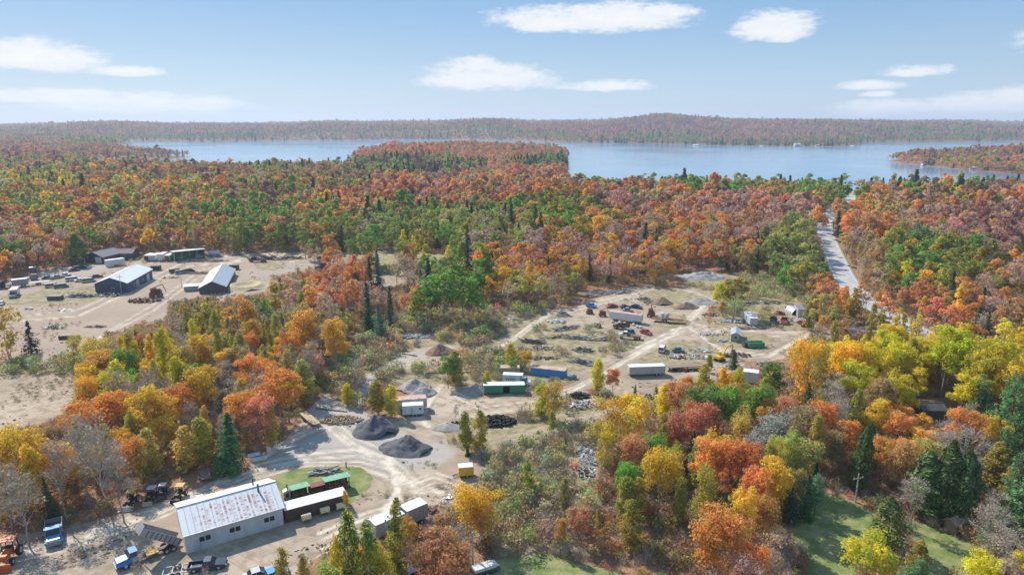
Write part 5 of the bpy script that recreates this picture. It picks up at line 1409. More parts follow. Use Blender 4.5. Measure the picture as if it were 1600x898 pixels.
debris('dark plank stack beside the lane above the blue container', 832, 535, 3.6, 1.6, 30, [DWOOD, DGREY], 'beams', 0.9, name='timber_pile', cat='timber', hmax=0.9, rz=-0.2)
debris('mixed grey scrap heap under the dark plank stack', 845, 545, 4.0, 1.6, 46, [GREY, LGREY, RUST, DWOOD], 'mixed', 0.7, hmax=0.9)
debris('low dark scrap row behind the blue container', 848, 560, 5.0, 1.2, 46, [DGREY, BLACK, WOOD], 'mixed', 0.7, hmax=0.7)
debris('blond brush and boards beyond the blue container end', 895, 565, 2.2, 1.2, 24, [PLANK, WOOD], 'beams', 0.45, hmax=0.5)
debris('white concrete slabs at the bend of the two track lane', 868, 503, 3.2, 1.5, 26, [WHITE, STONE], 'rocks', 1.3, name='rubble_pile', cat='rubble', hmax=0.4)
debris('small grey wooden wreck in the weeds left of the lane', 798, 499, 2.2, 1.2, 22, [WOOD, GREY], 'mixed', 0.8, hmax=0.9)
debris('pale stone rubble bank in the green scrub above the stone road', 649, 527, 5.0, 1.6, 110, [STONE, LGREY, GREY], 'rocks', 0.9, name='rubble_pile', cat='rubble', hmax=0.8)
debris('scrap strip of mixed white and grey pieces above the grey trailer', 1075, 558, 6.0, 2.2, 110, [STONE, WHITE, RUST, LGREY], 'mixed', 0.6, hmax=0.6, land='the scrap strip above the grey trailer')
debris('white scrap sheets in front of the excavator arm', 1092, 548, 3.6, 1.8, 60, [WHITE, LGREY, TAN], 'mixed', 0.6, hmax=0.7)
debris('brown brush and iron scrap between the excavator and the dark conifer', 1152, 556, 4.0, 1.8, 60, [RUST, DWOOD, DGREY], 'mixed', 0.7, hmax=0.9)
debris('white and violet tarpaulin scrap beside the forking dirt track', 1110, 523, 4.0, 1.4, 40, [WHITE, LGREY, PURPLE], 'mixed', 0.6, hmax=0.5)
debris('pale appliances dumped before the slate roofed shed', 1130, 533, 2.2, 1.2, 26, [WHITE, LGREY, STEEL], 'mixed', 0.6, hmax=1.0)
debris('small white scrap heap with dark barrel near the track bend', 1133, 519, 1.4, 0.9, 14, [WHITE, DGREY], 'mixed', 0.5, hmax=0.8)
debris('rusty engines and iron at the near end of the scrap loop', 1003, 468, 3.0, 1.6, 46, [DGREY, RUST, STEEL], 'mixed', 0.7, hmax=1.4)
debris('grey iron scrap next to the rounded earth mound', 1018, 472, 3.6, 1.8, 60, [STEEL, GREY, DGREY], 'mixed', 0.6, hmax=1.2)
debris('long pile of silvery beams beside the lane into the scrap loop', 945, 459, 8.5, 2.6, 46, [LGREY, GREY, WOOD], 'beams', 1.1, name='timber_pile', cat='timber', hmax=1.0, rz=0.35)
debris('stone rubble field under the big green and gold tree', 1145, 502, 5.4, 2.0, 90, [STONE, LGREY, GREY], 'rocks', 0.9, name='rubble_pile', cat='rubble', hmax=0.6)
debris('iron scrap and barrels at the foot of the small red tree', 1110, 493, 3.0, 1.6, 36, [DGREY, RUST, LGREY], 'mixed', 0.7, hmax=1.0)
debris('dark scrap row along the forest edge behind the white box trailer', 1195, 474, 7.0, 2.0, 60, [DGREY, GREY, RUST, LGREY], 'mixed', 0.8, hmax=1.0)
debris('violet grey scrap mound below the green dumpster track', 1202, 571, 4.2, 2.0, 60, [GREY, STEEL, DGREY], 'mixed', 0.7, hmax=1.2)
debris('spread of black and white scrap at the two tone red shrubs', 1022, 622, 3.2, 2.4, 60, [DGREY, STONE, BLACK], 'mixed', 0.6, hmax=0.6)
debris('row of silvery metal sheets behind the yellow trees', 1140, 575, 6.0, 1.2, 50, [LGREY, WHITE, STEEL], 'mixed', 0.8, hmax=0.6)
debris('charcoal wood debris on the brown slope above the round yellow trees', 975, 628, 2.4, 1.2, 20, [DWOOD, DGREY], 'beams', 0.6, hmax=0.5)
# left yard litter
debris('pale boards and black sacks heaped before the slate blue workshop', 168, 462, 6.0, 2.2, 80, [PLANK, BLACK, TAN, WHITE], 'mixed', 0.9, hmax=1.3, name='lumber_heap', cat='lumber', land='the lumber heap by the workshop')
debris('long dark covered stack in the weeds left of the workshop lumber', 124, 464, 6.0, 1.4, 40, [DGREY, GREY, PURPLE], 'beams', 1.0, hmax=1.2, rz=0.15, name='timber_pile', cat='timber')
debris('low pile of black bags between the covered stack and the boards', 145, 463, 3.4, 1.2, 40, [BLACK, WHITE, GREY], 'mixed', 0.6, hmax=0.9)
debris('two pale stumps alone on the brown dirt', 46, 483, 1.6, 0.6, 5, [WHITE, STONE], 'rocks', 1.4, hmax=0.3)
debris('white slab pieces lying alone on the open brown yard', 99, 485, 2.6, 1.1, 7, [WHITE, TAN], 'mixed', 1.1, hmax=0.3)
debris('dark brush pile with white bits on the brown dirt', 83, 513, 3.2, 1.1, 30, [DWOOD, WHITE, DGREY], 'mixed', 0.8, hmax=0.8)
debris('thin dark slash pile near the forest edge of the open yard', 149, 511, 3.2, 1.0, 30, [DWOOD, RUST], 'beams', 0.5, hmax=0.6)
debris('low mixed lumber row beyond the workshop', 226, 424, 5.6, 1.3, 26, [PLANK, WOOD, TAN], 'beams', 0.9, hmax=0.5, name='timber_pile', cat='timber')
debris('brush and branch heap in front of the open pole shed', 325, 408, 9.0, 2.6, 90, [WOOD, DWOOD, LGREY], 'beams', 0.8, hmax=1.0, name='brush_heap', cat='brush heap')
debris('orange tinted plank row beside the long white roof', 312, 427, 6.4, 1.8, 40, [PLANK, WOOD, RUST], 'beams', 0.9, hmax=0.5, name='timber_pile', cat='timber')
debris('pale slab row on the open yard near the long white roof', 268, 434, 4.0, 1.4, 16, [WHITE, TAN, DGREY], 'mixed', 0.9, hmax=0.6)
debris('small scrap cluster along the forest edge of the sand yard', 367, 399, 3.4, 1.2, 22, [DGREY, GREY], 'mixed', 0.8, hmax=0.6)
debris('grey rubble slope at the near end of the long white roof', 345, 456, 5.0, 3.4, 60, [GREY, STONE, DGREY], 'rocks', 0.9, hmax=0.8, name='rubble_pile', cat='rubble')
t = thing('log_pile', 'neat stack of dark logs lying on the brown yard floor', 'log pile', g2(108, 529), 0.12, land='the dark log stack')
for i in range(11): MB().cyl((R.uniform(-.3, .3), -0.9+0.42*(i % 5)+0.2*(i//5), 0.2+0.36*(i//5)), 0.2, 5.2, 'x', 8).build('log', DWOOD, t)
for (px, py, L, rz, lb) in ((640, 555, 5.0, -0.4, 'lone fallen log at the grey stone road'), (700, 583, 12.0, 0.1, 'long dark log edging the sandy clearing'), (518, 641, 8.0, -0.25, 'long pale pole lying above the split wood heap')):
    t = thing('fallen_log', lb, 'log', g2(px, py), rz); MB().cyl((0, 0, 0.18), 0.2, L, 'x', 8, r2=0.12).build('stem', DWOOD if 'pale' not in lb else WOOD, t); MB().bar((L*0.2, 0, 0.2), (L*0.3, 0.7, 0.55), 0.09).build('branch_stub', WOOD, t)

# trailers and containers of the middle yard
t, hl, hw = box_trailer('storage_container', 'dark green box trailer with white roof and an open black doorway', 'container', (755,617,820,616), 2.4, 2.45, 0.3, GREEN, ROOFW, 0, opening=(-0.2, 1.4), ribs=0, land='the dark green box trailer')
MB().box(-hl+0.02, -hl+0.2, -hw-0.06, -hw-0.01, 0, 2.45).build('corner_post', WHITE, t); MB().box(-0.19, 1.39, -hw+1.3, -hw+1.38, 0.45, 2.38).build('interior_shade_panel', BLACK, t); MB().box(-0.19, -0.12, -hw+0.1, -hw+1.3, 0.45, 2.38).build('interior_shade_panel', BLACK, t); MB().box(1.32, 1.39, -hw+0.1, -hw+1.3, 0.45, 2.38).build('interior_shade_panel', BLACK, t); MB().box(-0.12, 1.32, -hw+0.1, -hw+1.3, 0.43, 0.47).build('interior_shade_floor', BLACK, t)  # black liner panels stand in for the shade inside the open doorway
t, h, w = lorry('white box truck with purple lettering parked behind the green box', 787,601, 829,603, WHITE, 'box', WHITE, L=7.2, W_=2.1, H_=2.2, hood=1.1, rear_wheels=1, land='the white box truck')
tx = bpy.data.curves.new('lettering', 'FONT'); tx.body = 'TOYS'; tx.size = 0.95; tx.extrude = 0.01; tx.align_x = 'CENTER'; tx.offset = 0.02
tmp = bpy.data.objects.new('lettering', tx); COL.objects.link(tmp); bpy.context.view_layer.update()
tme = bpy.data.meshes.new_from_object(tmp.evaluated_get(bpy.context.evaluated_depsgraph_get())); bpy.data.objects.remove(tmp)
txo = bpy.data.objects.new('lettering', tme); COL.objects.link(txo); txo.parent = t; txo.location = (-1.6, -w-0.02, 1.65); txo.rotation_euler = (pi/2, 0, 0); tme.materials.clear(); tme.materials.append(PURPLE)
MB().box(1.0, 1.5, -w-0.02, -w-0.002, 1.3, 1.75).build('side_hatch', BLACK, t)
box_trailer('storage_container', 'grey ribbed container mostly hidden by the yellow and orange saplings', 'container', (781,589,812,589), 2.3, 2.5, 0.1, GREY, RROOF, 0, ribs=14)
box_trailer('storage_container', 'bright blue ribbed container with a rusty pale roof', 'container', (829,586,883,592), 2.3, 2.15, 0.1, BLUE, RROOF, 0, ribs=24, land='the bright blue container')
t = thing('water_tank', 'small faded blue tank beside the dirt track end of the blue container', 'tank', g2(896, 592), 0.3); MB().box(-0.7, 0.7, -0.5, 0.5, 0.1, 1.1).build('body', TEAL, t); MB().cyl((0.1, 0, 1.16), 0.2, 0.12, 'z', 10).build('lid', BLACK, t); MB().box(-0.6, 0.6, -0.4, 0.4, 0, 0.098).build('pallet', WOOD, t)
box_trailer('semi_trailer', 'grey semi trailer with white roof and dark underside by the pointed aspen', 'semi-trailer', (983,589,1039,587), 2.3, 2.7, 0.7, LGREY, ROOFW, 2, ribs=16, land='the grey semi trailer')
frame_trailer('long low flatbed loaded with dark scrap at the grey semi trailer end', 1042,578, 1092,575, 2.4, WOOD, RUST, hz=1.0, wr=0.42)
debris('dark machine parts piled on and under the long low flatbed', 1070, 579, 4.6, 0.9, 60, [DWOOD, BLACK, RUST], 'mixed', 0.6, hmax=0.9)
box_trailer('semi_trailer', 'long white semi trailer with rust edged roof and open rear', 'semi-trailer', (951,500,1001,507), 2.4, 3.0, 0.85, WHITE, RROOF, 2, ribs=10, land='the long white semi trailer')
for i, (px, py) in enumerate(((957, 502), (968, 503.5), (976, 505), (990, 507), (996, 510), (1001, 511))):
    t = thing('round_bale', ['white wrapped bale under the nose of the long white trailer', 'white wrapped bale under the long trailer, second from its nose', 'white wrapped bale under the long trailer, third from its nose', 'white sack before the trailer wheels', 'middle one of the white sacks at the trailer rear', 'white sack farthest out from the trailer rear'][i], 'bale', g2(px, py+1.5), R.random(), group='white bales and sacks along the long white trailer')
    MB().ico((0, 0, 0.38), 0.62, (1.2, 1, 0.75), 0.08).build('wrapping', WHITE, t, smooth=False)
# rusty tanker frame with two pale tanks
t = frame_trailer('long rusty flatbed frame overgrown with weeds beside the semi trailer', 1018,501, 1068,505, 2.2, RUST, RUST, hz=1.1, wr=0.45, land='the rusty flatbed with pale tanks')
for px, lb in ((1035, 'pale upright tank on the rusty flatbed, nearer the rusty machine'), (1042, 'pale upright tank on the rusty flatbed, farther from the rusty machine')):
    t = thing('upright_tank', lb, 'tank', (*flat(px, 503), 1.16)); MB().cyl((0, 0, 0.9), 0.6, 1.8, 'z', 14).build('shell', LGREY, t); MB().cyl((0, 0, 1.9), 0.6, 0.2, 'z', 14, r2=0.3).build('dome', LGREY, t)
def iron(label, px, py, mat, s=1.0, name='old_machine', rz=0.0, land=None):
    t = thing(name, label, 'machine', g2(px, py), rz, land=land)
    MB().box(-1.2*s, 1.2*s, -0.6*s, 0.6*s, 0.4*s, 1.2*s).build('frame', mat, t); MB().box(-0.9*s, 0.1*s, -0.5*s, 0.5*s, 1.2*s, 2.1*s).build('engine_housing', mat, t)
    MB().cyl((0.7*s, 0, 1.4*s), 0.55*s, 0.5*s, 'y', 14).build('flywheel', DGREY, t)
    MB().bar((-0.8*s, 0, 2.0*s), (1.6*s, 0.2, 2.9*s), 0.16*s).build('boom', mat, t); MB().bar((1.6*s, 0.2, 2.9*s), (2.2*s, 0.3, 1.2*s), 0.12*s).build('boom', mat, t)
    for x in (-0.8*s, 0.9*s):
        for y in (-0.7*s, 0.7*s): MB().cyl((x, y, 0.42*s), 0.42*s, 0.2*s, 'y', 12).build('iron_wheel', RUST, t)
    return t
iron('tall rusty crane like machine between the two long trailers', 1017, 494, RUST, 1.4, rz=1.2, land='the tall rusty machine')
iron('rusty wheeled machine at the start of the pickup row', 921, 490, RUST, 0.9, rz=0.4)
iron('low rusty machine with orange boom before the white semi trailer', 941, 494, DRED, 1.0, rz=0.1)
iron('small dark red machinery on the grey timber pile', 935, 512, RUST, 0.7, rz=0.3)
iron('large dark red sawmill carriage at the forest edge of the open yard', 244, 464, DRED, 1.7, rz=0.1, name='sawmill', land='the dark red sawmill')
debris('rusty slabs and bark heap in front of the dark red sawmill', 226, 471, 6.0, 2.4, 80, [RUST, DRED, DWOOD], 'mixed', 1.0, hmax=1.8)
car('blue pickup standing first at the lane into the scrap loop', 917,479, 931,481, BLUE, 'pickup', name='pickup_truck', cat='pickup')
car('flattened red car behind the nose of the white semi trailer', 948,481, 964,479, RED, 'sedan')
car('black car with pale windows behind the white semi trailer', 969,482, 984,481, BLACK, 'sedan')
car('silver car wreck between the black and navy cars', 974,486, 988,487, GREY, 'sedan')
car('navy car at the rear corner of the white semi trailer', 986,480, 1003,483, NAVY, 'sedan')
lorry('dark dump body truck wreck behind the teal car', 978,515, 963,513, DGREY, 'dump', DRED, L=5.2, W_=2.0, H_=2.0)
car('faded teal car beside the dark dump truck wreck', 977,520, 990,524, TEAL, 'van', cat='van', name='parked_van')
lorry('white cabbed truck wreck with bare frame in the weeds', 1001,530, 967,527, WHITE, 'flat', RUST, L=7.0, W_=2.0, H_=2.2)
car('red car wreck alone on the sand near the teal van', 1002,519, 1017,524, RED, 'sedan', glassless=True)
car('white minivan alone in the weeds above the scrap strip', 1033,551, 1036,546, WHITE, 'van', cat='van', name='parked_van', L=4.2)
car('dark green car half sunk in weeds beside the white minivan', 1054,549, 1066,550, TEAL, 'sedan')
LAND.append(('the white minivan', *flat(1035, 548)))
# far side of the scrap yard
box_trailer('box_trailer', 'white box trailer seen end on with a dark side door', 'trailer', (1171,501,1183,512), 2.4, 3.2, 0.9, LGREY, ROOFW, 2, opening=(-0.6, 0.3), land='the end on white box trailer')
lorry('faded red truck with empty rack standing second from the box trailer', 1209,498, 1207,510, DRED, 'flat', RUST, L=5.5, W_=2.2, H_=2.4)
lorry('red truck with white hood nearest the overgrown car row', 1224,499, 1226,511, RED, 'flat', WHITE, L=5.5, W_=2.2, H_=2.4, land='the two red trucks')
car('red car deep in the ochre weeds behind the red trucks', 1211,492, 1224,491, RED, 'sedan')
car('pink red car on the pale slab at the yard end', 1249,506, 1258,509, RED, 'sedan')
car('maroon car wreck beside the pink red one', 1257,511, 1265,512, DRED, 'sedan')
def quonset(label, px, py, rz, L, r, mat, land=None):
    t = thing('hoop_shed', label, 'shed', g2(px, py), rz, land=land)
    n = 12; m = MB()
    for x in (-L/2, L/2):
        for i in range(n+1): a = pi*i/n; m.V.append((x, cos(a)*r, sin(a)*r))
        for i in range(n+1): a = pi*i/n; m.V.append((x, cos(a)*(r-0.08), sin(a)*(r-0.08)))
    k = 2*(n+1)
    for i in range(n): m.F += [(i, i+1, k+i+1, k+i), (n+1+i+1, n+1+i, k+n+1+i, k+n+2+i), (i+1, i, n+1+i, n+2+i), (k+i, k+i+1, k+n+2+i, k+n+1+i)]
    m.build('shell', mat, t)
    MB().box(-L/2+0.3, -L/2+0.4, -r+0.3, r-0.3, 0, r*0.8).build('back_wall', DGREY, t)
    for x in np.linspace(-L/2+0.05, L/2-0.05, 5):
        q = MB()
        for i in range(n): a, b2 = pi*i/n, pi*(i+1)/n; q.bar((x, cos(a)*(r+.03), sin(a)*(r+.03)), (x, cos(b2)*(r+.03), sin(b2)*(r+.03)), 0.09)
        q.build('hoop', GALV, t)
quonset('silver hoop shed with a dark mouth at the forest corner', 1240, 489, down+0.2, 5.0, 2.3, GALV, land='the silver hoop shed')
box_trailer('storage_container', 'grey container with open black end next to the hoop shed', 'container', (1252,488,1259,497), 2.6, 2.9, 0.1, LGREY, GREYR, 0, ribs=6, doors='front')
debris('white sheets and bumpers strewn before the silver hoop shed', 1244, 501, 4.0, 2.4, 40, [WHITE, LGREY, PURPLE], 'mixed', 0.9, hmax=0.5)
debris('long rusty slab frame along the track before the box trailer', 1165, 514, 5.5, 0.8, 16, [RUST, WHITE, GREY], 'beams', 1.0, hmax=0.5)
gable_shed('small_shed', 'narrow slate grey shed standing end on beside the green dumpster', 'shed', g2(1149, 529), radians(72), 6.0, 2.5, 2.3, 2.9, GREY, GALV, 7, win=(('l', 0, 1.4, 0.8, 0.8),), land='the narrow slate grey shed')
t = thing('dumpster', 'bright green open dumpster at the fork of the dirt tracks', 'dumpster', base_line(1172, 544, 1193, 543, 2.2)[0], 0.08, land='the green dumpster')
L = 4.9; m = MB()
for (a0, a1, b0, b1) in ((-L/2, L/2, -1.1, -1.02), (-L/2, L/2, 1.02, 1.1), (-L/2, -L/2+.08, -1.02, 1.02), (L/2-.08, L/2, -1.02, 1.02)): m.box(a0, a1, b0, b1, 0.2, 1.5)
m.box(-L/2, L/2, -1.02, 1.02, 0.2, 0.28); m.build('bin', BGREEN, t)
for x in np.linspace(-L/2+0.3, L/2-0.3, 8): MB().box(x-0.05, x+0.05, -1.18, -1.1, 0.2, 1.45).build('rib', BGREEN, t)
MB().box(-L/2-0.02, L/2+0.02, -1.15, -1.0, 1.5, 1.58).build('rim', LGREEN, t); MB().box(-L/2-0.02, L/2+0.02, 1.0, 1.15, 1.5, 1.58).build('rim', LGREEN, t); MB().box(-L/2, L/2, -0.5, 0.5, 0, 0.19).build('skid', BLACK, t)
t = thing('dumpster', 'small dark bin hidden between the slate shed and green dumpster', 'dumpster', g2(1166, 541), 0.2); MB().box(-1.1, 1.1, -0.8, 0.8, 0.1, 1.3).build('bin', DGREY, t); MB().box(-1.15, 1.15, -0.85, 0.85, 1.31, 1.4).build('lid', BLACK, t)
# excavator with raised yellow arm
t = thing('excavator', 'old yellow excavator with arm bent over beside the dark conifer', 'excavator', g2(1124, 563), radians(35), land='the yellow excavator')
for s in (-1, 1): MB().prism([(-1.3, 0.15), (-1.0, 0), (1.0, 0), (1.3, 0.15), (1.3, 0.5), (1.0, 0.65), (-1.0, 0.65), (-1.3, 0.5)], s*0.95-0.2, s*0.95+0.2).build('track', BLACK, t)
MB().box(-1.3, 0.9, -0.9, 0.9, 0.75, 1.45).build('engine_housing', YELLOW, t); cb = MB().box(0.1, 0.95, 0.2, 0.88, 1.45, 2.3).build('cab', YELLOW, t); MB().box(0.2, 0.97, 0.26, 0.9, 1.6, 2.2).build('window', GLASS, cb)
MB().bar((0.8, -0.3, 1.3), (2.4, -0.3, 3.6), 0.3, 0.35).build('boom', YELLOW, t); MB().bar((2.4, -0.3, 3.6), (4.8, -0.3, 4.0), 0.24, 0.28).build('boom_tip', YELLOW, t); MB().bar((4.8, -0.3, 4.0), (5.2, -0.3, 2.2), 0.2, 0.24).build('stick', YELLOW, t); MB().box(4.9, 5.5, -0.6, 0.0, 1.6, 2.2).build('bucket', DGREY, t)
t, hl, hw = box_trailer('storage_container', 'white container behind the yellow trees at the track edge', 'container', (1160,597,1184,600), 2.6, 2.9, 0.1, WHITE, ROOFW, 0, ribs=8)
LAND.append(('the white container behind the yellow trees', *flat(1172, 594)))
# yellow box trailer
t, hl, hw = box_trailer('cargo_trailer', 'small bright yellow box trailer with white roof on brown gravel', 'trailer', (717,748,740,746), 1.7, 2.25, 0.55, YELLOW, ROOFW, 1, 0.32, tongue=-1, doors='end', land='the small yellow trailer')
MB().box(-0.35, -0.1, -hw-0.03, -hw-0.002, 1.5, 1.75).build('vent', LGREY, t)
# white camper in front of a rust roofed trailer
box_trailer('mobile_home', 'long faded trailer home with pinkish rusty roof behind the camper', 'trailer', (618,645,667,641), 2.5, 3.0, 0.8, LGREY, RROOF, 2, land='the pinkish roofed trailer home')
t, hl, hw = box_trailer('camper', 'white camper trailer with two axles before the rusty roofed home', 'camper', (629,652,662,650), 2.1, 2.7, 0.6, WHITE, ROOFW, 2, 0.34)
f = MB().box(hl-1.0, hl-0.45, -hw-0.04, -hw-0.002, 1.7, 2.1).build('window', BLACK, t); MB().box(-0.6, 0.0, -hw-0.04, -hw-0.002, 0.7, 2.2).build('door', LGREY, t)
# bottom edge vehicles
car('white car roof just showing at the picture edge below the barn', 396,904, 412,899, LGREY, 'sedan', L=4.4)
car('pale blue car at the picture edge beside the parking gravel', 420,905, 436,899, SKYB, 'sedan', L=4.4)
car('navy car tucked under the poplars at the lower picture edge', 636,906, 655,896, NAVY, 'sedan', L=4.4)
t = thing('boat_trailer', 'white boat hull upside down on a dark trailer by the utility pole', 'boat', g2(757, 893), 0.45, land='the boat by the utility pole')
MB().prism([(-1.8, 0.7), (1.5, 0.7), (2.0, 0.95), (1.2, 1.25), (-1.8, 1.2)], -0.7, 0.7).build('hull', WHITE, t); MB().box(-2.0, 2.2, -0.9, 0.9, 0.4, 0.6).build('trailer_bed', DGREY, t)
for s in (-1, 1): wheel(t, 0, s*1.0, 0.32, 0.2)
# left yard buildings
a, b = g2(150, 459), g2(200, 457.5); d = (b-a); Wb = d.length; ax = Vector((-d.y, d.x, 0)).normalized()
far = g2(214, 435.5); Lb = (far-b).dot(ax); cc = (a+b)/2+ax*Lb/2
gable_shed('workshop', 'slate blue workshop with a broad white metal roof', 'workshop', cc, atan2(ax.y, ax.x), Lb, Wb, 4.1, 6.4, SLATE, ROOFW, 14, win=(('l', -0.6, 1.6, 0.9, 1.1), ('f', 3, 1.6, 1.0, 1.0), ('f', -6, 1.6, 1.0, 1.0)), doors=(('f', -3, 3.2, 3.2, GREY), ('f', 8, 3.0, 3.2, LGREY)), land='the slate blue workshop', over=0.5)
gable_shed('long_shed', 'long low barn with silvery white roof tilted toward the trees', 'barn', (g2(330, 461)+g2(352, 428))/2, atan2((g2(350, 424)-g2(330, 458)).y, (g2(350, 424)-g2(330, 458)).x), 34, 9.6, 2.6, 5.0, DGREY, GALV, 16, land='the long silvery roofed barn', over=0.4)
gable_shed('side_shed', 'low lean shed with flat pale roof attached beside the long barn', 'shed', g2(309, 452), 0.25, 9.0, 5.0, 2.0, 2.5, GREY, ROOFW, 6)
gable_shed('garage', 'slate garage with grey gable roof and two white doors', 'garage', g2(163, 407), radians(78), 12, 10.0, 3.2, 5.3, SLATE, GREYR, 10, doors=(('l', -2.4, 3.2, 2.9, WHITE), ('l', 2.2, 2.6, 2.6, SLATE)), land='the slate garage', over=0.6)
gable_shed('house_wing', 'low wing with faded red roof joined to the slate garage', 'house', g2(192, 403), 0.05, 13, 7.0, 3.0, 4.8, SLATE, BROWNR, 9, win=(('f', 2, 1.7, 1.0, 0.9),))
box_trailer('camper', 'long white travel trailer parked before the slate garage', 'camper', (167,418,196,414), 2.6, 3.2, 0.7, WHITE, ROOFW, 2, 0.36, tongue=1)
# pole shed
c, a_, L = base_line(273, 409, 321, 404, 8.0)
t = thing('pole_shed', 'open fronted pole shed with long white roof at the forest edge', 'shed', c, a_, land='the open pole shed')
for k in range(12): 
    x0, x1 = -L/2-0.4+(L+0.8)*k/12, -L/2-0.4+(L+0.8)*(k+1)/12-0.03; m = MB()
    m.V = [(x0, -4.6, 4.9), (x1, -4.6, 4.9), (x1, 4.3, 4.0), (x0, 4.3, 4.0), (x0, -4.6, 4.8), (x1, -4.6, 4.8), (x1, 4.3, 3.9), (x0, 4.3, 3.9)]
    m.F = [(0, 1, 2, 3), (7, 6, 5, 4), (0, 4, 5, 1), (1, 5, 6, 2), (2, 6, 7, 3), (3, 7, 4, 0)]; m.build('roof_sheet', ROOFW, t)
for k in range(5): MB().box(-L/2+k*(L-0.25)/4, -L/2+0.25+k*(L-0.25)/4, -4.2, -3.95, 0, 4.78).build('post', LGREEN, t)
for k in range(10): MB().box(-L/2+L*k/10, -L/2+L*(k+1)/10-0.04, 3.9, 4.0+0.02*(k % 2), 0, 3.88).build('wall_board', GREEN, t)
for s in (-1, 1): MB().box(s*L/2-0.05, s*L/2+0.05, -3.9, 3.88, 0, 3.9).build('side_wall', GREEN, t)
for i, (px, m_, lb) in enumerate(((234, BLACK, 'black and white box trailer, outermost of four beside the pole shed'), (243.5, LGREY, 'pale grey box trailer second in the row beside the pole shed'), (255, WHITE, 'tall white box trailer third in the row beside the pole shed'), (266, DRED, 'dark fronted box trailer closest to the pole shed'))):
    c = g2(px, 406.5); t = thing('cargo_trailer', lb, 'trailer', c, down+0.06, group='box trailers in a row beside the pole shed'); hh = 3.4 if i == 2 else 2.9
    MB().box(-3.2, 3.2, -1.15, 1.15, 0.5, hh).build('body', WHITE, t); MB().box(-3.25, 3.25, -1.2, 1.2, hh+0.01, hh+0.1).build('roof', ROOFW, t); MB().box(3.21, 3.27, -0.95, 0.95, 0.6, hh-0.3).build('front_panel', m_, t)
    for s in (-1, 1): wheel(t, -0.6, s*1.1, 0.36, 0.2)
car('small white car sheltered inside the pole shed near its post', 279,404, 286,403.5, WHITE, 'van', L=4.2, cat='van', name='parked_van')
car('white vehicle parked inside the far bay of the pole shed', 309,402.5, 317,402, WHITE, 'van', L=4.2, cat='van', name='parked_van')
t = thing('storage_cylinder', 'pale galvanised tank lying behind the shrubs right of the pole shed', 'tank', g2(336, 400), 0.1); MB().cyl((0, 0, 1.4), 1.3, 5.0, 'x', 16).build('shell', GALV, t); MB().box(-2, -1.6, -1, 1, 0, 0.4).build('cradle', DWOOD, t); MB().box(1.6, 2, -1, 1, 0, 0.4).build('cradle', DWOOD, t)
for (px, py, lb) in ((244, 422, 'black dumpster alone on the sand beyond the workshop'), (366, 421, 'black dumpster beside the long silvery roofed barn')):
    t = thing('dumpster', lb, 'dumpster', g2(px, py), 0.05, land=lb.replace('black', 'the black').split(' alone')[0].split(' beside')[0]+(' on the sand' if 'alone' in lb else ' by the long barn')); MB().box(-1.9, 1.9, -1.2, 1.2, 0.15, 2.1).build('bin', BLACK, t); MB().box(-1.95, 1.95, -1.25, 1.25, 2.11, 2.2).build('lid', DGREY, t); MB().box(-1.8, 1.8, -1, 1, 0, 0.14).build('skid', RUST, t)
# left yard traffic
lorry('blue cabbed semi tractor coupled to a grey ribbed trailer', 19,452, -6,450, NAVY, 'none', GREY, L=6.5, W_=2.4, H_=2.8, name='semi_truck')
box_trailer('semi_trailer', 'grey ribbed bulk trailer behind the blue semi tractor', 'semi-trailer', (20,450,45,447), 2.4, 3.2, 1.0, GREY, ROOFW, 2, ribs=12, land='the grey bulk trailer')
frame_trailer('long white flatbed trailer in line behind the bulk trailer', 47,446, 78,443, 2.4, LGREY, WHITE, hz=1.2, wr=0.45)
t, h, w = lorry('white box truck facing down on the weedy strip of the left yard', 27,459, 19,468, GREY, 'box', WHITE, L=7.5, W_=2.4, H_=2.3, hood=1.0, land='the white box truck on the weeds')
box_trailer('cargo_trailer', 'tall brown cube trailer standing behind the flatbed', 'trailer', (47,432,58,431), 2.3, 3.8, 0.5, DGREY, ROOFW, 1, 0.36)
box_trailer('cargo_trailer', 'low brown crate trailer before the tall brown cube', 'trailer', (47,438,57,437.5), 2.2, 2.4, 0.4, WOOD, GREYR, 1, 0.36)
CARS = [(70,436,80,435,DGREY,'sedan','dark car first in the row behind the flatbed'),(84,436,94,434,GREY,'pickup','grey pickup second in the row behind the flatbed'),(96,433,106,431,WHITE,'pickup','white pickup at the end of the row behind the flatbed'),
 (112,424,120,423,NAVY,'sedan','navy car parked under the dark green round tree'),(121,421,129,420,BLACK,'van','black van parked beyond the navy car'),(109,439,118,438,WHITE,'van','white van farthest from the workshop in the short row'),
 (122,440,131,439,WHITE,'sedan','low white car between the van and the truck near the workshop'),(134,441,144,440,LGREY,'van','pale truck nearest the workshop wall'),(147,434,156,433,BLACK,'sedan','black car just behind the workshop corner'),
 (271,426,278,425,DRED,'van','dark red van first of three on the sand near the long barn'),(280,428,287,427,GREY,'van','grey van middle of three near the long barn'),(291,426,298,425,BLACK,'van','black van last of three near the long barn'),
 (0,478,4,474,WHITE,'sedan','white car cut by the picture edge in the left yard'),(-2,486,4,485,LGREY,'sedan','pale car lowest at the picture edge of the left yard'),
 (78,449,86,448,TAN,'van','tan van body rusting in the weeds'),(92,450,100,449,TEAL,'van','green topped van wreck in the weeds'),
 (502,415,511,417,NAVY,'pickup','dark blue pickup under the green round tree'),(494,420,506,421,BLACK,'sedan','black car below the dark blue pickup'),(500,406,508,405,TEAL,'van','pale teal cab beside the round green tree')]
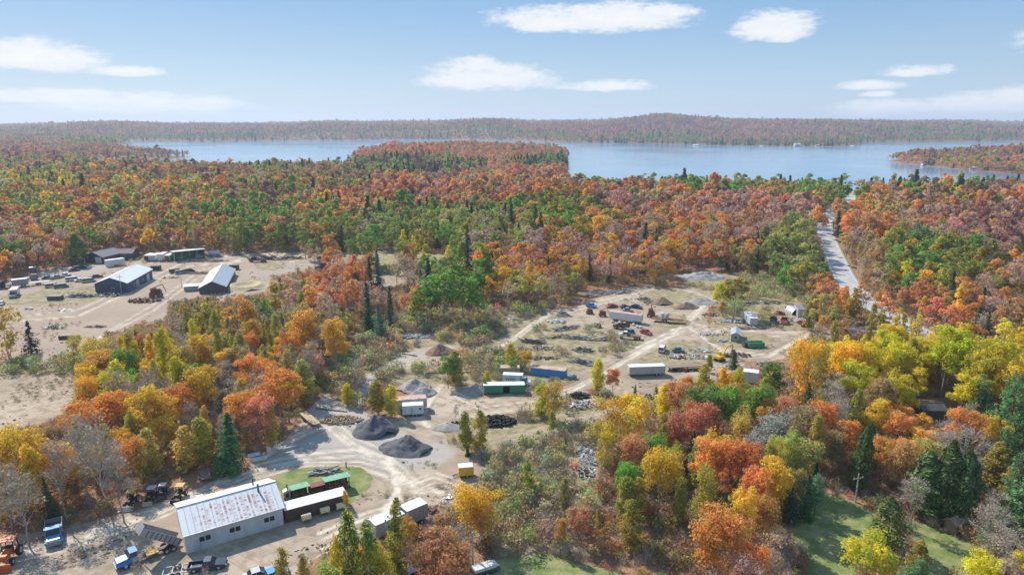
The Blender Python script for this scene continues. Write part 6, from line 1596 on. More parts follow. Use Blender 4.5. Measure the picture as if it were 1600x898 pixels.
for x0, y0, x1, y1, m_, st, lb in CARS: car(lb, x0, y0, x1, y1, m_, st, L=4.6 if st == 'sedan' else 5.2, cat={'sedan': 'car', 'van': 'van', 'pickup': 'pickup'}[st], name={'sedan': 'parked_car', 'van': 'parked_van', 'pickup': 'pickup_truck'}[st])
LAND.append(('the dark blue pickup by the round tree', *flat(505, 416)))
lorry('blue log truck at the head of the dark log deck', 412,409, 394,409, NAVY, 'logs', BLACK, L=8.0, W_=2.4, H_=2.6, land='the blue log truck')
debris('long deck of black burnt logs and iron behind the log truck', 432, 405, 13.0, 2.4, 80, [BLACK, DGREY, DWOOD], 'beams', 1.1, hmax=2.2, name='log_deck', cat='logs')
t = thing('dumpster', 'dark open skip beside the timber stack in the left yard weeds', 'dumpster', g2(87, 468), 0.05); MB().box(-2.4, 2.4, -1.2, 1.2, 0.1, 1.6).build('bin', DGREY, t); MB().box(-2.5, 2.5, -1.3, -1.2, 1.5, 1.65).build('rim', GREY, t)
# a shed under the cedars and one in the yellow wood
gable_shed('small_shed', 'tiny grey wooden shed under the big dark cedars by the lawn', 'shed', g2(1490, 828), 0.5, 2.4, 1.8, 1.9, 2.5, WOOD, RROOF, 4, land='the tiny shed under the cedars')
gable_shed('small_shed', 'dark weathered hut under the bright yellow trees', 'shed', g2(1451, 650), 0.0, 5.2, 4.0, 2.4, 3.4, DGREY, DGREY, 6, land='the dark hut')
box_trailer('storage_container', 'thin white structure glimpsed behind the yellow aspens', 'container', (1289,573,1296,572), 2.4, 4.0, 0.1, WHITE, ROOFW, 0)
gable_shed('small_shed', 'pale roofed building glimpsed through the forest on the right', 'shed', g2(1549, 482), 0.0, 10.0, 6.0, 2.6, 4.2, LGREY, ROOFW, 6)
# far buildings
def far_house(label, px, py, w, d, ez, rz_, wall, roof, rz=0.0, name='house', cat='house', land=None):
    X, Y = flat(px, py); z = float(height(np.array([X]), np.array([Y]))[0])
    t = gable_shed(name, label, cat, Vector((X, Y, z)), rz, w, d, ez, rz_, wall, roof, 4, win=(('f', -w*0.25, ez*0.55, w*0.12, ez*0.4), ('f', w*0.25, ez*0.55, w*0.12, ez*0.4)), doors=(('f', 0, 1.6, ez*0.8, DGREY),), land=land)
    return t
far_house('distant low building with bright white roof in the left forest', 190, 327, 30, 13, 4.5, 7.5, LGREY, ROOFW, land='the distant white roofed building')
far_house('distant farmhouse with faded red roof beside the small green field', 151, 315, 15, 10, 5.5, 9, TAN, BROWNR, land='the distant red roofed farmhouse')
far_house('distant white shed below the red roofed farmhouse', 152, 319, 10, 7, 3.5, 5.5, WHITE, ROOFW)
for (x, y, lb) in ((119, 313.5, 'white van farthest from the distant farmhouse'), (124, 314, 'blue car between the vans near the distant farmhouse'), (129, 313, 'pale van nearest the distant farmhouse'), (58, 312.5, 'white van glimpsed in the far left trees')):
    X, Y = flat(x, y); z = float(height(np.array([X]), np.array([Y]))[0])
    o = car(lb, x-3, y, x+3, y, BLUE if 'blue' in lb else WHITE, 'van', L=5.5, cat='van', name='parked_van'); o.location.z = z
COT = [(1087,228.3,22,'white cottage first along the far shore from the wooded point'),(1190,229.3,14,'small pale cottage between two larger white ones on the far shore'),(1245,229.6,26,'largest white boathouse standing at the far waterline'),(1277,229.6,14,'pale cottage next along from the white boathouse'),
       (1331,229.0,16,'white cottage on the headland tip of the far shore'),(1444,259.5,13,'boathouse at the foot of the red wooded point'),(1520,265.6,12,'white dock house under the red wooded point'),(603,218.9,14,'white cottage across the pale arm of the lake'),(644,218.2,14,'second white cottage across the pale arm of the lake')]
for (px, py, w_, lb) in COT: far_house(lb, px, py-0.6, w_*0.6, w_*0.4, w_*0.2, w_*0.33, WHITE, ROOFW if 'boathouse at' not in lb else BROWNR, name='cottage', cat='cottage')
# utility poles
def pole(label, px, py, h=9.5, r=0.13, rz=0.3, land=None):
    X, Y = flat(px, py); z = float(height(np.array([X]), np.array([Y]))[0])
    t = thing('utility_pole', label, 'utility pole', (X, Y, z), rz, land=land)
    MB().cyl((0, 0, h/2-0.3), r*1.2, h+0.6, 'z', 10, r2=r*0.8).build('pole', LGREY, t); MB().box(-1.1, 1.1, -0.06, 0.06, h-1.0, h-0.86).build('crossarm', WOOD, t)
    for x in (-0.95, 0, 0.95): MB().cyl((x, 0, h-0.76), 0.06, 0.2, 'z', 8).build('insulator', WHITE, t)
pole('weathered utility pole standing beside the upturned boat', 739, 884, 6.0, land='the utility pole by the boat')
pole('lone pale utility pole at the edge of the green lawn', 1336, 786, 5.5, land='the pole at the green lawn')
pole('slim wooden pole before the slate blue workshop gable', 190, 458, 7.5, 0.11)
pole('short light pole on the open yard near the long barn', 284, 448, 6.0, 0.1)
pole('road pole at the gravel shoulder of the distant straight road', 1341, 428, 8.0, 0.13)
t = thing('water_pump', 'small rusty hydrant post in the grass above the board heap', 'post', g2(541, 730)); MB().cyl((0, 0, 0.5), 0.12, 1.0, 'z', 8).build('post', RUST, t); MB().cyl((0, 0, 1.05), 0.17, 0.14, 'z', 8).build('cap', RUST, t)
t = thing('garden_statue', 'small white garden ornament under the twin spruces by the lawn', 'ornament', g2(1236, 819)); MB().cyl((0, 0, 0.35), 0.22, 0.7, 'z', 10, r2=0.12).build('body', WHITE, t); MB().ico((0, 0, 0.82), 0.15).build('head', WHITE, t)
# ------------------------------------------------------------------ trees read off the photograph: code, x, y of the top, y of the foot, width
HAND = [
('WP',357,641,738,80),('MY',38,664,785,80),('AY',62,690,800,44),('BB',107,676,815,46),('BB',168,640,800,66),('BB',140,640,790,50),('BB',194,690,815,46),('BB',20,715,835,55),('BB',46,730,850,60),('SP',82,742,812,26),
('AO',238,666,744,48),('AO',290,664,738,50),('AG',318,650,728,50),('MO',152,622,705,80),('MO',188,600,690,60),('AY',188,562,640,70),('GG',206,578,632,50),('AY',280,556,635,44),('AG',225,582,640,40),('GG',303,566,632,40),('SB',350,574,650,34),
('MO',440,572,668,74),('MY',452,580,660,50),('MO',384,602,690,62),('MR',408,612,700,55),('AG',425,636,702,26),('AY',383,588,650,40),('AO',478,560,632,58),('MY',528,500,592,44),('MO',455,512,590,38),('MO',371,462,532,52),('AG',332,468,540,46),
('SP',50,500,552,28),('BG',16,488,560,50),('MO',218,520,566,22),('AY',193,524,572,22),('BG',155,530,590,50),('BG',118,528,575,36),('SP',578,440,522,26),('SB',596,472,532,30),('GG',695,416,506,64),('GG',668,432,508,56),('GG',724,424,506,60),('GT',652,448,512,34),('GG',748,446,506,40),
('MR',520,436,500,60),('MO',496,440,505,46),('MR',545,430,505,50),('MO',548,418,490,34),('MP',470,430,500,60),('AO',430,440,500,50),('GG',410,462,530,34),('MY',390,470,530,34),
('AG',591,592,648,54),('AY',612,600,652,30),('AY',543,598,634,24),('BB',557,552,636,18),('AG',712,546,602,40),('GL',700,556,606,34),('AY',762,578,604,30),('AY',799,535,576,26),('MY',820,545,578,26),
('AG',729,642,708,30),('AG',750,640,708,34),('AY',846,598,652,34),('BG',862,600,664,40),('AG',862,640,676,18),('AY',934,558,614,30),('MR',957,575,618,24),('BY',955,622,705,62),('BY',985,620,712,70),('BY',942,662,738,50),('AG',968,690,745,44),
('BY',735,756,845,60),('BY',765,768,850,56),('MO',752,785,848,40),('GT',826,716,778,24),('AG',884,746,805,26),('AG',975,740,815,40),('AG',998,742,818,40),('AG',985,780,860,50),('BG',1050,698,775,38),('SP',1081,672,738,34),('BG',1098,732,850,54),
('MO',1132,722,800,34),('MY',1148,748,885,50),('MO',1172,735,850,56),('PI',1144,744,800,34),('MO',1190,770,870,44),('MY',1160,755,810,30),('AG',1200,690,780,40),('BG',1208,690,785,40),
('GG',1088,602,690,60),('GG',1108,598,688,50),('GG',1136,604,686,46),('MR',1055,592,665,44),('AY',1035,598,660,34),('MO',1070,588,640,30),('AG',1100,568,640,40),('AY',1125,572,640,40),('AY',1145,574,645,36),
('GG',1206,568,632,40),('AG',1195,588,640,30),('BY',1248,532,645,62),('BG',1270,530,640,44),('SP',1262,585,628,24),('MR',1228,618,662,50),('AY',1290,610,650,26),('MO',1275,630,670,26),
('YB',1318,526,622,66),('YB',1345,530,625,44),('YB',1408,528,618,56),('YB',1385,540,620,40),('YB',1468,508,622,66),('YB',1498,520,630,50),('YB',1550,520,650,80),('YB',1520,535,650,60),('YB',1592,530,655,60),('YB',1570,560,665,50),
('BS',1316,584,640,44),('BS',1176,676,755,50),('BS',1205,640,715,60),('BS',1240,642,700,50),('MR',1270,650,705,40),('AO',1370,590,665,56),('MY',1385,620,668,40),('MY',1436,645,680,32),
('CE',1338,665,768,40),('CE',1356,662,740,36),('CE',1325,625,680,32),('MO',1375,680,765,50),('MO',1315,655,740,40),('MO',1400,640,720,50),('MY',1435,668,730,50),('CE',1440,705,808,64),('CE',1472,690,815,66),('CE',1502,700,820,60),('BB',1495,660,800,70),('BB',1460,660,760,60),
('PI',1560,665,745,44),('PI',1588,590,690,44),('SP',1236,742,815,30),('SP',1256,738,812,28),('PI',1272,738,806,30),('SP',1270,720,780,24),('CO',1385,778,856,68),('YB',1352,830,925,86),('AG',1428,842,905,40),('PI',1582,745,850,80),('PI',1555,790,870,60),('BB',1562,815,920,70),('YB',1530,862,940,60),
('PI',1430,872,930,60),('AG',1555,690,770,50),('AG',1575,720,790,50),('YB',1590,860,940,50),
('GT',545,800,960,54),('GT',580,810,960,50),('GT',622,775,925,42),('AY',524,830,960,30),('AG',452,852,960,40),('AG',480,868,960,30),('BY',602,850,960,30),('BB',690,840,905,50),('MO',640,800,880,30),('BB',670,840,890,30),('MO',875,810,865,22),('MT',905,790,850,40),
('CE',123,366,414,36),('GG',497,370,414,34),('GL',478,355,404,34),('GL',570,362,420,34),('GL',555,368,420,34),('AG',582,368,422,26),('AY',632,357,415,26),('AY',645,365,418,20),('GL',625,372,424,36),('MR',642,378,425,20),('AY',665,380,418,22),('AY',700,382,410,30),
('GG',778,358,404,24),('GG',15,378,428,44),('GG',40,372,425,40),('SP',1390,352,400,28),('PI',1428,348,402,36),('SP',1524,478,528,32),('GL',1405,380,440,44),('GG',1440,390,445,50),('GL',1378,395,450,40),('YB',1412,402,462,20),('MG',1500,400,455,50),('MG',1470,412,460,44),
('MG',1145,430,498,54),('YB',1128,436,494,34),('MR',1130,470,496,18),('GG',1228,415,474,30),('AG',1268,450,492,26),('AG',1262,470,515,24),('SB',1272,488,532,20),('MO',1320,445,500,30),('AG',1330,448,505,34),('AG',1375,478,520,34),('MR',1345,520,545,26),
('SP',1146,545,576,22),('AG',1108,553,582,16),('GG',1210,400,455,26),('MG',1255,405,462,44),('MO',1470,470,520,30),('MR',1450,460,512,44),('AG',1560,468,505,26),('MO',1520,500,560,40),
('BB',228,862,975,8),('BB',330,880,960,16),('SP',1283,318,347,16),('GG',1297,304,331,24),('MY',1313,324,352,22),('MG',1319,334,362,20),
('GO',575,398,440,26),('BB',712,630,660,10),('SP',884,684,702,10),('SP',731,697,712,12),('AG',1024,602,630,12),('SP',992,600,622,12),('AY',541,765,795,14),('GL',800,556,592,20),('AG',757,590,612,30),
('MR',500,555,600,30),('SP',610,448,505,20),('BB',655,480,520,20),('SB',478,548,600,26),('MR',660,460,510,22),
]
TREES = []    # dicts
def add_tree(code, X, Y, s_h, s_w, hand, sm=None):
    TREES.append(dict(code=code, x=X, y=Y, h=s_h, w=s_w, hand=hand))
BASEW = {'maple': 8.2, 'thin': 7.6, 'bare': 6.6, 'tall': 5.2, 'fan': 8.6, 'spruce': 5.6, 'pine': 7.4, 'cedar': 5.2}
BASEH = {'maple': 13.6, 'thin': 13.8, 'bare': 13.8, 'tall': 13.6, 'fan': 12.6, 'spruce': 15, 'pine': 15.6, 'cedar': 11}
def top_z(Y, y):
    a, b, c = ray(0, y); return CAM_H+Y*c/b
for code, x, yt, yb, wpx in HAND:
    X, Y = flat(x, yb)
    z = float(height(np.array([X]), np.array([Y]))[0])
    if abs(z) > 0.3:
        X, Y = flat(x, yb, z)
    Ht = top_z(Y, yt)-z
    depth = sqrt(X*X*0+Y*Y)*CP+(CAM_H-z)*SP
    wm = wpx*depth/FPX
    add_tree(code, X, Y, max(1.2, Ht), wm, True)
# the rest of the wood: jittered grids, thinning with distance
bpy.context.view_layer.update()
FOOT = []
OBJBOX = np.zeros(_rx.shape, np.float32)
def footprint(o):
    P = []
    for c in [o]+list(o.children_recursive):
        if c.type == 'MESH': P += [c.matrix_world @ Vector(b) for b in c.bound_box]
    return P
for o in [o for o in SC.objects if o.parent is None and o.get('category')]:
    P = footprint(o)
    if not P: continue
    x0, x1 = min(p.x for p in P), max(p.x for p in P); y0, y1 = min(p.y for p in P), max(p.y for p in P)
    FOOT.append(((x0+x1)/2, (y0+y1)/2, (x1-x0)/2, (y1-y0)/2))
    if y1 < 430:
        q = [project(p.x, p.y, p.z) for p in P]; u0, u1 = min(a for a, b in q), max(a for a, b in q); v0, v1 = min(b for a, b in q), max(b for a, b in q)
        if 'glimpsed' not in o['label'] and 'hidden' not in o['label']:
            i0, i1 = int((u0-RX0)/2), int((u1-RX0)/2)+1; j0, j1 = int((v0-RY0)/2), int((v1-RY0)/2)+1
            OPEN_TOP[max(j0, 0):max(j1, 0), max(i0, 0):max(i1, 0)] = 1
            OBJBOX[max(j0, 0):max(j1-1, 0), max(i0, 0):max(i1, 0)] = 1
FOOT = np.array(FOOT)
def free_of_things(X, Y, pad):
    ok = np.ones(X.shape, bool)
    for cx, cy, a, b in FOOT: ok &= ~((np.abs(X-cx) < a+pad) & (np.abs(Y-cy) < b+pad))
    return ok
hx = np.array([t['x'] for t in TREES]); hy = np.array([t['y'] for t in TREES]); hw_ = np.array([t['w'] for t in TREES])
def zone_pick(px, py, X, Y, rnd):
    d = zone_of(px, py, X, Y)
    out = []
    for i in range(len(px)):
        ks, cs = d[i]; out.append(ks[int(np.searchsorted(cs, rnd[i]))])
    return out
def zone_of(px, py, X, Y):
    idx = np.full(len(px), -1)
    # boundaries between stands are ragged
    jx = (fbm(X, Y, 40, 41, 2)-0.5)*0.5; jy = (fbm(X, Y, 40, 51, 2)-0.5)*0.5
    for i, (cx, cy, rx, ry, _) in enumerate(ZONES):
        m = (idx < 0) & (((px-cx)/rx+jx)**2+((py-cy)/ry+jy)**2 < 1); idx[m] = i
    w_shore = None
    out = []
    for i in range(len(px)):
        if idx[i] >= 0: out.append(ZP[idx[i]])
        else: out.append(FP_ if Y[i] > 1050 else DP)
    return out
CAND = []
bands = [(60, 170, 4.3), (170, 300, 4.8), (300, 560, 5.9), (560, 1000, 7.2), (1000, 1800, 9.0), (1800, 2900, 11.0), (2900, 4300, 14.5), (4300, 6500, 22.0)]
for (y0, y1, s) in bands:
    Ys = np.arange(y0, y1, s); 
    half = 1.02*y1+30
    Xs = np.arange(-half, half, s)
    X, Y = np.meshgrid(Xs, Ys); X = X.ravel(); Y = Y.ravel()
    X = X+rng.uniform(-0.46, 0.46, X.shape)*s; Y = Y+rng.uniform(-0.46, 0.46, Y.shape)*s
    k = np.abs(X) < 1.0*Y+28
    X, Y = X[k], Y[k]
    z = height(X, Y, False)
    px, py = project(X, Y, z)
    px0, py0 = project(X, Y, np.zeros_like(X))
    ok = (z > -0.02) | (Y < 500)
    if y0 > 400: ok &= ~water_mask(X, Y)
    ng = sample(NOGROW, px0, py0); ok &= ng < 0.4
    sc_ = sample(SCR, px0, py0); ok &= (sc_ < 0.4) | (rng.random(X.shape) < 0.08)
    thin = (px0 > 900) & (px0 < 1260) & (py0 > 640); ok &= ~thin | (fbm(X, Y, 14, 66, 2)+rng.random(X.shape)*0.5 < 0.80)
    if y0 < 600:
        ok &= free_of_things(X, Y, 1.6)
        for j in range(len(hx)):
            near = np.hypot(X-hx[j], Y-hy[j]) < 0.42*hw_[j]+1.2
            ok &= ~near
    X, Y, z, px, py = X[ok], Y[ok], z[ok], px[ok], py[ok]
    # like grows beside like: a smooth field ranks the stands, with some mixing
    fld = fbm(X, Y, 26+y0*0.045, 91, 3)+rng.normal(0, 0.055, len(X)); rk = np.empty(len(X)); rk[np.argsort(fld)] = np.arange(len(X))/max(1, len(X))
    picks = zone_pick(px, py, X, Y, (rk*3.0) % 0.9999)
    if y0 > 1700:      # conifers and dark trees line the far shores
        dl = dist_poly(X, Y, LAKE)
        sh = (dl < 130) & (rng.random(len(X)) < 0.75)
        q = SHORE; rr = rng.random(len(X))
        for i in np.nonzero(sh)[0]: picks[i] = q[0][int(np.searchsorted(q[1], rr[i]))]
        blk = (fbm(X, Y, 300, 61, 3) > 0.62) & (rng.random(len(X)) < 0.7)
        for i in np.nonzero(blk)[0]: picks[i] = ['SP', 'GG', 'GO', 'GL'][int(rr[i]*3.999)]
    sc = np.exp(rng.normal(0, 0.20, len(X)))*(0.86+0.28*fbm(X, Y, 60, 71, 2))
    if s > 5: sc = sc*(1+(s-5)*0.035)
    sc = np.where((Y > 1000) & (Y < 1900), sc*0.78, sc); sc = np.where(Y > 1900, sc*0.86, sc)
    CAND.append((X, Y, z, picks, sc, s))
REST = []
for X, Y, z, picks, sc, s in CAND:
    if Y[0] < 700:
        for i in range(len(X)):
            code = picks[i]; fam = K[code][0]; hh = BASEH[fam]*sc[i]*(0.92 if fam != 'pine' else 1.0); ww = BASEW[fam]*sc[i]
            if Y[i] < 150: hh *= 0.78; ww *= 0.64
            elif Y[i] < 300: hh *= 0.84; ww *= 0.74
            elif Y[i] > 560: hh *= 0.85
            ok = False
            for shrink in (1.0, 0.7, 0.45, 0.28):
                bad = False
                for fr, sx in ((0.97, 0), (0.75, -0.3), (0.75, 0.3), (0.45, 0), (0.8, 0)):
                    qx, qy = project(X[i]+sx*ww*shrink, Y[i], z[i]+hh*shrink*fr)
                    if clear_view(float(qx), float(qy)): bad = True; break
                if not bad: ok = True; break
            if not ok or shrink*hh < 3.2: continue
            REST.append(dict(code=code, x=X[i], y=Y[i], z=z[i], h=hh*shrink, w=ww*shrink*(1.0 if shrink > 0.9 else 1.15), hand=False))
    else:
        for i in range(len(X)):
            code = picks[i]; fam = K[code][0]
            REST.append(dict(code=code, x=X[i], y=Y[i], z=z[i], h=BASEH[fam]*sc[i]*1.0, w=BASEW[fam]*sc[i]*1.12, hand=False))
for t in TREES: t['z'] = float(height(np.array([t['x']]), np.array([t['y']]))[0])
ALL = TREES+REST
# in view?
def in_view(t):
    a, b = project(t['x'], t['y'], t['z']+t['h']); c, d = project(t['x'], t['y'], t['z'])
    return -10 < float(a) < 1610 and float(b) < 905 and float(d) > 150
A = np.array([[t['x'], t['y'], t['z'], t['h']] for t in ALL])
ax_, ay_ = project(A[:, 0], A[:, 1], A[:, 2]+A[:, 3]*0.85)
vis = (ax_ > -5) & (ax_ < 1605) & (ay_ < 895) & (ay_ > 150)
for t, v in zip(ALL, vis): t['vis'] = bool(v)
kinds = {}
for t in ALL:
    t['kind'] = K[t['code']][3]; t['d'] = sqrt(t['x']**2+t['y']**2+60**2)
    kinds.setdefault(t['kind'], []).append(t)
LIMIT = 290
for kd, L_ in kinds.items():
    V_ = sorted([t for t in L_ if t['vis']], key=lambda t: (not t['hand'], -t['h']*t['w']/t['d']**2))
    n = 0
    for t in V_:
        t['single'] = n < LIMIT and t['d'] < 620; n += 1
    for t in L_:
        if not t['vis']: t['single'] = False
_single_cache = {}
def words_for(n): return ['nearest', 'second nearest', 'third nearest', 'fourth nearest', 'fifth nearest', 'sixth nearest', 'seventh nearest', 'eighth nearest', 'ninth nearest', 'tenth nearest'][n] if n < 10 else None
def label_trees(S):
    by = {}
    for t in S:
        best = min(range(len(LAND)), key=lambda i: (LAND[i][1]-t['x'])**2+(LAND[i][2]-t['y'])**2)
        lx, ly = LAND[best][1], LAND[best][2]
        dx, dy = t['x']-lx, t['y']-ly
        if abs(dy) > abs(dx): rel = 'beyond' if dy > 0 else 'before'
        else: rel = 'right of' if dx > 0 else 'left of'
        size = 'tall' if t['h'] > 14 else ('small' if t['h'] < 7.5 else '')
        kn = K[t['code']]
        noun = kn[3].replace('thin_maple_tree', 'maple').replace('bare_tree', 'leafless tree').replace('_', ' ')
        col = kn[4] if kn[4] != 'bare grey' else 'grey'
        t['_rel'] = (' '.join(w for w in (size, col, noun) if w), rel, LAND[best][0]); t['_d'] = dx*dx+dy*dy
        by.setdefault(t['_rel'], []).append(t)
    for key, L_ in by.items():
        L_.sort(key=lambda t: t['_d'])
        for i, t in enumerate(L_):
            q, rel, lm = key
            if len(L_) == 1: t['label'] = f'{q} {rel} {lm}'
            elif i < 10:
                t['label'] = f'{q} {rel} {lm}, {words_for(i)}'
                if len(t['label'].split()) > 16: t['label'] = t['label'].replace('tall ', '').replace('small ', '').replace(' it', '')
                if len(t['label'].split()) > 16: t['label'] = ' '.join(t['label'].replace('the distant ', 'distant ').split()[:16])
            else: t['label'] = f'{q} in the wood {rel} {lm}'; t['shared'] = True
LAND += [(n, *flat(x, y)) for n, x, y in (('the straight road bend', 1290, 352), ('the far road gap', 1327, 316), ('the pale lakeside field', 1015, 293), ('the dark cedar clump', 1470, 812), ('the twin lawn spruces', 1246, 812),
 ('the big dark ash trio', 700, 506), ('the big green pine', 357, 738), ('the leaning cedar', 1340, 766), ('the silvery willow pair', 1185, 750), ('the big gold birches', 970, 710), ('the lone yard spruce', 50, 552), ('the pointed yellow aspen', 934, 612),
 ('the row of bright yellow lindens', 1480, 625), ('the gold tree at the scrap loop', 1145, 498), ('the round ash by the garage', 123, 414), ('the lower left sand lot', 60, 640), ('the two track lane', 800, 530), ('the olive lawn cedar', 1385, 856), ('the silver willow', 1316, 640),
 ('the yellow field edge aspens', 645, 415), ('the lower left birches', 107, 812), ('the russet stand by the road', 1200, 380), ('the grey stand beyond the scrap yard', 980, 440), ('the maple slope', 800, 350), ('the forest left of the garage', 60, 405), ('the orange hollow', 510, 500), ('the ochre wood', 330, 540), ('the mixed stand by the sand lot', 210, 600), ('the lower right pines', 1575, 760), ('the stand beyond the lindens', 1450, 520), ('the aspen thicket', 1110, 630), ('the straight road middle', 1312, 420), ('the tall right hand pine', 1428, 402))]
S = [t for t in ALL if t['single']]
label_trees(S)
PROTO_NAMES = {}
def make_tree(t):
    code = t['code']; fam, t1, t2, kn, cw = K[code]
    lod = 0 if t['d'] < 215 else (1 if t['d'] < 420 else 2)
    lod = min(lod, 1) if t['hand'] else lod
    variants = FAM[lod][fam]; v = variants[int(t['x']*7+t['y']*13) % len(variants)]
    crown, trunk, ph, prx = v
    sz = t['h']/(ph*(1.0 if fam in ('spruce', 'pine', 'cedar') else 0.985)); sxy = t['w']/(2*prx*(1.02))
    sxy = min(max(sxy, sz*0.5), sz*1.5)
    k = 0.10; j1 = np.array(t1)*np.exp(rng.normal(0, k, 3)*np.array([1, 1, .6]))*exp(rng.normal(0, 0.10)); j2 = np.array(t2)*np.exp(rng.normal(0, k, 3))*exp(rng.normal(0, 0.10))
    grp = None
    if t.get('shared'): grp = f"{t['_rel'][0]}s in the wood {t['_rel'][1]} {t['_rel'][2]}".replace('trees', 'trees')
    px_h = t['h']*FPX/t['d']
    if px_h > 34:
        root = bpy.data.objects.new(kn, None); COL.objects.link(root); root.empty_display_size = 1
        a = bpy.data.objects.new('trunk', trunk); b = bpy.data.objects.new('crown', crown)
        for o in (a, b): COL.objects.link(o); o.parent = root; o['tint'] = [float(x) for x in j1]; o['tint_two'] = [float(x) for x in j2]
    else:
        key = (fam, lod, int(t['x']*7+t['y']*13) % len(variants))
        if key not in _single_cache: _single_cache[key] = join_pair(kn, v)
        root = bpy.data.objects.new(kn, _single_cache[key]); COL.objects.link(root); root['tint'] = [float(x) for x in j1]; root['tint_two'] = [float(x) for x in j2]
    root.location = (t['x'], t['y'], t['z']-0.05); root.rotation_euler = (rng.normal(0, 0.03), rng.normal(0, 0.03), rng.uniform(0, 6.28)); root.scale = (sxy, sxy, sz)
    tag(root, t['label'], 'tree', grp)
for t in S: make_tree(t)

# ------------------------------------------------------------------ what nobody could count: far woods, undergrowth
def scatter(name, pts, scl, rot, t1, t2, idx, protos, mats_keep=True):
    """one object whose points carry instances of the given meshes"""
    pc = bpy.data.collections.new(name+'_shapes')
    for i, me in enumerate(protos):
        pc.objects.link(bpy.data.objects.new(f'{name}_shape_{i:02d}', me))
    me = bpy.data.meshes.new(name); n = len(pts)
    me.vertices.add(n); me.vertices.foreach_set('co', np.asarray(pts, np.float32).ravel())
    for an, typ, arr, fld in (('scl', 'FLOAT_VECTOR', scl, 'vector'), ('rot', 'FLOAT_VECTOR', rot, 'vector'), ('tint', 'FLOAT_VECTOR', t1, 'vector'), ('tint_two', 'FLOAT_VECTOR', t2, 'vector'), ('shape', 'INT', idx, 'value')):
        at = me.attributes.new(an, typ, 'POINT'); at.data.foreach_set(fld, np.asarray(arr, np.int32 if typ == 'INT' else np.float32).ravel())
    o = bpy.data.objects.new(name, me); COL.objects.link(o)
    ng = bpy.data.node_groups.new(name, 'GeometryNodeTree')
    ng.interface.new_socket('Geometry', in_out='INPUT', socket_type='NodeSocketGeometry'); ng.interface.new_socket('Geometry', in_out='OUTPUT', socket_type='NodeSocketGeometry')
    N = ng.nodes; Lk = ng.links
    gi = N.new('NodeGroupInput'); go = N.new('NodeGroupOutput'); ip = N.new('GeometryNodeInstanceOnPoints'); ci = N.new('GeometryNodeCollectionInfo')
    ci.inputs['Collection'].default_value = pc; ci.inputs['Separate Children'].default_value = True; ci.inputs['Reset Children'].default_value = True
    def named(an, typ):
        q = N.new('GeometryNodeInputNamedAttribute'); q.data_type = typ; q.inputs['Name'].default_value = an; return q.outputs[0]
    m2p = N.new('GeometryNodeMeshToPoints')
    Lk.new(gi.outputs[0], m2p.inputs[0]); Lk.new(m2p.outputs[0], ip.inputs['Points']); Lk.new(ci.outputs[0], ip.inputs['Instance']); ip.inputs['Pick Instance'].default_value = True
    Lk.new(named('shape', 'INT'), ip.inputs['Instance Index'])
    e2r = N.new('FunctionNodeEulerToRotation'); Lk.new(named('rot', 'FLOAT_VECTOR'), e2r.inputs[0]); Lk.new(e2r.outputs[0], ip.inputs['Rotation'])
    Lk.new(named('scl', 'FLOAT_VECTOR'), ip.inputs['Scale']); Lk.new(ip.outputs[0], go.inputs[0])
    md = o.modifiers.new('scatter', 'NODES'); md.node_group = ng
    tag(o, kind='stuff')
    return o
far_cache = {}
for kd, L_ in kinds.items():
    Rst = [t for t in L_ if not t['single']]
    if not Rst: continue
    protos = []; pid = {}
    P_, S_, Ro, T1, T2, I_ = [], [], [], [], [], []
    for t in Rst:
        fam, t1, t2, kn, cw = K[t['code']]; lod = 1 if t['d'] < 330 else 2
        vs = FAM[lod][fam]; vi = int(t['x']*7+t['y']*13) % len(vs); key = (fam, lod, vi)
        if key not in pid:
            if key not in far_cache: far_cache[key] = _single_cache.get(key) or join_pair(kn, vs[vi])
            pid[key] = len(protos); protos.append(far_cache[key])
        ph, prx = vs[vi][2], vs[vi][3]
        P_.append((t['x'], t['y'], t['z']-0.1)); sx = t['w']/(2*prx); S_.append((sx, sx, t['h']/ph)); Ro.append((0, 0, (t['x']*3.7) % 6.28))
        I_.append(pid[key]); T1.append(t1); T2.append(t2)
    n = len(P_); j = np.clip(np.exp(rng.normal(0, 0.10, (n, 3)))*np.exp(rng.normal(0, 0.12, (n, 1))), 0.72, 1.22)
    o = scatter(kd.replace('_tree', '')+'_woods', P_, S_, Ro, np.array(T1)*j, np.array(T2)*j, I_, protos)
    o['label'] = 'far wood of '+{'thin_maple_tree': 'half bare russet maples'}.get(kd, kd.replace('_', ' ')+'s')+' covering the land around the lake'
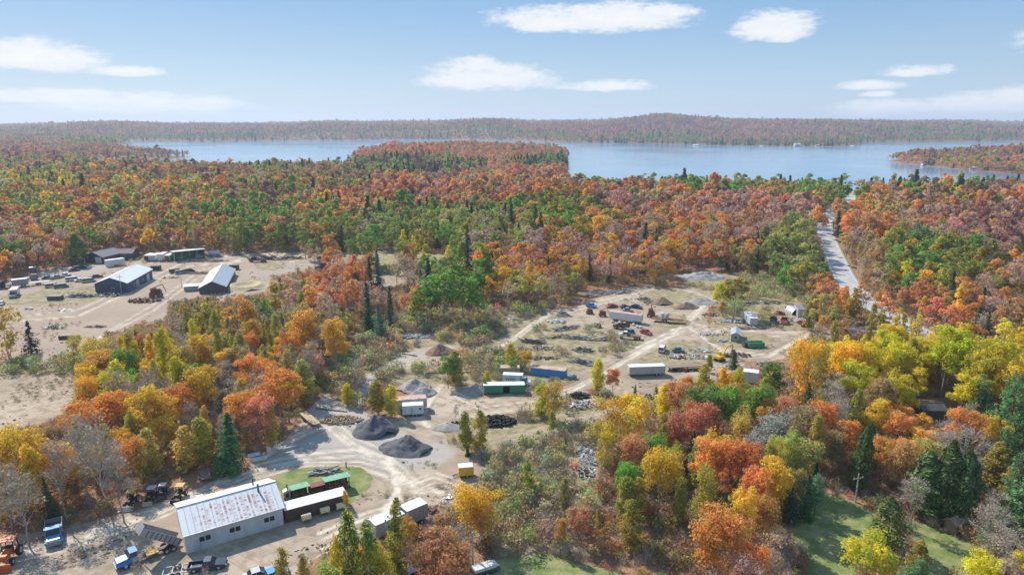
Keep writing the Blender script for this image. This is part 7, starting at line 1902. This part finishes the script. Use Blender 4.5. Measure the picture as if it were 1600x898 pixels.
# undergrowth and brush
SHM = [shrub_mesh(s, 1.7+0.25*(s % 3), 1.4+0.2*(s % 2), 120, 0.26) for s in range(5)]
BRM = [shrub_mesh(20+s, 1.9, 1.5, 26, 0.2, 90) for s in range(3)]
def brush(name, label, n, region, cols, protos, smin, smax, lo=0.4, seed=3, dmax=420):
    r = np.random.default_rng(seed)
    Y = 70+(dmax-70)*r.random(n)**0.8; X = (r.random(n)*2-1)*(0.82*Y+10)
    px, py = project(X, Y, 0*X)
    m = region(px, py)*(0.3+1.4*fbm(X, Y, 9, seed, 3)); ok = m > lo+r.random(n)*0.35
    ok &= sample(NOGROW, px, py) < 0.25
    ok &= free_of_things(X, Y, -0.15)
    X, Y = X[ok], Y[ok]; z = height(X, Y)
    n = len(X); s = smin+(smax-smin)*r.random(n)**1.6
    qx, qy = project(X, Y, z+1.5*s); ok = sample(OBJBOX, qx, qy) < 0.5
    qx, qy = project(X, Y, z+0.7*s); ok &= sample(OBJBOX, qx, qy) < 0.5
    X, Y, z, s = X[ok], Y[ok], z[ok], s[ok]; n = len(X)
    c = np.array(cols); k = r.integers(len(c), size=n); k2 = r.integers(len(c), size=n)
    pick = (fbm(X, Y, 18, seed+5, 2)*len(c)*1.3).astype(int) % len(c); k = np.where(r.random(n) < 0.6, pick, k)
    j = np.exp(r.normal(0, 0.15, (n, 3)))
    o = scatter(name, np.stack([X, Y, z], 1), np.stack([s, s, s*(0.8+0.5*r.random(n))], 1), np.stack([0*X, 0*X, r.random(n)*6.28], 1), c[k]*j, c[k2]*j, r.integers(len(protos), size=n), protos)
    o['label'] = label
    return o
brush('scrub_undergrowth', 'low green and olive brush covering the weedy ground', 24000, lambda x, y: sample(m_scrub, x, y), [(0.36,0.37,0.15), (0.25,0.29,0.11), (0.48,0.42,0.21), (0.54,0.40,0.22), (0.40,0.41,0.17), (0.30,0.33,0.16)], SHM, 0.35, 1.9, 0.45, 3, 300)
brush('forest_undergrowth', 'rust and tan undergrowth between the trees', 52000, lambda x, y: 1-np.maximum(sample(m_scrub, x, y), sample(m_open, x, y)), [(0.44,0.22,0.11), (0.34,0.22,0.14), (0.24,0.23,0.08), (0.50,0.27,0.10), (0.50,0.37,0.12), (0.19,0.21,0.08)], SHM+BRM[:1], 0.35, 1.3, 0.35, 4)
brush('bare_brush', 'bare grey brown twigs of brush on the slopes', 20000, lambda x, y: sample(raster([SCRUB[1], SCRUB[0]]+[[(560,740),(800,760),(1000,700),(1250,620),(1600,600),(1600,898),(700,880)]], 3), x, y)*0.9, [(0.56,0.40,0.30), (0.58,0.48,0.37), (0.60,0.34,0.22), (0.50,0.46,0.31)], BRM, 0.4, 1.25, 0.5, 5, 230)

def litter():
    r = np.random.default_rng(77); n = 26000
    Y = 84+320*r.random(n)**1.3; X = (r.random(n)*2-1)*(0.78*Y+5); px, py = project(X, Y, 0*X)
    clump = fbm(X, Y, 11, 33, 3)
    ok = (sample(NOGROW, px, py) > 0.4) & (sample(m_grass, px, py) < 0.5) & (sample(m_rut, px, py) < 0.2) & (clump > 0.55+0.18*r.random(n)) & free_of_things(X, Y, 0.0)
    X, Y = X[ok], Y[ok]; n = len(X)
    shapes = []
    def stone_mat(nm):
        m, g = new_mat(nm); c = g.attr('tint', 'INSTANCER').outputs['Color']; finish(g, g.node('ShaderNodeBsdfDiffuse', ins={0: c}).outputs[0]); return m
    sm = stone_mat('litter')
    for k in range(3): shapes.append(mesh_from(MB().ico((0, 0, 0.08), 0.2, (1, 1.2, 0.6), 0.3), 'stone', sm))
    shapes.append(mesh_from(MB().box(-0.5, 0.5, -0.08, 0.08, 0.02, 0.08), 'board', sm)); shapes.append(mesh_from(MB().box(-0.25, 0.25, -0.2, 0.2, 0.0, 0.12), 'lump', sm))
    cols = np.array([(0.42,0.39,0.35), (0.26,0.21,0.17), (0.14,0.12,0.11), (0.55,0.52,0.48), (0.34,0.24,0.16)]); c = cols[r.integers(5, size=n)]
    s = 0.5+1.1*r.random(n)**2
    o = scatter('yard_debris', np.stack([X, Y, height(X, Y)], 1), np.stack([s, s, s], 1), np.stack([0*X, 0*X, r.random(n)*6.28], 1), c, c, r.integers(5, size=n), shapes)
    o['label'] = 'loose stones and bits of wood scattered over the gravel yards'
litter()
def weeds():
    r = np.random.default_rng(78); n = 30000
    Y = 84+330*r.random(n)**1.2; X = (r.random(n)*2-1)*(0.78*Y+5); px, py = project(X, Y, 0*X)
    m = sample(m_sand, px, py); cl = fbm(X, Y, 16, 44, 4)
    ok = (m > 0.3) & (sample(m_rut, px, py) < 0.1) & (cl > 0.63+0.12*r.random(n)-0.15*(m < 0.9)) & free_of_things(X, Y, -0.3)
    X, Y = X[ok], Y[ok]; n = len(X); c = np.array([(0.40,0.33,0.18), (0.30,0.30,0.13), (0.46,0.35,0.22), (0.26,0.27,0.12)])[r.integers(4, size=n)]; s = 0.15+0.35*r.random(n)**2
    o = scatter('yard_weeds', np.stack([X, Y, height(X, Y)], 1), np.stack([s*1.3, s*1.3, s], 1), np.stack([0*X, 0*X, r.random(n)*6.28], 1), c, c*0.8, r.integers(5, size=n), SHM)
    o['label'] = 'dry weeds growing in patches on the gravel yards'
weeds()

# ------------------------------------------------------------------ the air: one closed box of thin haze
def build_haze():
    m = bpy.data.materials.new('haze'); m.use_nodes = True; g = NT(m.node_tree); g.n.clear()
    v = g.node('ShaderNodeVolumePrincipled', ins={'Color': (0.72, 0.83, 1.0, 1), 'Density': 0.00012, 'Anisotropy': 0.25})
    g.node('ShaderNodeOutputMaterial', ins={1: v.outputs[0]})
    b = MB().box(-17500, 17500, -300, 11600, -6, 178)
    o = b.build('haze', m); tag(o, 'thin pale haze lying over the whole landscape', kind='stuff')
build_haze()
print('things', len([o for o in SC.objects if o.parent is None]), 'objects', len(SC.objects), 'single trees', len(S), 'far trees', len(ALL)-len(S))
